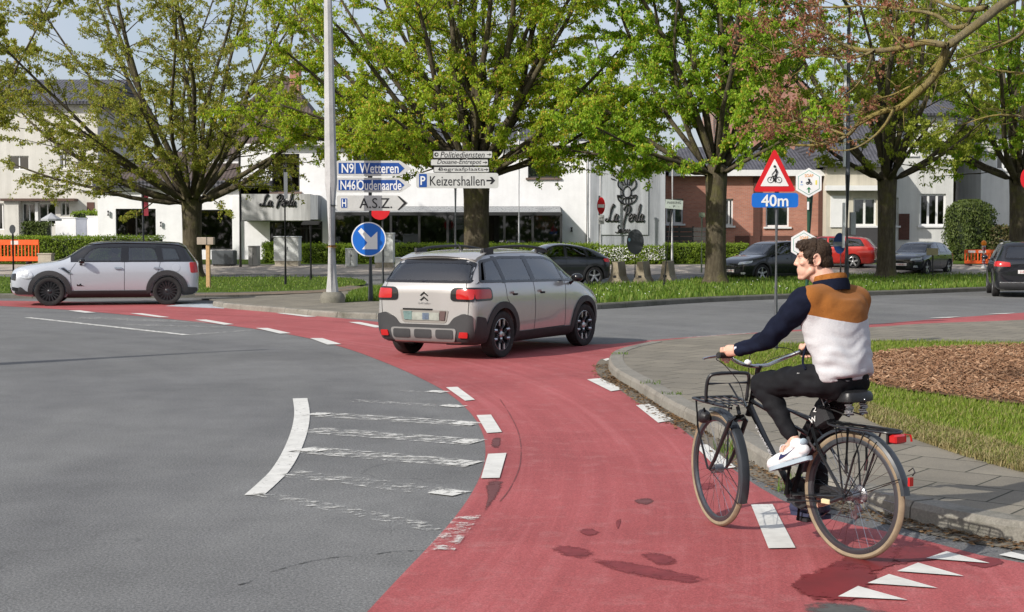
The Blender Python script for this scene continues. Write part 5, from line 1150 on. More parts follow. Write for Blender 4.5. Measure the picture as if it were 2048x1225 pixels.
# its driver
dm = mini.matrix_basis if False else (Matrix.Translation(mini.location) @ Matrix.Rotation(mini.rotation_euler.z, 4, 'Z') @ Matrix.Scale(ms, 4))
dl = dm @ Vector((-.10, .36, .62)); drv = thing('person', 'driver in dark clothes seen through the window of the silver white small car', 'person', dl, mini.rotation_euler.z, None, ms)
q = MB(); q.ball((.0, 0, .58), (.095, .075, .115), 14, 10); cap(q, (0, 0, .40), (0, 0, .52), .05, .05); cap(q, (-.02, .13, .36), (-.02, -.13, .36), .075, .075); cap(q, (0, 0, .0), (-.02, 0, .33), .13, .14, 16)
for s in (1, -1): cap(q, (-.02, s*.18, .34), (.14, s*.22, .14), .05, .04); cap(q, (.14, s*.22, .14), (.38, s*.10, .26), .04, .03); q.ball((.41, s*.09, .27), .045); cap(q, (0, s*.1, .0), (.40, s*.12, .06), .08, .06)
cap(q, (.09, 0, .57), (.105, 0, .545), .012, .014)
db = link('body', remesh(q, .012, 3), M_SKIN, drv, 'all')
q = MB(); q.ball((-.02, 0, .615), (.10, .083, .10), 12, 8); MB_h = q.build('hair', M_HAIR, drv, 'all')
q = MB(); cap(q, (0, 0, .02), (-.02, 0, .33), .15, .155, 16); cap(q, (-.02, .14, .36), (-.02, -.14, .36), .088, .088)
for s in (1, -1): cap(q, (-.02, s*.18, .34), (.14, s*.22, .14), .06, .052); cap(q, (.14, s*.22, .14), (.36, s*.11, .25), .05, .042)
link('jacket', remesh(q, .014, 3), mat('dark_jacket', (.03, .035, .05), .9), drv, 'all')
mb = MB(); mb.tube([(.48+.17*.35*math.cos(t), .36+.18*math.sin(t), .94+.17*math.cos(t)) for t in [k*math.pi/8 for k in range(17)]], .014, 6, False); mb.build('steering_wheel', M_DKIN, mini)
# ------------------------------------------------------------ the other cars, from one builder
def any_car(name, label, pos, fwd, paint, H, L, Wd, wb, r, kind, plate_txt='', group=None, scale=1, style='five', fo=.86, plate_col=None, rail=False):
    t = thing(name, label, 'car', pos, heading(*fwd), group, scale); hw = Wd/2; xf, xr = wb/2, -wb/2; F_, B_ = xf+fo, xr-(L-wb-fo); bel = H*.645; mid_ = H*.40; zb = .20
    roofz = H-.02
    if kind == 'suv': cab = [(B_+.20, .80), (B_+.38, .955), (B_+.62, 1.0), (-.2, 1.005), (.25, .985), (.58, .92), (1.02, .70)]
    elif kind == 'estate': cab = [(B_+.22, .78), (B_+.40, .92), (B_+.66, .965), (-.2, 1.005), (.20, .985), (.50, .92), (.98, .69)]
    elif kind == 'coupe': cab = [(B_+.22, .72), (B_+.55, .84), (B_+1.0, .93), (-.25, 1.0), (.15, .985), (.45, .92), (.95, .70)]
    else: cab = [(B_+.22, .78), (B_+.44, .92), (B_+.72, .975), (-.15, 1.0), (.22, .98), (.52, .91), (1.0, .69)]
    ft = bel*.985
    st = [(B_, .40, mid_, bel*.80, hw*.66, hw*.62, bel*.9, hw*.5), (B_+.012, .30, mid_, bel*.88, hw*.86, hw*.80, bel*.98, hw*.6), (B_+.08, .25, mid_, bel*.96, hw*.955, hw*.91, bel*1.04, hw*.70)]
    for i, (x, k) in enumerate(cab): st.append((x, zb, mid_, bel*(1.0 if x < .6 else .97), hw*.995, hw*.965, roofz*k, hw*(.72 if k > .75 else .78)))
    hz = bel*.98
    st += [(xf-.12, zb, mid_, bel*.93, hw*.99, hw*.94, hz*1.02, hw*.80), (xf+.25, zb, mid_, bel*.87, hw*.975, hw*.90, hz*.97, hw*.76), (F_-.28, .21, mid_, bel*.80, hw*.93, hw*.84, hz*.90, hw*.68), (F_-.08, .24, mid_*.97, bel*.72, hw*.80, hw*.72, hz*.80, hw*.56), (F_, .30, mid_*.95, bel*.62, hw*.62, hw*.56, hz*.66, hw*.42)]
    wz0, wz1 = bel*1.02, roofz*.945
    bx = B_+ (.62 if kind != 'coupe' else .75)
    sw1 = rpoly([(-.12, wz0, .03), (.82, wz0-.01, .03), (.42, roofz*.905, .08), (.2, wz1, .1), (-.14, wz1+.01, .03)], .03)
    e = -.98; ez = wz1 if kind != 'coupe' else roofz*.885
    sw2 = rpoly([(e, wz0+.01, .04), (-.22, wz0, .03), (-.22, wz1, .03), (e+.06, ez, .05)], .03)
    sw3 = rpoly([(bx-.17, wz0+.03, .05), (e-.08, wz0+.01, .03), (e-.04, ez-.01, .03), (bx+.06, ez-.06 if kind != 'coupe' else ez-.10, .06)], .03)
    rwp = rpoly([(-hw*.70, bel*1.04), (hw*.70, bel*1.04), (hw*.60, roofz*.92), (-hw*.60, roofz*.92)], .08); fwp = rpoly([(-hw*.76, bel*1.03), (hw*.76, bel*1.03), (hw*.64, roofz*.93), (-hw*.64, roofz*.93)], .06)
    body, bv = build_body(st, [(xr, hw-.09, r), (xf, hw-.09, r)], r+.05, paint, t, [('s', shrink(sw1, .01)), ('s', shrink(sw2, .01)), ('s', shrink(sw3, .01)), ('f', shrink(fwp, .02)), ('r', shrink(rwp, .02))])
    for s in (-1, 1):
        P_ = side(s)
        for p in (sw1, sw2, sw3): window('side_window', bv, p, P_, t, .028)
        for pts in ([(-.18, .35), (-.17, wz0)], [(.80, .35), (.84, bel*.9)], [(e-.02, wz0), (e-.0, bel*.75), (e+.12, .5)]): seam(bv, pts, P_, body, .011)
        for x in (-.92, -.12): decal('door_handle', bv, rpoly([(x, bel*.86), (x+.2, bel*.86), (x+.2, bel*.9), (x, bel*.9)], .015), P_, paint, t, .026, 0, .05)
        if kind in ('suv', 'coupe'):
            for cx in (xr, xf): decal('wheel_arch', bv, ringsec(cx, r, r+.048, r+.125, -8, 188), P_, M_CLAD, t, .014, .03, .06)
            decal('sill', bv, rpoly([(xr+.40, .20), (xf-.40, .20), (xf-.42, .34), (xr+.42, .34)], .02), P_, M_CLAD, t, .014, .03, .08)
        mirror(t, .70, hw-.01, bel*1.05, paint, s)
        decal('headlight', bv, rpoly([(s*hw*.45, bel*.66), (s*hw*.86, bel*.69), (s*hw*.90, bel*.80), (s*hw*.48, bel*.755)], .03), front(), M_HEADL, t, .012, .008, .05)
        decal('headlight_side', bv, rpoly([(F_-.34, bel*.73), (F_-.12, bel*.69), (F_-.12, bel*.76), (F_-.42, bel*.81)], .02), P_, M_HEADL, t, .010, .008, .05)
        decal('tail_light', bv, rpoly([(s*hw*.50, bel*.84), (s*hw*.93, bel*.84), (s*hw*.90, bel*.99), (s*hw*.52, bel*.95)], .03), rear(), M_REDL, t, .012, .008, .05)
        decal('tail_light_side', bv, rpoly([(B_+.10, bel*.84), (B_+.30, bel*.86), (B_+.34, bel*.97), (B_+.10, bel*.98)], .03), P_, M_REDL, t, .010, .008, .05)
        decal('fog_light', bv, rpoly([(s*hw*.62, .34), (s*hw*.78, .34), (s*hw*.78, .42), (s*hw*.62, .42)], .03), front(), M_HEADL, t, .016, .004, .05)
        if rail: MB().tube(smoothline([(.25, s*hw*.66, roofz-.02), (.1, s*hw*.66, roofz+.035), (-1.1, s*hw*.66, roofz+.03), (B_+.75, s*hw*.65, roofz-.03)], 4), .016, 6).build('roof_rail', M_CLAD, t)
    decal('grille', bv, rpoly([(-hw*.40, bel*.56), (hw*.40, bel*.56), (hw*.44, bel*.72), (-hw*.44, bel*.72)], .04), front(), M_FRIT, t, .014, .006, .05)
    MB().lathe([(0, .012), (.055, .012), (.06, 0), (.045, -.004)], 16, Matrix.Translation((F_-.02, 0, bel*.66)) @ Matrix.Rotation(R(90), 4, 'Y')).build('badge', M_BADGE, t)
    decal('lower_grille', bv, rpoly([(-hw*.55, .27), (hw*.55, .27), (hw*.58, .38), (-hw*.58, .38)], .03), front(), M_FRIT, t, .014, .006, .05)
    decal('rear_valance', bv, rpoly([(-hw*.80, .27), (hw*.80, .27), (hw*.84, .42), (-hw*.84, .42)], .04), rear(), M_CLAD, t, .014, .01, .05); decal('bumper_strip', bv, rpoly([(-hw*.82, .425), (hw*.82, .425), (hw*.82, .455), (-hw*.82, .455)], .01), rear(), M_BADGE, t, .016, .004, .05)
    MB().lathe([(0, .012), (.055, .012), (.06, 0), (.045, -.004)], 16, Matrix.Translation((B_-.004, 0, bel*.88)) @ Matrix.Rotation(R(-90), 4, 'Y')).build('badge', M_BADGE, t)
    window('windscreen', bv, fwp, front(), t, .04); window('rear_window', bv, rwp, rear(), t, .04)
    pc = plate_col or M_PLATE
    plate(t, (F_+.022, 0, .46), (0, 0, R(90)), 1, plate_txt, .52, .11, pc); plate(t, (B_-.022, 0, bel*.70), (0, 0, R(-90)), 1, plate_txt, .52, .11, pc)
    for x in (xr, xf):
        for s in (-1, 1): wheel_c(t, x, s*(hw-.115), r, s, style, .21)
    seats(t, [(-.75, .60), (.1, .60)], 0); MB().box((.55, -hw*.78, .66), (1.0, hw*.78, bel*.97)).build('dashboard', M_DKIN, t); MB().box((B_+.3, -hw*.78, .28), (1.0, hw*.78, .32)).build('cabin_floor', M_DKIN, t)
    return t
P_BLK = car_paint('black_car_paint', (.008, .009, .013), .2, .25); P_DRK = car_paint('dark_grey_paint', (.022, .024, .030), .4, .3); P_NVY = car_paint('dark_blue_black_paint', (.010, .012, .02), .3, .25); P_RED = car_paint('red_car_paint', (.42, .022, .016), .15, .3)
def place(px, py, f, x, y):                            # ground point of the wheel at car coordinates (x, y) seen at (px, py) -> car origin
    g = GT(px, py); v = Vector((f[0], f[1], 0)).normalized(); l_ = Vector((-v.y, v.x, 0)); return g-v*x-l_*y
f_ = (-.94, -.34); any_car('crossover', 'dark grey crossover with sloping tail parked just beyond the beige suv', place(1188, 571, f_, -1.3, .80), f_, P_DRK, 1.56, 4.15, 1.77, 2.60, .34, 'coupe', '')
f_ = (-.84, -.54); any_car('suv', 'black suv facing us behind the pole of the cyclist warning sign', place(1523, 566, f_, 1.35, .84), f_, P_BLK, 1.64, 4.42, 1.87, 2.70, .36, 'suv', '1-YJE-456')
f_ = (-.93, .36); any_car('estate_car', 'red estate car with silver wheels parked beyond the verge', place(1706, 538, f_, -1.32, .79), f_, P_RED, 1.50, 4.47, 1.80, 2.64, .32, 'estate', '')
f_ = (-.60, -.80); any_car('hatchback', 'dark hatchback parked facing us under the trees by the orange barrier', place(1852, 551, f_, 1.28, .78), f_, P_NVY, 1.45, 4.05, 1.76, 2.56, .32, 'hatch', '1-VBF-871')
f_ = (.26, .965); any_car('suv', 'black suv seen from behind, driving away at the edge of the picture', place(1990, 593, f_, -1.34, .82), f_, P_BLK, 1.66, 4.49, 1.84, 2.68, .35, 'suv', '2-BVX-174', rail=True)
# ============================================================ signs, poles and street furniture
M_GAL = mat('galvanised_post', (.20, .21, .22), .5, .6, var=.12, vs=6); M_GPOST = mat('grey_post', (.085, .09, .098), .5, var=.15); M_DPOST = mat('dark_post', (.022, .022, .024), .5, var=.2)
M_SBLUE = mat('sign_blue', (.009, .062, .27), .42, var=.08); M_SBLUE2 = mat('sign_bright_blue', (.008, .13, .52), .42, var=.06); M_SRED = mat('sign_red', (.56, .012, .018), .42, var=.06); M_SWHT = mat('sign_white', (.72, .72, .71), .5, var=.05); M_SGRY = mat('sign_grey_white', (.50, .50, .48), .55, var=.08, vs=6); M_SBLK = mat('sign_black', (.012, .012, .013), .5, var=0); M_BACK = mat('sign_back', (.05, .055, .062), .55, var=.1); M_GREEN = mat('sign_green', (.02, .16, .06), .5); M_ORNG = mat('sign_orange', (.75, .32, .04), .5); M_YEL = mat('sign_yellow', (.7, .6, .08), .5)
def post(parent, x, y, z0, z1, r, m, r2=None, name='post', n=14): return MB().tube([(x, y, z0), (x, y, z1)], [r, r if r2 is None else r2], n).build(name, m, parent)
def plank(parent, poly, y, th, m, name='panel', edge=None):   # a flat panel in the x-z plane facing -y
    return MB().prism(poly, y, y+th, lambda u, v, hh: Vector((u, hh, v))).build(name, m, parent, False)
def circ(cx, cz, r, n=32, ry=None): return [(cx+r*math.cos(2*math.pi*k/n), cz+(ry or r)*math.sin(2*math.pi*k/n)) for k in range(n)]
def rel(px, py, Y, base): p = P(px, py, Y); return (p.x-base.x, p.z-base.z)
def rr(x0, z0, x1, z1, r=.03): return [tuple(p) for p in rpoly([(x0, z0), (x1, z0), (x1, z1), (x0, z1)], r)]
# --- tall white concrete lamp column at the island
b = G(665, 606, .12); Yb = b.y
lp = thing('lamp_column', 'tall white concrete column with stone base on the island beside the direction signs', 'lamp post', b)
w0, w1 = 13.2*Yb/F_PX, 7.6*Yb/F_PX
m = N('pale_concrete_paint'); o_ = m.coord(); c = m.ramp(m.noise(1.6, 6, .7, o_), [(.3, (.33, .33, .325)), (.6, (.46, .46, .455))]); c = m.mix(m.ramp(m.noise(5, 6, .8, o_), [(.62, (0,)*3), (.68, (.8,)*3)]), c, (.22, .21, .20)); m.set(c, .8); m.bump(m.noise(25, 4), .3, .01); M_COL = m.m
hs = 9.5
mb = MB(); mb.tube([(0, 0, .12), (-.02, 0, 3.0), (-.09, 0, hs)], [w0*1.04, w0*.95, w1*.78], 8); mb.build('shaft', M_COL, lp, False)
MB().lathe([(0, -.08), (.31, -.08), (.32, .10), (.29, .20), (.22, .27), (0, .27)], 20).build('stone_base', m_stone('dark_base_stone', (.17, .16, .13), .4), lp)
MB().tube([(0, 0, 1.38), (0, 0, 1.43)], [w0*1.03, w0*1.03], 8, False).build('rust_band', mat('rust_stain', (.42, .22, .06), .9, var=.4), lp)
MB().tube([(0, 0, 2.40), (0, 0, 2.425)], [w0*.985, w0*.985], 8, False).build('strap', M_GAL, lp)
MB().tube([(-.09, 0, hs-.05), (-.05, 0, hs+.5), (.5, -.1, hs+.9), (1.2, -.25, hs+1.0)], [.05, .05, .04, .04], 8).build('lamp_arm', M_GAL, lp); MB().ball((1.4, -.3, hs+.98), (.35, .14, .08), 12, 6).build('lamp_head', M_GAL, lp)
# --- direction signs on their post with the round blue arrow sign
Y = 36.2; b = P(741, 613, Y); b.z = .12
ds = thing('direction_signpost', 'grey post with blue N9 and N46 signs, an A.S.Z. sign and arrow disc', 'signpost', b)
post(ds, 0, .05, -.1, rel(741, 326, Y, b)[1], .076, M_GPOST)
def arrowpanel(x0, x1, y0, y1, m, me, inset, tip, name='direction_panel'):
    (a, zt), (c, zb) = rel(x0, y0, Y, b), rel(x1, y1, Y, b); mid_ = (zt+zb)/2; hh = (zt-zb)/2
    pl = plank(ds, [tuple(p) for p in rpoly([(a, zb, .05), (c-tip, zb, .03), (c, mid_, .06), (c-tip, zt, .03), (a, zt, .05)], .03)], -.05, .04, me, name)
    if m: plank(pl, [(a+.05, zb+.055), (c-tip-.035, zb+.055), (c-tip*.42-.06, mid_), (c-tip-.035, zt-.055), (a+.05, zt-.055)], -.056, .004, m, 'blue_field')
    return pl, a, c, mid_, hh
for (y0, y1, num, wd, nx, wx, ww) in ((322, 352.5, 'N9', 'Wetteren', 694, 757, 78), (356, 385.5, 'N46', 'Oudenaarde', 694.5, 757.5, 88)):
    pl, a, c, md_, hh = arrowpanel(673.5, 824, y0, y1, M_SBLUE, M_SGRY, .05, .30); k = Y/F_PX
    text(num, M_SWHT, pl, (24*k if num == 'N9' else 30*k, 19*k), (rel(nx, 0, Y, b)[0], -.06, md_), 'lettering', .004, bold=.012)
    text(wd, M_SWHT, pl, (ww*k, 20*k), (rel(wx, 0, Y, b)[0], -.06, md_), 'lettering', .004, bold=.012)
    x_ = rel(708 if num == 'N9' else 712, 0, Y, b)[0]; plank(pl, [(x_, md_-hh+.055), (x_+.02, md_-hh+.055), (x_+.02, md_+hh-.055), (x_, md_+hh-.055)], -.060, .003, M_SWHT, 'divider')
pl, a, c, md_, hh = arrowpanel(674, 818, 391.5, 422, None, M_SGRY, .05, .27)
plank(pl, [(c-.29, md_-hh+.02), (c-.24, md_-hh+.02), (c-.04, md_), (c-.24, md_+hh-.02), (c-.29, md_+hh-.02), (c-.13, md_)], -.054, .003, M_SBLK, 'arrow_tip')
text('A.S.Z.', M_SBLK, pl, (65*k, 20*k), (rel(750, 0, Y, b)[0], -.056, md_-.0), 'lettering', .004)
x_ = rel(686.5, 0, Y, b)[0]; hp_ = plank(pl, rr(x_-.09, md_-.13, x_+.09, md_+.13, .01), -.055, .004, M_SWHT, 'hospital_mark'); plank(hp_, rr(x_-.08, md_-.12, x_+.08, md_+.12, .01), -.058, .003, M_SBLUE, 'field'); text('H', M_SWHT, hp_, (.11, .19), (x_, -.062, md_), 'lettering', .003, bold=.02)
mb = MB()
for zz in (337, 371, 406):
    zc = rel(0, zz, Y, b)[1]; mb.box((-.30, -.012, zc-.02), (.30, .03, zc+.02))
mb.build('brackets', M_DPOST, ds)
cx, cz = rel(738, 479, Y, b); r_ = 34.5*Y/F_PX
rd = plank(ds, circ(cx, cz, r_, 48), -.075, .03, M_SWHT, 'round_sign'); plank(rd, circ(cx, cz, r_*.935, 48), -.079, .005, M_SBLUE2, 'blue_disc')
ar = [(-.62, .66), (-.42, .78), (.18, .12), (.60, .52), (.60, -.60), (-.34, -.60), (.02, -.18)]; ar = [(-.66, .50), (-.46, .70), (.14, .10), (.54, .48), (.54, -.62), (-.42, -.62), (-.08, -.22)]
plank(rd, [(cx+u*r_*.93, cz+v*r_*.93) for u, v in ar], -.083, .004, M_SWHT, 'arrow')
# --- parking and services cluster
Y = 44; b = P(911, 575, Y); b.z = 0; k = Y/F_PX
ps = thing('direction_signpost', 'grey post with white Keizershallen parking sign under three small grey signs', 'signpost', b)
post(ps, 0, .06, -.1, rel(0, 300, Y, b)[1], .075, M_GAL)
for (x0, x1, y0, y1, wd, it, rot) in ((866, 985, 302, 317.5, 'Politiediensten', .25, 0), (861, 977, 318.5, 332.5, 'Douane-Entrepot', .25, 0), (867, 979, 333.5, 346, 'Begraafplaats', 0, 0)):
    (a, zt), (c, zb) = rel(x0, y0, Y, b), rel(x1, y1, Y, b)
    pl = plank(ps, rr(a, zb, c, zt, .04), -.04, .03, M_SBLK, 'sign_panel'); plank(pl, rr(a+.02, zb+.02, c-.02, zt-.02, .03), -.044, .005, M_SGRY, 'face')
    t_ = text(wd, M_SBLK, pl, (88*k, 11.5*k if wd != 'Begraafplaats' else 8.5*k), (rel((x0+x1)/2-1, 0, Y, b)[0], -.048, (zt+zb)/2), 'lettering', .003, shear=it)
    xa_ = rel(x1-7, 0, Y, b)[0]; z_ = (zt+zb)/2; plank(pl, [(xa_-.07, z_-.012), (xa_+.02, z_-.012), (xa_+.0, z_-.05), (xa_+.07, z_), (xa_+.0, z_+.05), (xa_+.02, z_+.012), (xa_-.07, z_+.012)], -.048, .003, M_SBLK, 'arrow')
    if wd[0] == 'P': xd_ = rel(x0+6, 0, Y, b)[0]; plank(pl, circ(xd_, z_, .065, 20), -.048, .003, M_SBLK, 'pictogram'); plank(pl, circ(xd_+.012, z_, .03, 12), -.051, .003, M_SGRY, 'pictogram')
    if wd[0] == 'B': xd_ = rel(x0+11, 0, Y, b)[0]; plank(pl, [(xd_-.04, z_-.012), (xd_+.04, z_-.012), (xd_+.02, z_+.03), (xd_-.02, z_+.03)], -.048, .003, M_SBLK, 'pictogram')
(a, zt), (c, zb) = rel(832.5, 346.5, Y, b), rel(997, 377, Y, b)
pl = plank(ps, rr(a, zb, c, zt, .09), -.05, .035, M_SGRY, 'parking_panel'); md_ = (zt+zb)/2
x_ = rel(845, 0, Y, b)[0]; pb = plank(pl, rr(x_-.12, zb+.03, x_+.12, zt-.03, .02), -.054, .005, M_SBLUE, 'parking_mark'); text('P', M_SWHT, pb, (.15, .27), (x_, -.058, md_), 'lettering', .003, bold=.015)
text('Keizershallen', M_SBLK, pl, (109*k, 19*k), (rel(914, 0, Y, b)[0], -.054, md_-.01), 'lettering', .004)
xa_ = rel(981, 0, Y, b)[0]; plank(pl, [(xa_-.13, md_-.025), (xa_+.03, md_-.025), (xa_-.03, md_-.11), (xa_+.04, md_-.11), (xa_+.14, md_), (xa_+.04, md_+.11), (xa_-.03, md_+.11), (xa_+.03, md_+.025), (xa_-.13, md_+.025)], -.054, .003, M_SBLK, 'arrow')
# --- simple signs on posts
def simple(label, px, pyb, pytop, wpx, mpost, cat='sign post', Y=None, z=None, name='sign_post', lean=0):
    b = GT(px, pyb) if Y is None else P(px, pyb, Y)
    if z is not None: b = G(px, pyb, z)
    t = thing(name, label, cat, b); zt = P(px, pytop, b.y).z-b.z; rad = wpx*b.y/F_PX/2
    MB().tube([(0, 0, -.15), (lean*b.y/F_PX, 0, zt)], [rad, rad], 10).build('post', mpost, t); return t, b, b.y/F_PX
t, b, k = simple('thin grey post with red no entry disc behind the round blue arrow sign', 766, 573, 398, 7, M_GPOST, z=.12)
d = plank(t, circ(-5*k, rel(0, 420, b.y, b)[1], 20*k, 32), -.10, .02, M_SRED, 'no_entry_disc'); zc = rel(0, 414, b.y, b)[1]; plank(d, rr(-5*k-14*k, zc-2.5*k, -5*k+14*k, zc+2.5*k, .01), -.104, .004, M_SWHT, 'bar')
t, b, k = simple('red and white no entry sign on a post before the seashell wall', 1198, 556, 392, 4, M_GPOST, name='sign_post', Y=60)
d = plank(t, circ(3.5*k, rel(0, 412, b.y, b)[1], 8*k, 28, 17*k), -.09, .02, M_SRED, 'no_entry_disc'); zc = rel(0, 412.5, b.y, b)[1]; plank(d, rr(3.5*k-6.5*k, zc-3.2*k, 3.5*k+6.5*k, zc+3.2*k, .01), -.095, .006, M_SWHT, 'bar')
z1, z0 = rel(0, 431, b.y, b)[1], rel(0, 449, b.y, b)[1]; s2 = plank(t, rr(-2*k, z0, 10*k, z1, .02), -.09, .02, M_SGRY, 'small_panel'); text('uitgezonderd', M_SBLK, s2, (9*k, 3*k), (4*k, -.094, z0*.3+z1*.7), 'lettering', .002); text('7-19 u', M_SBLK, s2, (7*k, 4*k), (4*k, -.094, z0*.72+z1*.28), 'lettering', .002)
t, b, k = simple('dark oval back of a round sign on a post beside the concrete barriers', 1270, 577, 462, 5, M_DPOST, Y=53)
d = plank(t, circ(0, rel(0, 484, b.y, b)[1], 17*k, 32, 25*k), -.06, .03, M_BACK, 'sign_back'); plank(d, circ(-12*k, rel(0, 480, b.y, b)[1], 2.4*k, 10, 4*k), -.064, .004, mat('sticker_blue', (.2, .4, .5), .5), 'sticker')
t, b, k = simple('leaning thin dark post with a small grey street sign', 1325, 586, 415, 4.5, M_DPOST, Y=47, lean=18)
z1, z0 = rel(0, 399, b.y, b)[1], rel(0, 419, b.y, b)[1]; s2 = plank(t, [(4*k, z0+2*k), (39*k, z0-1*k), (40*k, z1-3*k), (5*k, z1)], -.06, .02, mat('pale_green_grey', (.34, .38, .34), .6), 'street_sign'); text('PARKING', M_SBLK, s2, (27*k, 5*k), (22*k, -.063, z0*.35+z1*.65), 'lettering', .002); text('-  P  -', M_SBLK, s2, (20*k, 4*k), (22*k, -.063, z0*.72+z1*.28), 'lettering', .002)
t, b, k = simple('thin pale green post with a small cross plate before the brick house', 1403, 545, 425, 4, mat('green_grey_post', (.20, .24, .16), .6), Y=62); z1 = rel(0, 426, b.y, b)[1]; plank(t, rr(-6*k, z1-9*k, 6*k, z1, .02), -.06, .03, mat('green_plate', (.22, .26, .18), .6), 'plate')
t, b, k = simple('slim dark post with a narrow edge-on panel on the left verge', 571, 569, 338, 6, M_DPOST, z=.14, name='street_post'); plank(t, rr(-1*k, rel(0, 398, b.y, b)[1], 6*k, rel(0, 345, b.y, b)[1], .01), -.08, .05, M_GAL, 'edge_panel')
t, b, k = simple('short dark post with wide dark head between the lamp column and cabinet', 622, 562, 441, 6, M_DPOST, z=.1, name='street_post'); plank(t, [(-19*k, rel(0, 450, b.y, b)[1]), (14*k, rel(0, 450, b.y, b)[1]), (18*k, rel(0, 442, b.y, b)[1]), (-14*k, rel(0, 442, b.y, b)[1])], -.1, .5, M_DPOST, 'head')
t, b, k = simple('tall dark pole with no sign in front of the restaurant entrance', 481, 536, 300, 6, mat('brown_pole', (.055, .05, .045), .6), 'pole', name='street_pole')
t, b, k = simple('grey post with a small dark red banner left of the big tree', 288, 560, 388, 7, M_GPOST, 'banner post', Y=63, name='banner_post'); plank(t, rr(2*k, rel(0, 432, b.y, b)[1], 11*k, rel(0, 391, b.y, b)[1], .01), -.05, .04, mat('dark_red_banner', (.22, .02, .035), .7, var=.3), 'banner')
t, b, k = simple('thin dark post with a dark disc in front of the orange barrier', 27, 550, 452, 5, M_DPOST, Y=57); plank(t, circ(0, rel(0, 459, b.y, b)[1], 6*k, 20, 9*k), -.05, .03, M_BACK, 'sign_back')
for (px, yt, yb, lb, Y_) in ((1038, 262, 545, 'thin white flagpole before the right upstairs window', 71), (1344, 290, 545, 'thin white flagpole between restaurant and brick house', 66), (1176, 290, 545, 'white drainpipe pole at the corner of the seashell wall', 73), (1201, 330, 440, 'short white pole rising behind the no entry sign', 72)):
    b = P(px, yb, Y_); b.z = zg(Y_); t = thing('flagpole', lb, 'pole', b); k = Y_/F_PX; post(t, 0, 0, -.1, P(px, yt, Y_).z-b.z, 2.6*k, mat('white_pole', (.66, .66, .66), .5), None, 'shaft', 10); MB().ball((0, 0, P(px, yt, Y_).z-b.z), .09, 8, 6).build('finial', M_SWHT, t)
# --- cyclist warning triangle with distance plate
b = G(1552, 702, .12); Y = b.y; k = Y/F_PX
t = thing('warning_sign', 'red bordered cyclist warning triangle above a blue 40m plate on a grey post', 'road sign', b)
post(t, 0, .045, -.1, rel(0, 312, Y, b)[1], 6.3*k, M_GAL, 6.3*k, 'post', 16)
def Q(px, py): x, z = rel(px, py, Y, b); return (x, z)
A_, B_, C_ = Q(1548.5, 296), Q(1591.5, 384), Q(1505.5, 384)
tp = plank(t, [tuple(p) for p in rpoly([(*A_, .07), (*C_, .06), (*B_, .06)], .06)], -.03, .018, M_SRED, 'triangle')
ip = plank(tp, [tuple(p) for p in rpoly([Q(1548.5, 318), Q(1520, 373), Q(1577, 373)], .015)], -.034, .005, M_SWHT, 'white_field')
def pic(parent, cx, cy, s, m, y):                      # bicycle and rider pictogram
    mb = MB()
    f = lambda u, v: Vector((rel(cx, cy, Y, b)[0]+u*s, y, rel(cx, cy, Y, b)[1]+v*s))
    for u in (-.62, .62): mb.tube([f(u+.42*math.cos(q), -.62+.42*math.sin(q)) for q in [2*math.pi*i/20 for i in range(21)]], .045*s, 5, False); mb.ball(f(u, -.62), .09*s, 8, 5)
    mb.tube([f(-.62, -.62), f(-.38, .0), f(.28, -.1), f(.05, -.62), f(-.38, 0)], .05*s, 5); mb.tube([f(.62, -.62), f(.28, -.1)], .05*s, 5)
    mb.tube([f(.18, .12), f(.30, .55), f(.12, 1.02)], [.17*s, .19*s, .13*s], 8); mb.ball(f(-.02, 1.36), .19*s, 10, 7); mb.tube([f(.10, .95), f(-.12, .52), f(-.42, .16)], .07*s, 6)
    mb.tube([f(.2, .08), f(-.22, -.06), f(-.08, -.72), f(-.22, -.84)], [.14*s, .12*s, .09*s, .07*s], 7); mb.tube([f(.2, .08), f(.1, -.3), f(.12, -.98)], [.13*s, .11*s, .08*s], 7)
    return mb.build('cyclist_pictogram', m, parent)
pic(ip, 1548.5, 352, 13.5*k, M_SBLK, -.036)
x0, z0 = Q(1503, 415.5); x1, z1 = Q(1596, 386.5)
pp = plank(t, rr(x0, z0, x1, z1, .05), -.03, .02, M_SBLUE2, 'distance_plate'); text('40m', M_SWHT, pp, (54*k, 24*k), ((x0+x1)/2-.005, -.034, (z0+z1)/2-.005), 'lettering', .004, bold=.016)
mb = MB()
for py in (345, 376, 401): zc = Q(0, py)[1]; mb.box((-.09, -.010, zc-.02), (.09, .10, zc+.02))
mb.build('clamps', M_GAL, t)
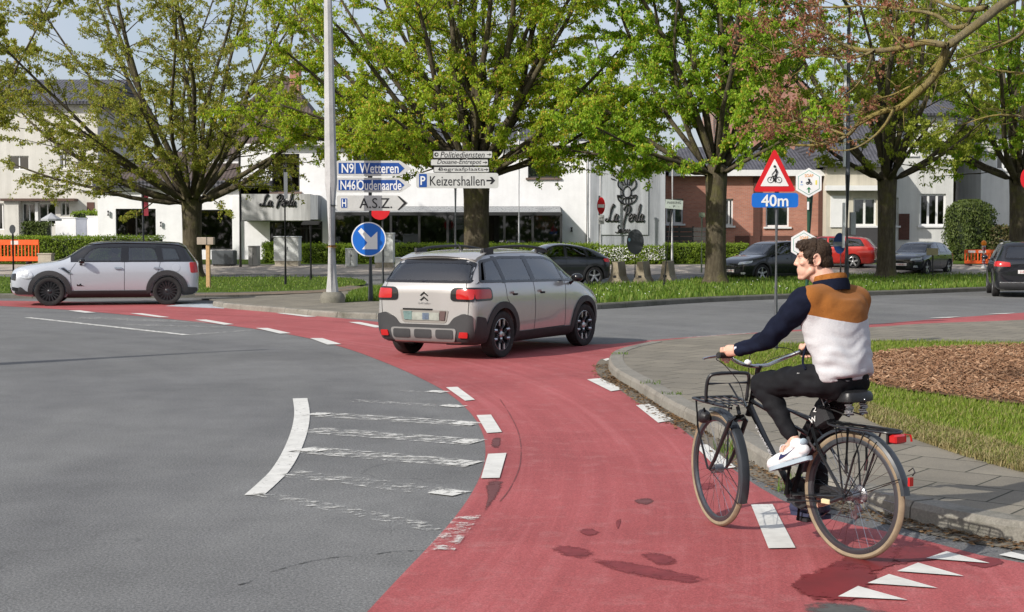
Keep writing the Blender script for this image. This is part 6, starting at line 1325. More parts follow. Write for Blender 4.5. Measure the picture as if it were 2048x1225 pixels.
# --- hexagonal route signs on a green post behind the rider
Y = 27; b = P(1612, 655, Y); b.z = 0; k = Y/F_PX
t = thing('route_sign', 'green post with two white hexagonal cycle route signs beside the warning triangle', 'route sign', b)
MB().tube([(0, .06, -.1), (7*k, .06, rel(0, 380, Y, b)[1])], [7.5*k, 6.6*k], 14).build('post', mat('green_post', (.022, .075, .045), .5), t)
for (cx_, cy_, sc_, full) in ((1617, 366, 1.0, True), (1607, 490, .98, False)):
    x_, z_ = rel(cx_, cy_, Y, b); hx = [(x_+25.5*k*sc_*u, z_+29.5*k*sc_*v) for u, v in ((0, 1), (1, .5), (1, -.5), (0, -1), (-1, -.5), (-1, .5))]; h2 = [(x_+(u-x_)*.84, z_+(v-z_)*.84) for u, v in hx]; h3 = [(x_+(u-x_)*.80, z_+(v-z_)*.80) for u, v in hx]
    hp_ = plank(t, hx, -.03, .02, M_SWHT, 'hexagon_sign'); i1 = plank(hp_, h2, -.033, .004, mat('pale_teal', (.10, .32, .27), .5), 'border'); i2 = plank(i1, h3, -.036, .004, M_SWHT, 'face')
    text('SOAP', M_ORNG, i2, (17*k, 6*k), (x_, -.039, z_+14*k), 'lettering', .003)
    plank(i2, [(x_-1.2*k, z_-20*k), (x_+1.2*k, z_-20*k), (x_+1.2*k, z_-13*k), (x_+4.5*k, z_-13.5*k), (x_, z_-8*k), (x_-4.5*k, z_-13.5*k), (x_-1.2*k, z_-13*k)], -.040, .003, M_GREEN, 'arrow')
    bsv = b; bi_ = MB(); [bi_.tube([Vector((x_+u*k+2.2*k*math.cos(q), -.041, z_-1*k+2.2*k*math.sin(q))) for q in [2*math.pi*i/14 for i in range(15)]], .006, 5, False) for u in (-3.2, 3.2)]; bi_.tube([(x_-3.2*k, -.041, z_-1*k), (x_-1*k, -.041, z_+2*k), (x_+1.5*k, -.041, z_+2*k), (x_, -.041, z_-1*k)], .007, 5); bi_.tube([(x_+1*k, -.041, z_+2.5*k), (x_+.3*k, -.041, z_+5*k)], .02, 6); bi_.ball((x_-.3*k, -.041, z_+6.6*k), .018, 8, 5); bi_.build('bicycle_pictogram', M_SBLK, i2); plank(i2, circ(x_-14.5*k, z_+1.5*k, 1.6*k, 10), -.040, .003, M_SBLUE, 'dot'); plank(i2, rr(x_-17*k, z_-5*k, x_-12*k, z_-2.5*k, .004), -.04, .003, mat('pale_blue', (.4, .5, .7), .5), 'mark'); plank(i2, rr(x_+13*k, z_-4*k, x_+16*k, z_+5*k, .004), -.040, .003, M_YEL, 'mark')
MB().box((-.002, -.03, rel(0, 420, Y, b)[1]), (.03, .0, rel(0, 404, Y, b)[1])).build('white_tag', M_SWHT, t)
# --- tall lamp pole on the right verge with panels seen edge-on
b = G(1693, 561, .13); Y = b.y; k = Y/F_PX
t = thing('lamp_pole', 'tall dark grey lamp pole with thin white panels seen edge-on behind the rider', 'lamp post', b)
MB().tube([(0, 0, -.1), (0, 0, rel(0, 350, Y, b)[1]), (0, 0, rel(0, 349, Y, b)[1]), (-1*k, 0, rel(0, 60, Y, b)[1])], [5.6*k, 4.8*k, 4.2*k, 3.4*k], 14).build('pole', M_GPOST, t)
MB().tube([(-1*k, 0, rel(0, 62, Y, b)[1]), (-1*k, -.1, rel(0, 20, Y, b)[1]), (-.5, -1.0, rel(0, 5, Y, b)[1])], [.08, .07, .06], 8).build('lamp_arm', M_GPOST, t)
for y0, y1 in ((128, 334), (406, 496)): MB().box((-8.6*k, -.10, rel(0, y1, Y, b)[1]), (-5.2*k, .10, rel(0, y0, Y, b)[1])).build('edge_panel', M_SWHT, t)
z1, z0 = rel(0, 425, Y, b)[1], rel(0, 470, Y, b)[1]; MB().box((6*k, -.12, z0), (16*k, .12, z1)).build('meter_box', mat('pale_grey_box', (.32, .33, .33), .6, var=.2), t)
t, b, k = simple('dark blue oval sign with grey bar on a post by the tall lamp pole', 1681, 556, 470, 5, M_GPOST, Y=57); d = plank(t, circ(-3*k, rel(0, 487, b.y, b)[1], 12*k, 28, 21*k), -.05, .03, mat('navy_sign', (.01, .035, .13), .5), 'oval_sign'); plank(d, rr(-14*k, rel(0, 493, b.y, b)[1], 8*k, rel(0, 484, b.y, b)[1], .01), -.055, .006, M_GAL, 'bar')
t, b, k = simple('short dark post with a small yellowish plate on the right verge', 1865, 556, 500, 4, M_DPOST, z=.13); plank(t, rr(-13*k, rel(0, 511, b.y, b)[1], 10*k, rel(0, 497, b.y, b)[1], .02), -.05, .03, mat('tan_plate', (.28, .24, .13), .6, var=.3), 'plate')
t, b, k = simple('round red sign at the right edge of the picture', 2049, 560, 340, 5, M_GPOST, Y=45); plank(t, circ(0, rel(0, 358, b.y, b)[1], 12*k, 28, 20*k), -.05, .03, M_SRED, 'red_disc')
# --- cabinets, planter, box post, bollards
def cabinet(label, x0, x1, y0, y1, Y, m, plinth=True, name='utility_cabinet', d=.45, cat='cabinet'):
    a, c = P(x0, y1, Y), P(x1, y0, Y); b = Vector(((a.x+c.x)/2, Y, zg(Y))); t = thing(name, label, cat, b); w = (c.x-a.x)/2; H = c.z-b.z; p0 = .22 if plinth else 0.0
    if plinth: MB().box((-w*.94, -d*.9, -.1), (w*.94, d*.9, p0)).build('plinth', M_STONE2, t)
    MB().cbox((-w, -d, p0), (w, d, H-.06), .015).build('body', m, t); MB().cbox((-w*1.05, -d*1.06, H-.06), (w*1.05, d*1.06, H), .015).build('lid', m, t)
    MB().box((-.006, -d-.006, p0+.06), (.006, -d+.001, H-.1)).build('door_gap', M_SEAM, t); MB().box((.03, -d-.02, H*.55), (.055, -d, H*.65)).build('handle', M_GPOST, t); return t
M_STONE2 = m_stone('plinth_stone', (.42, .38, .31), .2); M_CABW = mat('cabinet_white', (.60, .62, .61), .55, var=.08, vs=4); M_CABG = mat('cabinet_grey', (.30, .30, .29), .6, var=.1)
cabinet('large white utility cabinet standing before the restaurant entrance', 551, 600, 473, 530, 66, M_CABW)
cabinet('tall white utility cabinet half hidden by the round blue arrow sign', 751, 788, 466, 540, 65, M_CABW)
cabinet('small low white box beside the hedge, right of the arrow sign', 792, 812, 515, 537, 64, M_CABW, False)
cabinet('small grey box on short legs near the restaurant hedge', 500, 517, 492, 512, 66, M_CABG, False)
cabinet('ivy covered white box behind the tall lamp column', 693, 713, 497, 533, 65.5, M_CABW, False)
b = GT(449, 533); Y = b.y; k = Y/F_PX; t = thing('planter', 'square dark grey planter box on the pavement near the big left tree', 'planter', b); w = 22*k; H = rel(0, 501, Y, b)[1]
MB().cbox((-w, -w*.8, .06), (w, w*.8, H), .03).build('box', mat('zinc_planter', (.095, .105, .115), .5, .3, var=.15), t); MB().box((-w*.92, -w*.72, H-.02), (w*.92, w*.72, H+.004)).build('soil', mat('planter_soil', (.16, .11, .07), .9), t)
for sx in (-1, 1):
    for sy in (-1, 1): MB().cbox((sx*w*.8-.05, sy*w*.6-.05, 0), (sx*w*.8+.05, sy*w*.6+.05, .07), .01).build('foot', M_DPOST, t)
b = G(417, 575, .14); Y = b.y; k = Y/F_PX; t = thing('letter_box_post', 'pale wooden post carrying a flat box on the grass by the big left tree', 'post box', b)
MB().cbox((-3.8*k, -.07, -.1), (3.8*k, .07, rel(0, 488, Y, b)[1]), .01).build('post', mat('new_wood', (.50, .31, .15), .75, var=.2, vs=12), t); MB().cbox((-21*k, -.10, rel(0, 490, Y, b)[1]), (12*k, .16, rel(0, 475, Y, b)[1]), .01).build('box', mat('weathered_board', (.38, .31, .25), .8, var=.2), t); MB().box((-2*k, -.11, rel(0, 490, Y, b)[1]), (-1*k, -.09, rel(0, 475, Y, b)[1])).build('joint', M_SEAM, t)
# --- three concrete barriers
m_bar = m_stone('weathered_barrier', (.30, .255, .18), .4); pro = [(-.30, 0), (.30, 0), (.30, .08), (.17, .28), (.10, .80), (-.10, .80), (-.17, .28), (-.30, .08)]
for i, (px, yb, lb) in enumerate(((1232, 573, 'weathered concrete barrier nearest the dark crossover'), (1282, 573, 'middle one of the three weathered concrete barriers'), (1332, 572, 'weathered concrete barrier farthest from the dark crossover'))):
    b = GT(px, yb-3); k = b.y/F_PX; Hs = (572-526)*k/.80
    t = thing('concrete_barrier', lb, 'barrier', b, R(-14), 'concrete barriers in a row'); MB().prism([(u*Hs*.95, v*Hs) for u, v in pro], -.30, 1.4, lambda u, v, h_: Vector((u, h_, v))).build('block', m_bar, t, False); MB().box((-.06, -.31, .25*Hs), (.06, -.295, .33*Hs)).build('lifting_slot', M_SEAM, t)
# --- orange plastic barriers and beacon
m_or = mat('orange_plastic', (.80, .115, .022), .5, var=.12, vs=5); m_bw = mat('barrier_reflector', (.70, .62, .58), .5)
def orange(label, px0, px1, yt, yb, Y, rz, par=None):
    a, c = P(px0, yb, Y), P(px1, yt, Y); zb_ = zg(Y)-.02; b = Vector((a.x, Y, zb_)); t = thing('plastic_barrier', label, 'barrier', b, rz, 'orange plastic road barriers'); w = (c.x-a.x)/math.cos(rz); H = c.z-zb_
    mb = MB(); mb.cbox((0, -.035, H*.78), (w, .035, H), .02); mb.cbox((0, -.035, H*.14), (w, .035, H*.34), .02); n = max(4, int(w/.16))
    for i in range(n+1): x = w*i/n; q = .03 if 0 < i < n else .05; mb.cbox((max(0, x-q), -.028, H*.33), (min(w, x+q), .028, H*.79), .01)
    mb.build('frame', m_or, t)
    for x in (w*.25, w*.65): MB().box((x-.18, -.042, H*.81), (x+.18, -.034, H*.96)).build('reflector', m_bw, t)
    for x in (w*.15, w*.85): MB().cbox((x-.06, -.3, 0), (x+.06, .3, H*.14), .03).build('foot', M_DPOST, t)
orange('orange barrier in front of the left hedge', -60, 78, 480, 521, 67.4, 0)
orange('orange barrier beside the conifer and dark hatchback', 1929, 1985, 500, 537, 66, R(8))
orange('orange barrier partly behind the black suv at the edge of the picture', 1972, 2060, 500, 537, 68, R(-4))
b = P(1967, 540, 64.5); b.z = zg(64.5); t = thing('warning_beacon', 'white and red striped post with orange lamp on top, by the orange barriers', 'beacon', b); k = 64.5/F_PX; zt = rel(0, 492, 64.5, b)[1]
post(t, 0, 0, -.05, zt, 5.2*k, M_SWHT, 4*k, 'post'); MB().ball((0, 0, zt+5*k), (5.5*k, 5.5*k, 6*k), 12, 8).build('lamp', mat('orange_lens', (.85, .25, .01), .3), t)
for z_ in (.2, .5, .8): MB().tube([(0, 0, zt*z_), (0, 0, zt*(z_+.12))], [5.4*k, 5.3*k], 12, False).build('red_stripe', M_SRED, t)

# --- a street lamp standing left of the picture: its long shadow lies across the road
e0 = G(395, 706); b = e0-Vector((math.cos(SUN_AZ), math.sin(SUN_AZ), 0))*(8.2/math.tan(SUN_EL)); b.z = 0
t = thing('lamp_post', 'street lamp outside the picture whose shadow crosses the road at the left', 'lamp post', b)
MB().tube([(0, 0, -.1), (0, 0, 3), (0, 0, 6.0), (0, 0, 8.2)], [.19, .20, .21, .06], 12).build('pole', M_GPOST, t); MB().tube([(0, 0, 8.15), (.3, .2, 8.3), (.8, .5, 8.3)], [.05, .05, .07], 8).build('lamp_head', M_GPOST, t); MB().cbox((-.28, -.03, 2.2), (.28, .03, 3.1), .02).build('panel', M_BACK, t)
# ============================================================ buildings, walls and hedges behind
def m_plaster(name, col, streak=.25):
    m = N(name); o = m.coord(); c = m.ramp(m.noise(.9, 6, .7, o), [(.3, mul(col, .9)), (.7, mul(col, 1.05))])
    st_ = m.ramp(m.noise(1, 5, .7, m.coord(scale=(2.2, 2.2, .12))), [(.35, (1-streak,)*3), (.6, (1,)*3)]); c = m.mix(1, c, st_, 'MULTIPLY'); m.set(c, .85, spec=.2); m.bump(m.noise(30, 3), .15, .01); return m.m
M_WHW = m_plaster('white_plaster', (.83, .83, .84), .05); M_CRM = m_plaster('cream_plaster', (.64, .62, .57), .14); M_CON = m_plaster('weathered_grey_wall', (.40, .42, .45), .42); M_FAS = m_plaster('pale_concrete_fascia', (.58, .58, .57), .45); M_BEG = m_plaster('beige_stone', (.56, .52, .43), .2); M_GRW = m_plaster('grey_white_plaster', (.62, .62, .59), .16)
def m_bricks(name, c1, c2, mo=(.30, .27, .24)):
    m = N(name); b_ = m.n('TexBrick'); b_.inputs['Scale'].default_value = 1; b_.inputs['Brick Width'].default_value = .22; b_.inputs['Row Height'].default_value = .075; b_.inputs['Mortar Size'].default_value = .006
    for k, c in (('Color1', c1), ('Color2', c2), ('Mortar', mo)): b_.inputs[k].default_value = c+(1,)
    m.l(m.coord(rot=(R(90), 0, 0)), b_.inputs['Vector']); c = m.mix(.6, b_.outputs['Color'], m.ramp(m.noise(.8, 5), [(.3, (.75,)*3), (.7, (1.2,)*3)]), 'MULTIPLY'); m.set(c, .85, spec=.2); return m.m
M_BRK = m_bricks('red_brick', (.46, .20, .135), (.38, .155, .105)); M_BRK2 = m_bricks('pink_brick', (.42, .20, .15), (.35, .16, .115)); M_BRK3 = m_bricks('dark_brick', (.11, .045, .035), (.09, .04, .03), (.09, .07, .06))
def m_tiles(name, col):
    m = N(name); o = m.coord(); w = m.n('TexWave', bands_direction='X'); w.inputs['Scale'].default_value = 1.6; w.inputs['Distortion'].default_value = .3; m.l(m.coord(), w.inputs['Vector']); w2 = m.n('TexWave', bands_direction='Z'); w2.inputs['Scale'].default_value = 1.5; m.l(o, w2.inputs['Vector'])
    c = m.ramp(m.noise(2, 5), [(.3, mul(col, .7)), (.7, mul(col, 1.3))]); m.set(c, .7, spec=.3); m.bump(m.math('ADD', w.outputs['Fac'], w2.outputs['Fac']), .6, .05); return m.m
M_TIL = m_tiles('slate_tiles', (.075, .075, .088)); M_TILB = m_tiles('brown_tiles', (.085, .065, .058))
M_WFR = mat('white_window_frame', (.72, .72, .71), .5, var=.05); M_DFR = mat('dark_window_frame', (.03, .03, .032), .5); M_CUR = mat('net_curtain', (.42, .45, .43), .9, var=.25, vs=7); M_ROOM = mat('dark_room', (.035, .038, .04), .9, var=.5, vs=1.2)
M_WGL = glass('window_glass', (.55, .6, .6)); M_WDK = glass('dark_window_glass', (.30, .33, .35))
def bx(px0, px1, py0, py1, Y): a, c = P(px0, py1, Y), P(px1, py0, Y); return a.x, c.x, a.z, c.z
class Bld:
    # a building whose front faces -y at distance Y; openings are cut out of the front wall and filled with windows
    def __init__(s, name, label, cat, px0, px1, Y, depth=9, rz=0):
        s.Y = Y; a, c = P(px0, 480, Y), P(px1, 480, Y); s.x0 = a.x; s.b = Vector((a.x, Y, zg(Y))); s.w = c.x-a.x; s.d = depth; s.t = thing(name, label, cat, s.b, rz)
    def X(s, px): return P(px, 480, s.Y).x-s.x0
    def Z(s, py): return P(1024, py, s.Y).z-s.b.z
    def wall(s, px0, px1, pytop, m, holes=(), y=0, depth=None, pybot=None, name='wall', px_side=True):
        x0, x1, z1, z0 = s.X(px0), s.X(px1), s.Z(pytop), (-.6 if pybot is None else s.Z(pybot)); d = depth if depth is not None else s.d; mb = MB()
        hs = [(s.X(a), s.X(b_), s.Z(dn), s.Z(u)) for a, b_, u, dn in holes]
        xs = sorted(set([x0, x1]+[v for h_ in hs for v in h_[:2]])); zs = sorted(set([z0, z1]+[v for h_ in hs for v in h_[2:]]))
        for i in range(len(xs)-1):
            for j in range(len(zs)-1):
                cx_, cz_ = (xs[i]+xs[i+1])/2, (zs[j]+zs[j+1])/2
                if any(a < cx_ < b_ and c < cz_ < e for a, b_, c, e in hs): continue
                mb.add([(xs[i], y, zs[j]), (xs[i+1], y, zs[j]), (xs[i+1], y, zs[j+1]), (xs[i], y, zs[j+1])], [(0, 1, 2, 3)])
        for a, b_, c, e in hs:                          # reveals
            r_ = .22; mb.add([(a, y, c), (b_, y, c), (b_, y, e), (a, y, e), (a, y+r_, c), (b_, y+r_, c), (b_, y+r_, e), (a, y+r_, e)], [(0, 1, 5, 4), (1, 2, 6, 5), (2, 3, 7, 6), (3, 0, 4, 7)])
        if d: mb.add([(x0, y, z0), (x1, y, z0), (x1, y, z1), (x0, y, z1), (x0, y+d, z0), (x1, y+d, z0), (x1, y+d, z1), (x0, y+d, z1)], [(0, 3, 7, 4), (1, 5, 6, 2), (5, 4, 7, 6), (3, 2, 6, 7)])
        return mb.build(name, m, s.t, False, False)
    def window(s, px0, px1, pyt, pyb, mf, panes=2, y=0, curtain=None, gl=None, sill=None, fw=.06, trans=None, deep=1.6, dark=True):
        x0, x1, z0, z1 = s.X(px0), s.X(px1), s.Z(pyb), s.Z(pyt); mb = MB(); yy = y+.12
        mb.box((x0, yy, z0), (x0+fw, yy+.07, z1)); mb.box((x1-fw, yy, z0), (x1, yy+.07, z1)); mb.box((x0+fw, yy, z0), (x1-fw, yy+.07, z0+fw)); mb.box((x0+fw, yy, z1-fw), (x1-fw, yy+.07, z1))
        for i in range(1, panes): x = x0+(x1-x0)*i/panes; mb.box((x-fw*.6, yy+.002, z0+fw), (x+fw*.6, yy+.068, z1-fw))
        if trans: z = z0+(z1-z0)*trans; mb.box((x0+fw, yy+.004, z-fw*.5), (x1-fw, yy+.066, z+fw*.5))
        w = mb.build('window', mf, s.t, False)
        MB().add([(x0+fw*.5, yy+.035, z0), (x1-fw*.5, yy+.035, z0), (x1-fw*.5, yy+.035, z1), (x0+fw*.5, yy+.035, z1)], [(0, 1, 2, 3)]).build('pane', gl or M_WDK, w, False)
        rm = MB(); rm.add([(x0, yy+.1, z0), (x1, yy+.1, z0), (x1, yy+.1, z1), (x0, yy+.1, z1), (x0, yy+deep, z0), (x1, yy+deep, z0), (x1, yy+deep, z1), (x0, yy+deep, z1)], [(0, 4, 5, 1), (1, 5, 6, 2), (2, 6, 7, 3), (3, 7, 4, 0), (4, 7, 6, 5)]); rm.build('room', M_ROOM, w, False, False)
        if curtain:
            for a, b_ in curtain:
                n = 18; cb = MB(); vs = []
                for i in range(n+1): x = x0+(x1-x0)*(a+(b_-a)*i/n); vs += [(x, yy+.16+.03*math.sin(i*2.1), z0), (x, yy+.16+.03*math.sin(i*2.1+.4), z1)]
                cb.add(vs, [(2*i, 2*i+2, 2*i+3, 2*i+1) for i in range(n)]).build('curtain', M_CUR, w, 'all', False)
        if sill: MB().box((x0-.12, y-.10, z0-.10), (x1+.12, y+.12, z0-.001)).build('sill', sill, w, False)
        return w
    def box(s, name, m, px0, px1, pyt, pyb, y0, y1, par=None): return MB().box((s.X(px0), y0, s.Z(pyb)), (s.X(px1), y1, s.Z(pyt))).build(name, m, par or s.t, False)
    def roof(s, px0, px1, pye, pyr, m, over=.35, hip=0, y0=0, depth=None, name='roof'):
        x0, x1, ze, zr = s.X(px0)-over, s.X(px1)+over, s.Z(pye), s.Z(pyr); d = depth or s.d; ya, yb, ym = y0-over, y0+d+over, y0+d/2; th = .12
        vs = [(x0, ya, ze), (x1, ya, ze), (x1, yb, ze), (x0, yb, ze), (x0+hip, ym, zr), (x1-hip, ym, zr)]; lo = [(x, y, z-th) for x, y, z in vs[:4]]
        return MB().add(vs+lo, [(0, 1, 5, 4), (2, 3, 4, 5), (3, 0, 4), (1, 2, 5), (6, 9, 8, 7), (0, 6, 7, 1), (1, 7, 8, 2), (2, 8, 9, 3), (3, 9, 6, 0)]).build(name, m, s.t, False, False)
# --- the white restaurant
B = Bld('restaurant', 'long white two storey restaurant with dark shop windows and black script lettering', 'building', 196, 1180, 75, 11)
up = [(545, 600, 308, 384), (707, 772, 300, 345), (1056, 1118, 300, 356)]
B.wall(540, 1180, 288, M_WHW, up+[(480, 645, 443, 560), (680, 826, 432, 520)], 0, 11)
B.wall(196, 540, 376, M_WHW, [(232, 312, 418, 473), (399, 467, 420, 500)], .0, 9, None)
for h_, c_ in ((up[0], None), (up[1], None), (up[2], [(0, .45), (.55, 1)])): B.window(*h_[:2], h_[2], h_[3], M_DFR, 2, 0, c_, M_WGL if c_ else M_WDK, mat('brown_sill', (.17, .12, .10), .7), .08)
B.window(232, 312, 418, 473, M_DFR, 2, 0, None, M_WDK, None, .06, deep=4); B.window(399, 467, 420, 500, M_DFR, 1, 0, None, M_WDK, None, .06, deep=4)
B.box('fascia_roof', M_TIL, 190, 546, 362, 376, -.35, 9.2)
B.roof(196, 535, 362, 292, M_TILB, .2, 3.0, 1.0, 8)
rf_ = B.roof(545, 1176, 286, 232, M_TIL, .35, 3.2, 0, 11); B.box('gutter', mat('white_gutter', (.6, .6, .6), .5), 541, 1182, 284, 292, -.38, -.2)
# tall brown mansard over the left end of the upper block
B.roof(380, 660, 300, 120, M_TILB, .2, 3.5, 3.2, 8, 'high_roof'); B.box('upper_wall', M_WHW, 388, 655, 299, 345, 3.3, 11)
ch = MB().box((B.X(545), 6.2, B.Z(160)), (B.X(565), 7.2, B.Z(98))).build('chimney', M_BRK, rf_, False); B.box('roof_light', M_WHW, 610, 640, 236, 252, 2.5, 3.2, rf_)
# entrance: concrete band with lettering, dark glazing set back
fa = B.box('entrance_band', M_FAS, 493, 628, 390, 442, -1.3, .0); MB().box((B.X(628)+.002, -1.3, B.Z(440)), (B.X(643), 0, B.Z(392))).build('return', M_CON, fa, False)
B.window(482, 645, 443, 545, M_DFR, 5, .0, None, M_WDK, None, .08, .86, 6)
B.box('column', M_WHW, 466, 481, 392, 545, -.18, .10)
# script lettering laid along pen strokes; coordinates in letter heights
SCR = {'L': ([[(.55, .92), (.62, 1.05), (.5, 1.1), (.38, .8), (.28, .35), (.1, .06), (-.1, .02), (-.12, .14), (.1, .14), (.4, .02), (.66, .04), (.8, .16)]], .72), 'P': ([[(.22, -.25), (.34, .3), (.5, .95)], [(.1, .72), (.3, 1.02), (.66, 1.06), (.82, .8), (.62, .5), (.4, .46)]], .72), 'a': ([[(.42, .40), (.22, .44), (.06, .22), (.14, .02), (.32, .08), (.44, .42), (.40, .08), (.5, .0), (.6, .1)]], .52), 'e': ([[(.06, .2), (.3, .26), (.34, .4), (.2, .46), (.06, .24), (.14, .02), (.32, .02), (.46, .14)]], .42), 'r': ([[(.05, .1), (.14, .46), (.2, .36), (.34, .40), (.34, .1), (.44, .02), (.54, .12)]], .42), 'l': ([[(.05, .1), (.22, .6), (.36, 1.05), (.26, 1.02), (.16, .5), (.16, .06), (.28, .0), (.38, .1)]], .30),
       'S': ([[(.6, .86), (.5, 1.0), (.28, .92), (.3, .66), (.48, .42), (.36, .08), (.08, .02), (-.08, .14)]], .56), 'o': ([[(.28, .44), (.08, .3), (.1, .04), (.3, .02), (.4, .24), (.28, .44), (.5, .36)]], .44), 'n': ([[(.04, .02), (.1, .44), (.12, .1), (.28, .44), (.34, .36), (.32, .06), (.42, .02), (.5, .12)]], .46), 's': ([[(.0, .08), (.22, .46), (.26, .2), (.2, .02), (.06, .02)]], .36)}
def script(word, x, z, hgt, wscale, m, par, y, rad, slant=.25):
    mb = MB(); u0 = 0
    for ch_ in word:
        if ch_ == ' ': u0 += .38; continue
        st_, adv = SCR[ch_]
        for s_ in st_:
            q = smoothline([Vector((x+(u0+a+slant*b_*.6)*hgt*wscale, y, z+b_*hgt)) for a, b_ in s_], 5); mb.tube(q, [rad*(.75+.5*abs(math.sin(i*.33))) for i in range(len(q))], 6)
        u0 += adv
    return mb.build('script_lettering', m, par), u0*hgt*wscale
script('La Perla', B.X(532), B.Z(413), .52, .84, M_SBLK, fa, -1.33, .055)
# glazed bay with a sloping glass roof
x0, x1 = B.X(676), B.X(1120); zt, zm = B.Z(416), B.Z(430)
bay = MB()
for i in range(9):
    x = x0+(x1-x0)*i/8; bay.box((x-.06, -1.6, -.4), (x+.06, -1.48, zm)); bay.tube([(x, -1.54, zm), (x, -.02, zt)], .05, 6)
bay.box((x0, -1.62, zm-.06), (x1, -1.46, zm+.10)); bay.box((x0, -1.6, -.4), (x1, -1.5, .35)); bay.box((x0, -.10, zt-.05), (x1, -.003, zt+.06)); bo_ = bay.build('conservatory', M_DFR, B.t, False)
MB().add([(x0, -1.54, .35), (x1, -1.54, .35), (x1, -1.54, zm), (x0, -1.54, zm)], [(0, 1, 2, 3)]).build('pane', M_WDK, bo_, False)
MB().add([(x0, -1.54, zm+.11), (x1, -1.54, zm+.11), (x1, -.02, zt+.07), (x0, -.02, zt+.07)], [(0, 1, 2, 3)]).build('glass_roof', mat('frosted_glass_roof', (.20, .21, .22), .3, var=.15), bo_, False)
for xx in (x0, x1): MB().add([(xx, -1.54, .3), (xx, -.01, .3), (xx, -.01, zt), (xx, -1.54, zm)], [(0, 1, 2, 3)]).build('side_pane', M_WDK, bo_, False)
MB().add([(x0, -.012, -.3), (x1, -.012, -.3), (x1, -.012, zt), (x0, -.012, zt)], [(0, 1, 2, 3)]).build('dim_interior', M_ROOM, bo_, False)
for i, (px, c_) in enumerate(((905, (.04, .22, .19)), (925, (.03, .16, .14)), (1000, (.2, .21, .2)), (1075, (.1, .11, .12)))): MB().box((B.X(px)-.3, -.5, .4), (B.X(px)+.3, -.3, B.Z(436))).build('hanging', mat('indoor_hanging_'+str(i), c_, .9, var=.3), bo_, False)
MB().tube([(B.X(1143), -.1, B.Z(455)), (B.X(1143), -.1, B.Z(464))], .07, 8).build('wall_lamp', M_SBLK, B.t); MB().tube([(B.X(1173), -.06, 0), (B.X(1173), -.06, B.Z(300))], .05, 8).build('downpipe', M_SGRY, B.t)
for px, py in ((218, 428), (323, 450)): MB().tube([(B.X(px), -.1, B.Z(py-6)), (B.X(px), -.1, B.Z(py+4))], .06, 8).build('wall_lamp', M_SBLK, B.t)
# --- the sign wall
W2 = Bld('sign_wall', 'weathered grey end wall with black seashell emblem and La Perla script', 'wall', 1181, 1330, 74.6, 8)
W2.wall(1181, 1330, 292, M_CON, (), 0, 8)
bd_ = W2.box('signboard', m_plaster('pale_signboard', (.47, .49, .51), .4), 1199, 1296, 328, 470, -.06, -.003)
script('La Perla', W2.X(1213), W2.Z(443), .80, .60, M_SBLK, bd_, -.1, .045); script('Salons', W2.X(1231), W2.Z(466), .40, .70, M_SBLK, bd_, -.1, .026)
mb = MB(); cx, cz, s_ = W2.X(1253), W2.Z(385), 1/37.9*1.0
def e_(u, v): return Vector((cx+u*s_, -.1, cz+v*s_))
def loop(pts, r=.05, closed=True): q = smoothline([e_(*p) for p in pts], 5, closed); mb.tube(q+([q[0]] if closed else []), r, 6, False)
loop([(0, 12), (6, 8), (8, 0), (5, -8), (0, -10), (-5, -8), (-8, 0), (-6, 8)], .027)
loop([(-19, -6), (-16, -16), (-8, -22), (0, -23), (8, -22), (16, -16), (19, -6), (11, -7), (8, -4)], .037, False); loop([(-19, -6), (-12, -7), (-8, -4)], .037, False); loop([(-18, -8), (-10, -11), (0, -12), (10, -11), (18, -8)], .024, False)
for u in (-9, -3, 3, 9): loop([(u*.7, -11), (u, -16), (u*.8, -21)], .027, False)
loop([(-9, 4), (-17, 12), (-17, 22), (-10, 30), (0, 33), (10, 30), (17, 22), (17, 12), (9, 4)], .037, False)
for u in (-12, -6, 0, 6, 12): loop([(u*.55, 14), (u*.9, 22), (u*1.0, 29)], .031, False)
mb.build('seashell_emblem', M_SBLK, bd_)
for a in range(20, 165, 13): MB().tube([e_(24*math.cos(R(a)), 18+22*math.sin(R(a))), e_(33*math.cos(R(a)), 18+32*math.sin(R(a)))], .03, 6).build('sun_ray', M_SBLK, bd_)
# --- cream house at the far left
C = Bld('house', 'cream two storey house with dark slate roof at the far left', 'house', -150, 196, 82, 10)
cw = [(45, 72, 407, 455), (78, 112, 407, 450), (122, 140, 405, 432), (-20, 30, 407, 460), (20, 60, 312, 340), (122, 136, 306, 338), (-80, -30, 312, 345)]
C.wall(-150, 198, 205, M_CRM, cw, 0, 10)
for h_ in cw: C.window(*h_[:2], h_[2], h_[3], M_WFR, 2, 0, [(0, .4)], M_WDK, None, .06)
C.roof(-150, 198, 205, 140, M_TIL, .5, 0, 0, 10); C.box('ledge', mat('brown_ledge', (.10, .06, .045), .7), 10, 157, 398, 403, -.7, 0); C.box('garage_door', mat('brown_door', (.09, .04, .03), .6), 175, 190, 405, 425, -.03, .02)
C.box('bay_wall', M_CRM, 15, 44, 403, 520, -.5, -.01); C.box('white_column', M_WFR, 72, 78, 405, 460, -.12, -.005)
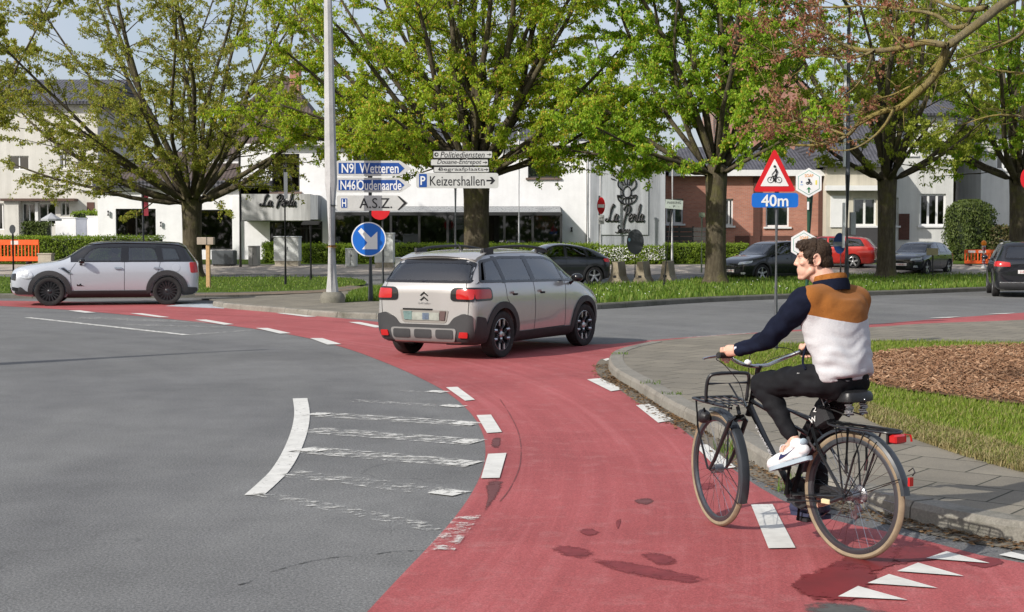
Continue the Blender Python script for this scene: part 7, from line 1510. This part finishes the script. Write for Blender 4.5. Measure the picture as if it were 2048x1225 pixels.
# --- brick house, tall gable behind it, beige and grey houses to the right
D = Bld('brick_house', 'low red brick house with white framed windows and dark tiled roof', 'house', 1330, 1650, 79, 9)
dw = [(1329.5+2, 1366, 398, 448), (1450, 1466, 398, 452), (1531, 1578, 398, 454)]
D.wall(1331, 1650, 352, M_BRK, dw, 0, 9)
for h_ in dw: D.window(*h_[:2], h_[2], h_[3], M_WFR, 2, 0, [(0, .98)], M_WGL, M_WFR, .09)
D.box('eaves_band', M_WFR, 1336, 1652, 341, 353, -.5, -.003); D.roof(1336, 1650, 341, 284, M_TIL, .3, 1.5, 0, 9)
for a, c_ in ((1506, 1520), (1636, 1650)): D.box('brick_pier', M_BRK3, a, c_, 354, 540, -.12, -.003)
D.box('brick_base', M_BRK3, 1470, 1634, 472, 540, -.06, -.003)
D2 = Bld('brick_house', 'tall pinkish brick house with white trim rising behind the trees', 'house', 1440, 1625, 92, 9)
d2 = [(1470, 1500, 250, 300), (1530, 1560, 250, 300)]
D2.wall(1440, 1625, 190, M_BRK2, d2, 0, 9)
for h_ in d2: D2.window(*h_[:2], h_[2], h_[3], M_WFR, 2, 0, None, M_WDK, M_WFR, .09)
x0, x1, zt, zp = D2.X(1440), D2.X(1625), D2.Z(190), D2.Z(95); MB().add([(x0, 0, zt), (x1, 0, zt), ((x0+x1)/2, 0, zp), (x0, 9, zt), (x1, 9, zt), ((x0+x1)/2, 9, zp)], [(0, 1, 2), (3, 5, 4)]).build('gable', M_BRK2, D2.t, False, False)
MB().add([(x0-.4, -.3, zt-.3), ((x0+x1)/2, -.3, zp+.15), ((x0+x1)/2, 9.3, zp+.15), (x0-.4, 9.3, zt-.3), (x1+.4, -.3, zt-.3), (x1+.4, 9.3, zt-.3)], [(0, 1, 2, 3), (1, 4, 5, 2)]).build('roof', M_TIL, D2.t, False, False)
D2.box('cornice', M_WFR, 1436, 1629, 318, 326, -.35, -.003)
E = Bld('house', 'beige stone house with bay window and dark base, right of the brick house', 'house', 1652, 1772, 78, 9)
ew = [(1706, 1752, 396, 452), (1760, 1770, 415, 455)]
E.wall(1652, 1772, 330, M_BEG, ew, 0, 9)
E.window(1706, 1752, 396, 452, M_WFR, 2, 0, [(0, 1)], M_WGL, M_WFR, .1); E.window(1760, 1770, 415, 455, M_WFR, 1, 0, None, M_WDK, M_WFR, .08)
E.box('cornice', M_WFR, 1648, 1776, 372, 382, -.5, -.003); E.box('dark_base', mat('dark_slate_base', (.05, .048, .05), .7), 1690, 1770, 456, 545, -.35, -.003); E.box('stone_panel', M_WFR, 1660, 1690, 392, 455, -.08, -.003); E.roof(1652, 1772, 330, 235, M_TIL, .4, 0, 0, 9)
Fh = Bld('house', 'tall grey white rendered house with triple window behind the dark hatchback', 'house', 1772, 1905, 80, 9)
fw_ = [(1839, 1891, 388, 452), (1784, 1796, 396, 452), (1800, 1830, 250, 310)]
Fh.wall(1772, 1905, 228, M_GRW, fw_, 0, 9)
Fh.window(1839, 1891, 388, 452, M_WFR, 3, 0, None, M_WDK, M_WFR, .1); Fh.window(1784, 1796, 396, 452, M_WFR, 1, 0, None, M_WDK, M_WFR, .08); Fh.window(1800, 1830, 250, 310, M_WFR, 2, 0, None, M_WDK, M_WFR, .1)
Fh.roof(1772, 1905, 228, 165, M_TIL, .4, 0, 0, 9); Fh.box('brick_door_wall', M_BRK3, 1797, 1818, 428, 480, -.06, -.003)
Gh = Bld('house', 'pale house with a grey lower band at the far right behind the conifer', 'house', 1960, 2150, 84, 9)
Gh.wall(1960, 2150, 262, M_GRW, [(1990, 2020, 290, 340), (2060, 2100, 400, 450)], 0, 9); Gh.window(1990, 2020, 290, 340, M_WFR, 2, 0, None, M_WDK, M_WFR, .1); Gh.window(2060, 2100, 400, 450, M_WFR, 2, 0, None, M_WDK, M_WFR, .1); Gh.roof(1960, 2150, 262, 200, M_TIL, .4, 0, 0, 9)
# low walls and fences
def wallbox(name, label, cat, x0, x1, y0, y1, Y, m, d=.2, slats=0):
    a, c = P(x0, y1, Y), P(x1, y0, Y); b = Vector((a.x, Y, zg(Y))); t = thing(name, label, cat, b); H = c.z-b.z
    if slats:
        n = 7
        for i in range(n): MB().box((0, 0, H*i/n+.02), (c.x-a.x, .03, H*(i+1)/n-.015)).build('board', m, t, False)
        for q in (0, .33, .66, 1): MB().box(((c.x-a.x)*q-.05, .031, -.1), ((c.x-a.x)*q+.05, .12, H+.05)).build('post', m, t, False)
    else: MB().box((0, 0, -.2), (c.x-a.x, d, H)).build('wall', m, t, False); MB().box((-.03, -.03, H), (c.x-a.x+.03, d+.03, H+.05)).build('coping', m, t, False)
    return t
wallbox('board_fence', 'dark grey board fence between the seashell wall and the brick house', 'fence', 1331, 1415, 455, 545, 76, mat('dark_fence_boards', (.055, .052, .05), .8, var=.3), slats=1)
wallbox('garden_wall', 'low white garden wall beside the cream house', 'wall', 112, 152, 437, 540, 78, M_WHW); wallbox('garden_wall', 'low white garden wall joining the restaurant', 'wall', 175, 197, 434, 540, 78, M_WHW); wallbox('garden_gate', 'blue grey garden gate between two low white walls', 'gate', 153, 174, 438, 540, 78, mat('blue_grey_gate', (.30, .32, .38), .6))
wallbox('stone_block', 'pale stone block at the foot of the left hedge', 'block', 76, 102, 509, 530, 66.5, M_STONE2, .5)
# --- hedges: boxes of many small leaves
def leafmesh(name, pts, nrm, size, m, parent, seed, aspect=.55, droop=0, jitter=.9):
    r = np.random.RandomState(seed); n = len(pts); d = r.normal(0, 1, (n, 3))*jitter+nrm; d /= np.linalg.norm(d, axis=1)[:, None]+1e-9
    a = np.cross(d, r.normal(0, 1, (n, 3))); a /= np.linalg.norm(a, axis=1)[:, None]+1e-9; b = np.cross(d, a); s = size*r.uniform(.6, 1.35, (n, 1))
    if droop: b = b*(1-droop)+np.array([0, 0, -droop]); b /= np.linalg.norm(b, axis=1)[:, None]+1e-9; a = np.cross(b, d+1e-3); a /= np.linalg.norm(a, axis=1)[:, None]+1e-9
    v = np.stack([pts, pts+b*s*.5+a*s*aspect*.5, pts+b*s, pts+b*s*.5-a*s*aspect*.5], 1).reshape(-1, 3).astype(np.float32)
    me = bpy.data.meshes.new(name); me.vertices.add(4*n); me.vertices.foreach_set('co', v.ravel()); me.loops.add(4*n); me.loops.foreach_set('vertex_index', np.arange(4*n, dtype=np.int32)); me.polygons.add(n); me.polygons.foreach_set('loop_start', np.arange(0, 4*n, 4, dtype=np.int32))
    me.update(calc_edges=True); me.validate(); return link(name, me, m, parent)
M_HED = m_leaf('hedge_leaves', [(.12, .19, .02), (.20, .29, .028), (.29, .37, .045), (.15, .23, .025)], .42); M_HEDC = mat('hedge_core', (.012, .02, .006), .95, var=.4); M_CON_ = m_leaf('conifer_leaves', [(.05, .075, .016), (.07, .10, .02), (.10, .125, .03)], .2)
def hedge(label, px0, px1, pyt, Y, d=1.1, n=7000, size=.085, m=None, white=0):
    a, c = P(px0, pyt, Y), P(px1, pyt, Y); b = Vector((a.x, Y, zg(Y))); t = thing('hedge', label, 'hedge', b); w = c.x-a.x; H = c.z-b.z; r = np.random.RandomState(int(abs(px0))+3)
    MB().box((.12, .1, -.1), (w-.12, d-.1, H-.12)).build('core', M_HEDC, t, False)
    k = r.rand(n); p = np.zeros((n, 3)); nn = np.zeros((n, 3)); fr_ = k < .66; p[:, 0] = r.rand(n)*w; p[:, 1] = np.where(fr_, r.normal(.03, .06, n), r.rand(n)*d); p[:, 2] = np.where(fr_, r.rand(n)*H, H-.03+r.normal(0, .05, n)); nn[:, 1] = np.where(fr_, -1, 0); nn[:, 2] = np.where(fr_, .3, 1)
    p[:, 1] += .06*np.sin(p[:, 0]*2.3)+.04*np.sin(p[:, 0]*5.1+p[:, 2]*4)
    leafmesh('foliage', p, nn, size, m or M_HED, t, 5)
    if white: q = np.stack([r.rand(white)*w, -.04+r.normal(0, .04, white), .25*H+r.rand(white)*H*.7], 1); leafmesh('blossom', q, np.tile([0, -1., .3], (white, 1)), .07, M_FLW, t, 8)
    return t
hedge('long clipped green hedge behind the white small car', -120, 318, 474, 69, 1.3, 16000); hedge('clipped hedge beside the restaurant entrance cabinet', 524, 552, 487, 68.5, 1.0, 1800); hedge('clipped hedge between the white cabinets', 598, 756, 490, 68.5, 1.0, 6000); hedge('clipped hedge below the glazed restaurant bay', 786, 1200, 489, 68.6, 1.0, 15000); hedge('hedge with white blossom below the seashell wall', 1196, 1330, 494, 67, 1.0, 6000, .085, None, 900); hedge('trimmed hedge below the brick house and board fence', 1331, 1498, 489, 68, 1.2, 8000)
def conifer(label, px0, px1, pyt, Y, n, seed):
    a, c = P(px0, pyt, Y), P(px1, pyt, Y); b = Vector(((a.x+c.x)/2, Y, zg(Y))); t = thing('conifer', label, 'conifer', b); w = (c.x-a.x)/2; H = c.z-b.z; r = np.random.RandomState(seed)
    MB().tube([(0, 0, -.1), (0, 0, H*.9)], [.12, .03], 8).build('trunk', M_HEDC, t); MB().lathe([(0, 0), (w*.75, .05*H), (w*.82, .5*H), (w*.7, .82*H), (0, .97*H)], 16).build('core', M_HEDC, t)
    z = r.rand(n)*H; th = r.rand(n)*6.283; pr = np.where(z < .75*H, 1, np.sqrt(np.clip(1-((z-.75*H)/(.26*H))**2, 0, 1))); rad = w*pr*(.86+.12*np.sin(th*7+z*1.5)+r.normal(0, .05, n)); p = np.stack([rad*np.cos(th), rad*np.sin(th), z], 1); nn = np.stack([np.cos(th), np.sin(th), np.full(n, .3)], 1); leafmesh('foliage', p, nn, .17, M_CON_, t, seed, .35, .5); return t
conifer('broad clipped conifer beside the grey white house', 1890, 1990, 398, 72, 9000, 4); 
hedge('rough green and brown shrub by the orange barriers', 1980, 2060, 455, 71, 1.6, 3500, .14, m_leaf('mixed_shrub', [(.08, .11, .03), (.16, .12, .06), (.06, .09, .02)], .25)); hedge('dark shrub in the garden of the cream house', 42, 92, 447, 76, 1.4, 2500, .12, M_CON_); hedge('shrubs on the terrace above the white garden walls', 142, 196, 424, 80.5, 1.0, 1500, .12)
# parasol in the left garden
b = P(104, 540, 74.5); b.z = zg(74.5); t = thing('parasol', 'open grey parasol in the garden of the cream house', 'parasol', b); k = 74.5/F_PX; zt = P(104, 426, 74.5).z-b.z
MB().tube([(0, 0, 0), (0, 0, zt)], .03, 8).build('pole', M_WFR, t); MB().add([(0, 0, zt)]+[(21*k*math.cos(q), 21*k*math.sin(q), zt-.32) for q in [i*math.pi/4 for i in range(8)]]+[(21*k*math.cos(q), 21*k*math.sin(q), zt-.42) for q in [i*math.pi/4 for i in range(8)]], [(0, 1+i, 1+(i+1) % 8) for i in range(8)]+[(1+i, 9+i, 9+(i+1) % 8, 1+(i+1) % 8) for i in range(8)]).build('canopy', mat('grey_canvas', (.34, .35, .37), .85), t, False, False)
# ============================================================ trees
def m_bark(name, c1, c2, moss=.5, mc=(.12, .115, .035)):
    m = N(name); o = m.coord(scale=(1, 1, .25)); c = m.ramp(m.noise(9, 7, .75, o), [(.3, mul(c1, .55)), (.5, c1), (.7, c2)]); c = m.mix(m.ramp(m.noise(1.6, 5, .7), [(moss, (0,)*3), (moss+.14, (.6,)*3)]), c, mc); m.set(c, .9, spec=.15); m.bump(m.noise(22, 6, .8, o), .9, .05); return m.m
M_BARK = m_bark('tree_bark', (.085, .070, .047), (.145, .125, .085)); M_LICH = m_bark('lichen_bark', (.20, .165, .10), (.32, .27, .13), .42, (.33, .26, .055))
def tree(label, px, py, z, Y, seed, fork, tr, nl, hgt, spread, leafm, nleaf, lsize, low=.5, cone=(12, 50), name='tree', lean=0, droop=.55, twigk=1.0, skirt=1.0, limbs=None):
    b = G(px, py, z) if Y is None else P(px, py, Y); b.z = z; t = thing(name, label, 'tree', b); r = random.Random(seed); mb = MB(); tips = []
    top = Vector((lean, 0, fork)); mb.tube(smoothline([(0, 0, -.2), (0, 0, .12), (lean*.1, 0, .5), (lean*.4, 0, fork*.5), (lean*.9, 0, fork*.92), top+Vector((0, 0, .25))], 3), [tr*1.75, tr*1.65, tr*1.5, tr*1.32, tr*1.2, tr*1.1, tr*1.05, tr*1.0, tr*.97, tr*.97, tr*.98, tr*1.0, tr*1.05, tr*1.08, tr*1.0, tr*.8], 14)
    def grow(p0, d0, L, r0, r1, n, up, wob, sides):
        pts = [p0]; d = d0.normalized()
        for i in range(n): d = (d+Vector((r.uniform(-wob, wob), r.uniform(-wob, wob), r.uniform(-wob, wob)*.6+up))).normalized(); pts.append(pts[-1]+d*L/n)
        mb.tube(pts, [r0+(r1-r0)*(i/n)**.8 for i in range(n+1)], sides, False); return pts
    L1 = []
    for i in range(nl):
        az = 2*math.pi*i/nl+r.uniform(-.35, .35); tilt = R(cone[0]+(cone[1]-cone[0])*((i*.618) % 1)); d = Vector((math.sin(tilt)*math.cos(az), math.sin(tilt)*math.sin(az), math.cos(tilt))); L = (hgt-fork)*(1.0-.12*r.random())/max(.62, math.cos(tilt)*.9); L = min(L, spread*1.55 if tilt > R(40) else 99)
        L1.append((grow(top+Vector((d.x, d.y, 0))*tr*.5-Vector((0, 0, r.uniform(0, .35)*fork*.4)), d, L, tr*r.uniform(.27, .43), .03, 9, .05, .15, 8), L))
    for (az, tilt, L, r0) in (limbs or []):
        d = Vector((math.sin(R(tilt))*math.cos(R(az)), math.sin(R(tilt))*math.sin(R(az)), math.cos(R(tilt)))); L1.append((grow(top+d*tr*.3-Vector((0, 0, .2)), d, L, r0, .03, 9, .02, .13, 8), L))
    L2 = []
    for pts, L in L1:
        nb = int(L*1.5*twigk)
        for j in range(nb):
            q = low*.6+(1-low*.6)*(j+r.random())/nb; k = min(8, int(q*9)); p = pts[k].lerp(pts[k+1], q*9-k); ax = (pts[k+1]-pts[k]).normalized(); out = Vector((p.x, p.y, 0)); out = out.normalized() if out.length > .1 else Vector((1, 0, 0)); a = r.uniform(0, 6.28); sd = Vector((math.cos(a), math.sin(a), r.uniform(-.5, .4))); d = (ax*.45+out*.55*skirt+sd*.75).normalized(); LL = r.uniform(.9, 2.4)*(1.15-q*.5)*spread/5
            pp = grow(p, d, LL, .035*(1.2-q*.7), .009, 5, .02, .16, 5); L2.append(pp); tips.append(pts[-1])
    L3 = []
    for pts in L2:
        for j in range(int(r.uniform(3, 5.9)*twigk)):
            q = r.uniform(.25, 1); k = min(4, int(q*5)); p = pts[k].lerp(pts[k+1], q*5-k); ax = (pts[k+1]-pts[k]).normalized(); d = (ax*.7+Vector((r.uniform(-1, 1), r.uniform(-1, 1), r.uniform(-.7, .6)))).normalized(); L3.append(grow(p, d, r.uniform(.3, 1.0), .010, .004, 3, 0, .2, 3))
    tk = mb.build('trunk', M_BARK if leafm is not None else M_LICH, t, 'all', False)
    if leafm is not None:
        rr_ = np.random.RandomState(seed); seg = np.array([[list(a), list(c)] for pts in L3 for a, c in zip(pts, pts[1:])]+[[list(a), list(c)] for pts in L2 for a, c in zip(pts[2:], pts[3:])]); n = nleaf//5; i = rr_.randint(0, len(seg), n); u = rr_.rand(n, 1); c = seg[i, 0]*(1-u)+seg[i, 1]*u+rr_.normal(0, .05, (n, 3)); c = np.repeat(c, 5, 0)+rr_.normal(0, lsize*.32, (n*5, 3)); nn = rr_.normal(0, .6, (n*5, 3)); nn[:, 2] += .7
        leafmesh('crown', c, nn, lsize, leafm, t, seed+1, .62, droop, .7)
    return t, L2
M_LF1 = m_leaf('olive_leaves', [(0.220, 0.234, 0.048), (0.297, 0.327, 0.058), (0.386, 0.397, 0.069), (0.258, 0.258, 0.052), (0.321, 0.339, 0.063), (0.464, 0.292, 0.082)], .5); M_LF2 = m_leaf('fresh_leaves', [(0.231, 0.304, 0.030), (0.326, 0.438, 0.034), (0.435, 0.548, 0.042), (0.272, 0.365, 0.030), (0.366, 0.463, 0.037), (0.625, 0.353, 0.073)], .52); M_LF3 = m_leaf('green_leaves', [(0.173, 0.275, 0.028), (0.266, 0.419, 0.033), (0.373, 0.538, 0.039), (0.212, 0.335, 0.029), (0.306, 0.443, 0.034), (0.559, 0.396, 0.062)], .52); M_LF4 = m_leaf('thin_leaves', [(0.228, 0.271, 0.039), (0.329, 0.377, 0.050), (0.430, 0.448, 0.066)], .5)
tree('wide spreading tree with low forking limbs at the left', 385, 556, .1, None, 11, 3.2, .40, 15, 13.0, 7.0, M_LF1, 170000, .075, .3, (10, 62), limbs=((185, 74, 8.0, .20), (172, 60, 8.5, .2), (200, 82, 7.0, .12), (-8, 74, 6.5, .18), (15, 62, 7.0, .16), (230, 68, 6.5, .14), (300, 68, 6, .14), (270, 60, 6, .12)), twigk=1.2)
tree('leafy tree with thick mossy trunk behind the direction signs', 953, 566, .1, None, 23, 4.0, .48, 18, 14.0, 6.2, M_LF2, 250000, .09, .3, (5, 46), limbs=((180, 70, 9.0, .2), (178, 46, 9.5, .18), (188, 55, 9.0, .16), (168, 40, 10, .16), (176, 60, 8.5, .15), (170, 62, 8.5, .18), (192, 77, 8.0, .13), (205, 72, 7.5, .13), (0, 60, 6.8, .2), (-12, 76, 6.0, .13), (12, 70, 6.5, .14), (270, 60, 5.5, .14), (250, 72, 6, .12), (225, 74, 7, .12), (300, 72, 6, .12), (330, 72, 6, .12)), twigk=1.15)
tree('dense fresh green tree left of the cyclist warning sign', 1431, 569, .13, None, 37, 3.9, .36, 14, 13.0, 4.8, M_LF3, 180000, .095, .3, (5, 44), limbs=((180, 66, 6.2, .13), (190, 78, 6.0, .11), (172, 74, 6.0, .11), (5, 42, 5.0, .18), (20, 62, 4.6, .12), (270, 66, 5, .12), (230, 72, 5.6, .12), (310, 70, 4.4, .1)), twigk=1.15)
tree('thin leaved tree behind the dark hatchback', 1772, 557, .13, None, 41, 4.0, .36, 14, 13.5, 5.2, M_LF4, 100000, .09, .35, (7, 46), limbs=((180, 62, 5.4, .12), (0, 58, 5.2, .14), (270, 64, 4.6, .1), (225, 68, 4.6, .1), (320, 68, 4.6, .1)))
tree('green tree with curved limbs at the right edge of the picture', 2036, 552, .13, None, 53, 4.2, .40, 12, 13.5, 5.8, M_LF3, 80000, .105, .35, (8, 50), limbs=((182, 66, 6.5, .16), (195, 76, 5.4, .12), (270, 64, 5, .1), (220, 70, 5, .1)))
# trees standing further back that close the gaps
for i, (px, Y, sd, lm, hh, lb) in enumerate(((1230, 92, 67, M_LF3, 13, 'distant tree behind the seashell wall'), (1900, 88, 71, M_LF4, 14, 'distant tree behind the conifer'), (-60, 62, 73, M_LF1, 12.5, 'olive leaved tree at the left edge of the picture'), (1660, 95, 79, M_LF3, 14, 'distant tree between the brick and beige houses'))):
    tree(lb, px, 540, zg(Y), Y, sd, 4.5, .26, 8, hh, 4.6, lm, 30000, .13, .4, (8, 48))
# --- the near tree whose lichen covered branches hang in from the upper right
b = Vector((6.6, 15.0, .12)); t = thing('maple_tree', 'bare lichen covered tree with reddish flower buds reaching in from the upper right', 'tree', b); mb = MB(); r = random.Random(5); YN = 13.5
def n3(px, py, dy=0): p = P(px, py, YN+dy); return p-b
mb.tube(smoothline([(0, 0, -.2), (.02, 0, .6), (-.05, -.1, 2.0), (-.1, -.3, 3.0)], 4), [.30, .27, .25, .235, .225, .22, .215, .21, .205, .2, .2, .19, .18], 12)
mb.tube(smoothline([(-.1, -.3, 2.8), (.2, .2, 4.2), (.1, .4, 6.0), (.3, .2, 8)], 4), [.17]*3+[.14]*3+[.11]*3+[.08]*4, 10)
fork = Vector((-.1, -.3, 2.9))
main = smoothline([fork, Vector((-.5, -.8, 3.7)), n3(2180, -70), n3(2030, -5, -.2), n3(1960, 45, -.4), n3(1896, 92, -.5)], 4); mb.tube(main, [.066-.0015*i for i in range(len(main))], 9)
tw = []
def br(pts, r0, r1, dy=0):
    q = smoothline([n3(x, y, dy+i*.12-.5) for i, (x, y) in enumerate(pts)], 5); mb.tube(q, [r0+(r1-r0)*i/(len(q)-1) for i in range(len(q))], 6, False); tw.append(q); return q
S1 = br([(1896, 92), (1870, 150), (1830, 190), (1800, 215), (1770, 222), (1720, 245), (1694, 272), (1640, 290), (1575, 290)], .042, .010)
S2 = br([(1896, 92), (1850, 85), (1810, 95), (1750, 102), (1700, 95), (1660, 70), (1640, 40), (1630, 0)], .035, .008, -.1)
S3 = br([(1975, 15), (1930, 20), (1880, 5), (1850, -15)], .03, .012, .2); br([(1940, 50), (1905, 55), (1870, 30), (1800, 18), (1720, 12), (1690, 0)], .028, .006, .3)
br([(1896, 92), (1880, 120), (1840, 160), (1790, 188), (1745, 200)], .022, .005, .2); br([(1790, 215), (1770, 250), (1740, 280), (1700, 300), (1660, 300)], .018, .004); br([(1750, 102), (1700, 118), (1640, 112), (1590, 110)], .016, .004); br([(1745, 105), (1735, 140), (1710, 175), (1690, 190)], .016, .004)
br([(1694, 272), (1650, 255), (1600, 240), (1560, 215), (1530, 170)], .013, .003); br([(1660, 70), (1620, 50), (1590, 20)], .012, .003); br([(1690, 95), (1650, 110), (1600, 95), (1560, 55)], .012, .003, .2); br([(1720, 12), (1650, 15), (1590, 5), (1540, -10)], .012, .003); br([(1640, 288), (1590, 270), (1545, 250)], .010, .003, .3); br([(2060, 40), (2040, 70), (1990, 95), (1900, 125)], .022, .006, .8); br([(2100, 240), (2000, 230), (1930, 248)], .016, .004, 1.2); br([(2080, 150), (1990, 140), (1945, 120)], .014, .004, 1.2);  br([(1810, 95), (1780, 60), (1765, 0)], .012, .003); br([(1600, 240), (1560, 250), (1530, 240)], .008, .003); br([(1600, 95), (1560, 110), (1530, 95)], .008, .003)
buds = []
for q in list(tw):
    L = sum((c-a).length for a, c in zip(q, q[1:]))
    for _ in range(int(L*15)):
        i = r.randrange(1, len(q)-1); p = q[i].lerp(q[i+1] if i+1 < len(q) else q[i], r.random()); d = (q[i]-q[i-1]).normalized(); dd = (d*.6+Vector((r.uniform(-.8, .5), r.uniform(-.8, .8), r.uniform(-.7, .9)))).normalized(); LL = r.uniform(.12, .62); e1 = p+dd*LL*.5+Vector((0, 0, .02)); e2 = p+dd*LL+Vector((0, 0, r.uniform(-.02, .08))); pw = b+e2; px_ = 1024+F_PX*pw.x/pw.y; py_ = 478-F_PX*(pw.z-CAM_H)/pw.y
        if py_ > 300 or (py_ > 285 and 1490 < px_ < 1600): continue
        mb.tube([p, e1, e2], [.0055, .0042, .0025], 4, False)
        if px_ < 1800:
            for _k in range(r.randrange(3, 8)): buds.append(list(e1.lerp(e2, r.random())+Vector((r.gauss(0, .02), r.gauss(0, .02), r.gauss(-.01, .02)))))
mb.build('branches', M_LICH, t, 'all', False)
bp_ = np.repeat(np.array(buds), 6, 0)+np.random.RandomState(3).normal(0, .016, (len(buds)*6, 3)); leafmesh('buds', bp_, np.random.RandomState(4).normal(0, 1, bp_.shape), .027, m_leaf('flower_buds', [(.22, .09, .055), (.33, .14, .085), (.18, .075, .045), (.40, .21, .13)], .3), t, 9, .8, .5)

# unseen treeline added behind the viewer to darken reflections in window glass and car paint
n = 26000; r_ = np.random.RandomState(8); x = r_.uniform(-110, 110, n); tp = 7+2.5*np.sin(x*.11)+1.5*np.sin(x*.37+1); p_ = np.stack([x, -42+r_.normal(0, 2.2, n), r_.rand(n)**.8*tp], 1); tag(leafmesh('far_wood', p_, np.tile([0, 1., .3], (n, 1)), 1.0, M_CON_, None, 3), kind='stuff')

for s_ in (-1, 1):
    n = 14000; x = s_*r_.uniform(38, 150, n); tp = 8+2.5*np.sin(x*.13)+1.5*np.sin(x*.41+1); p_ = np.stack([x, 100+r_.normal(0, 2.5, n), .6+r_.rand(n)**.8*tp], 1); tag(leafmesh('far_wood', p_, np.tile([0, -1., .3], (n, 1)), .9, M_LF3, None, 5+s_), kind='stuff')
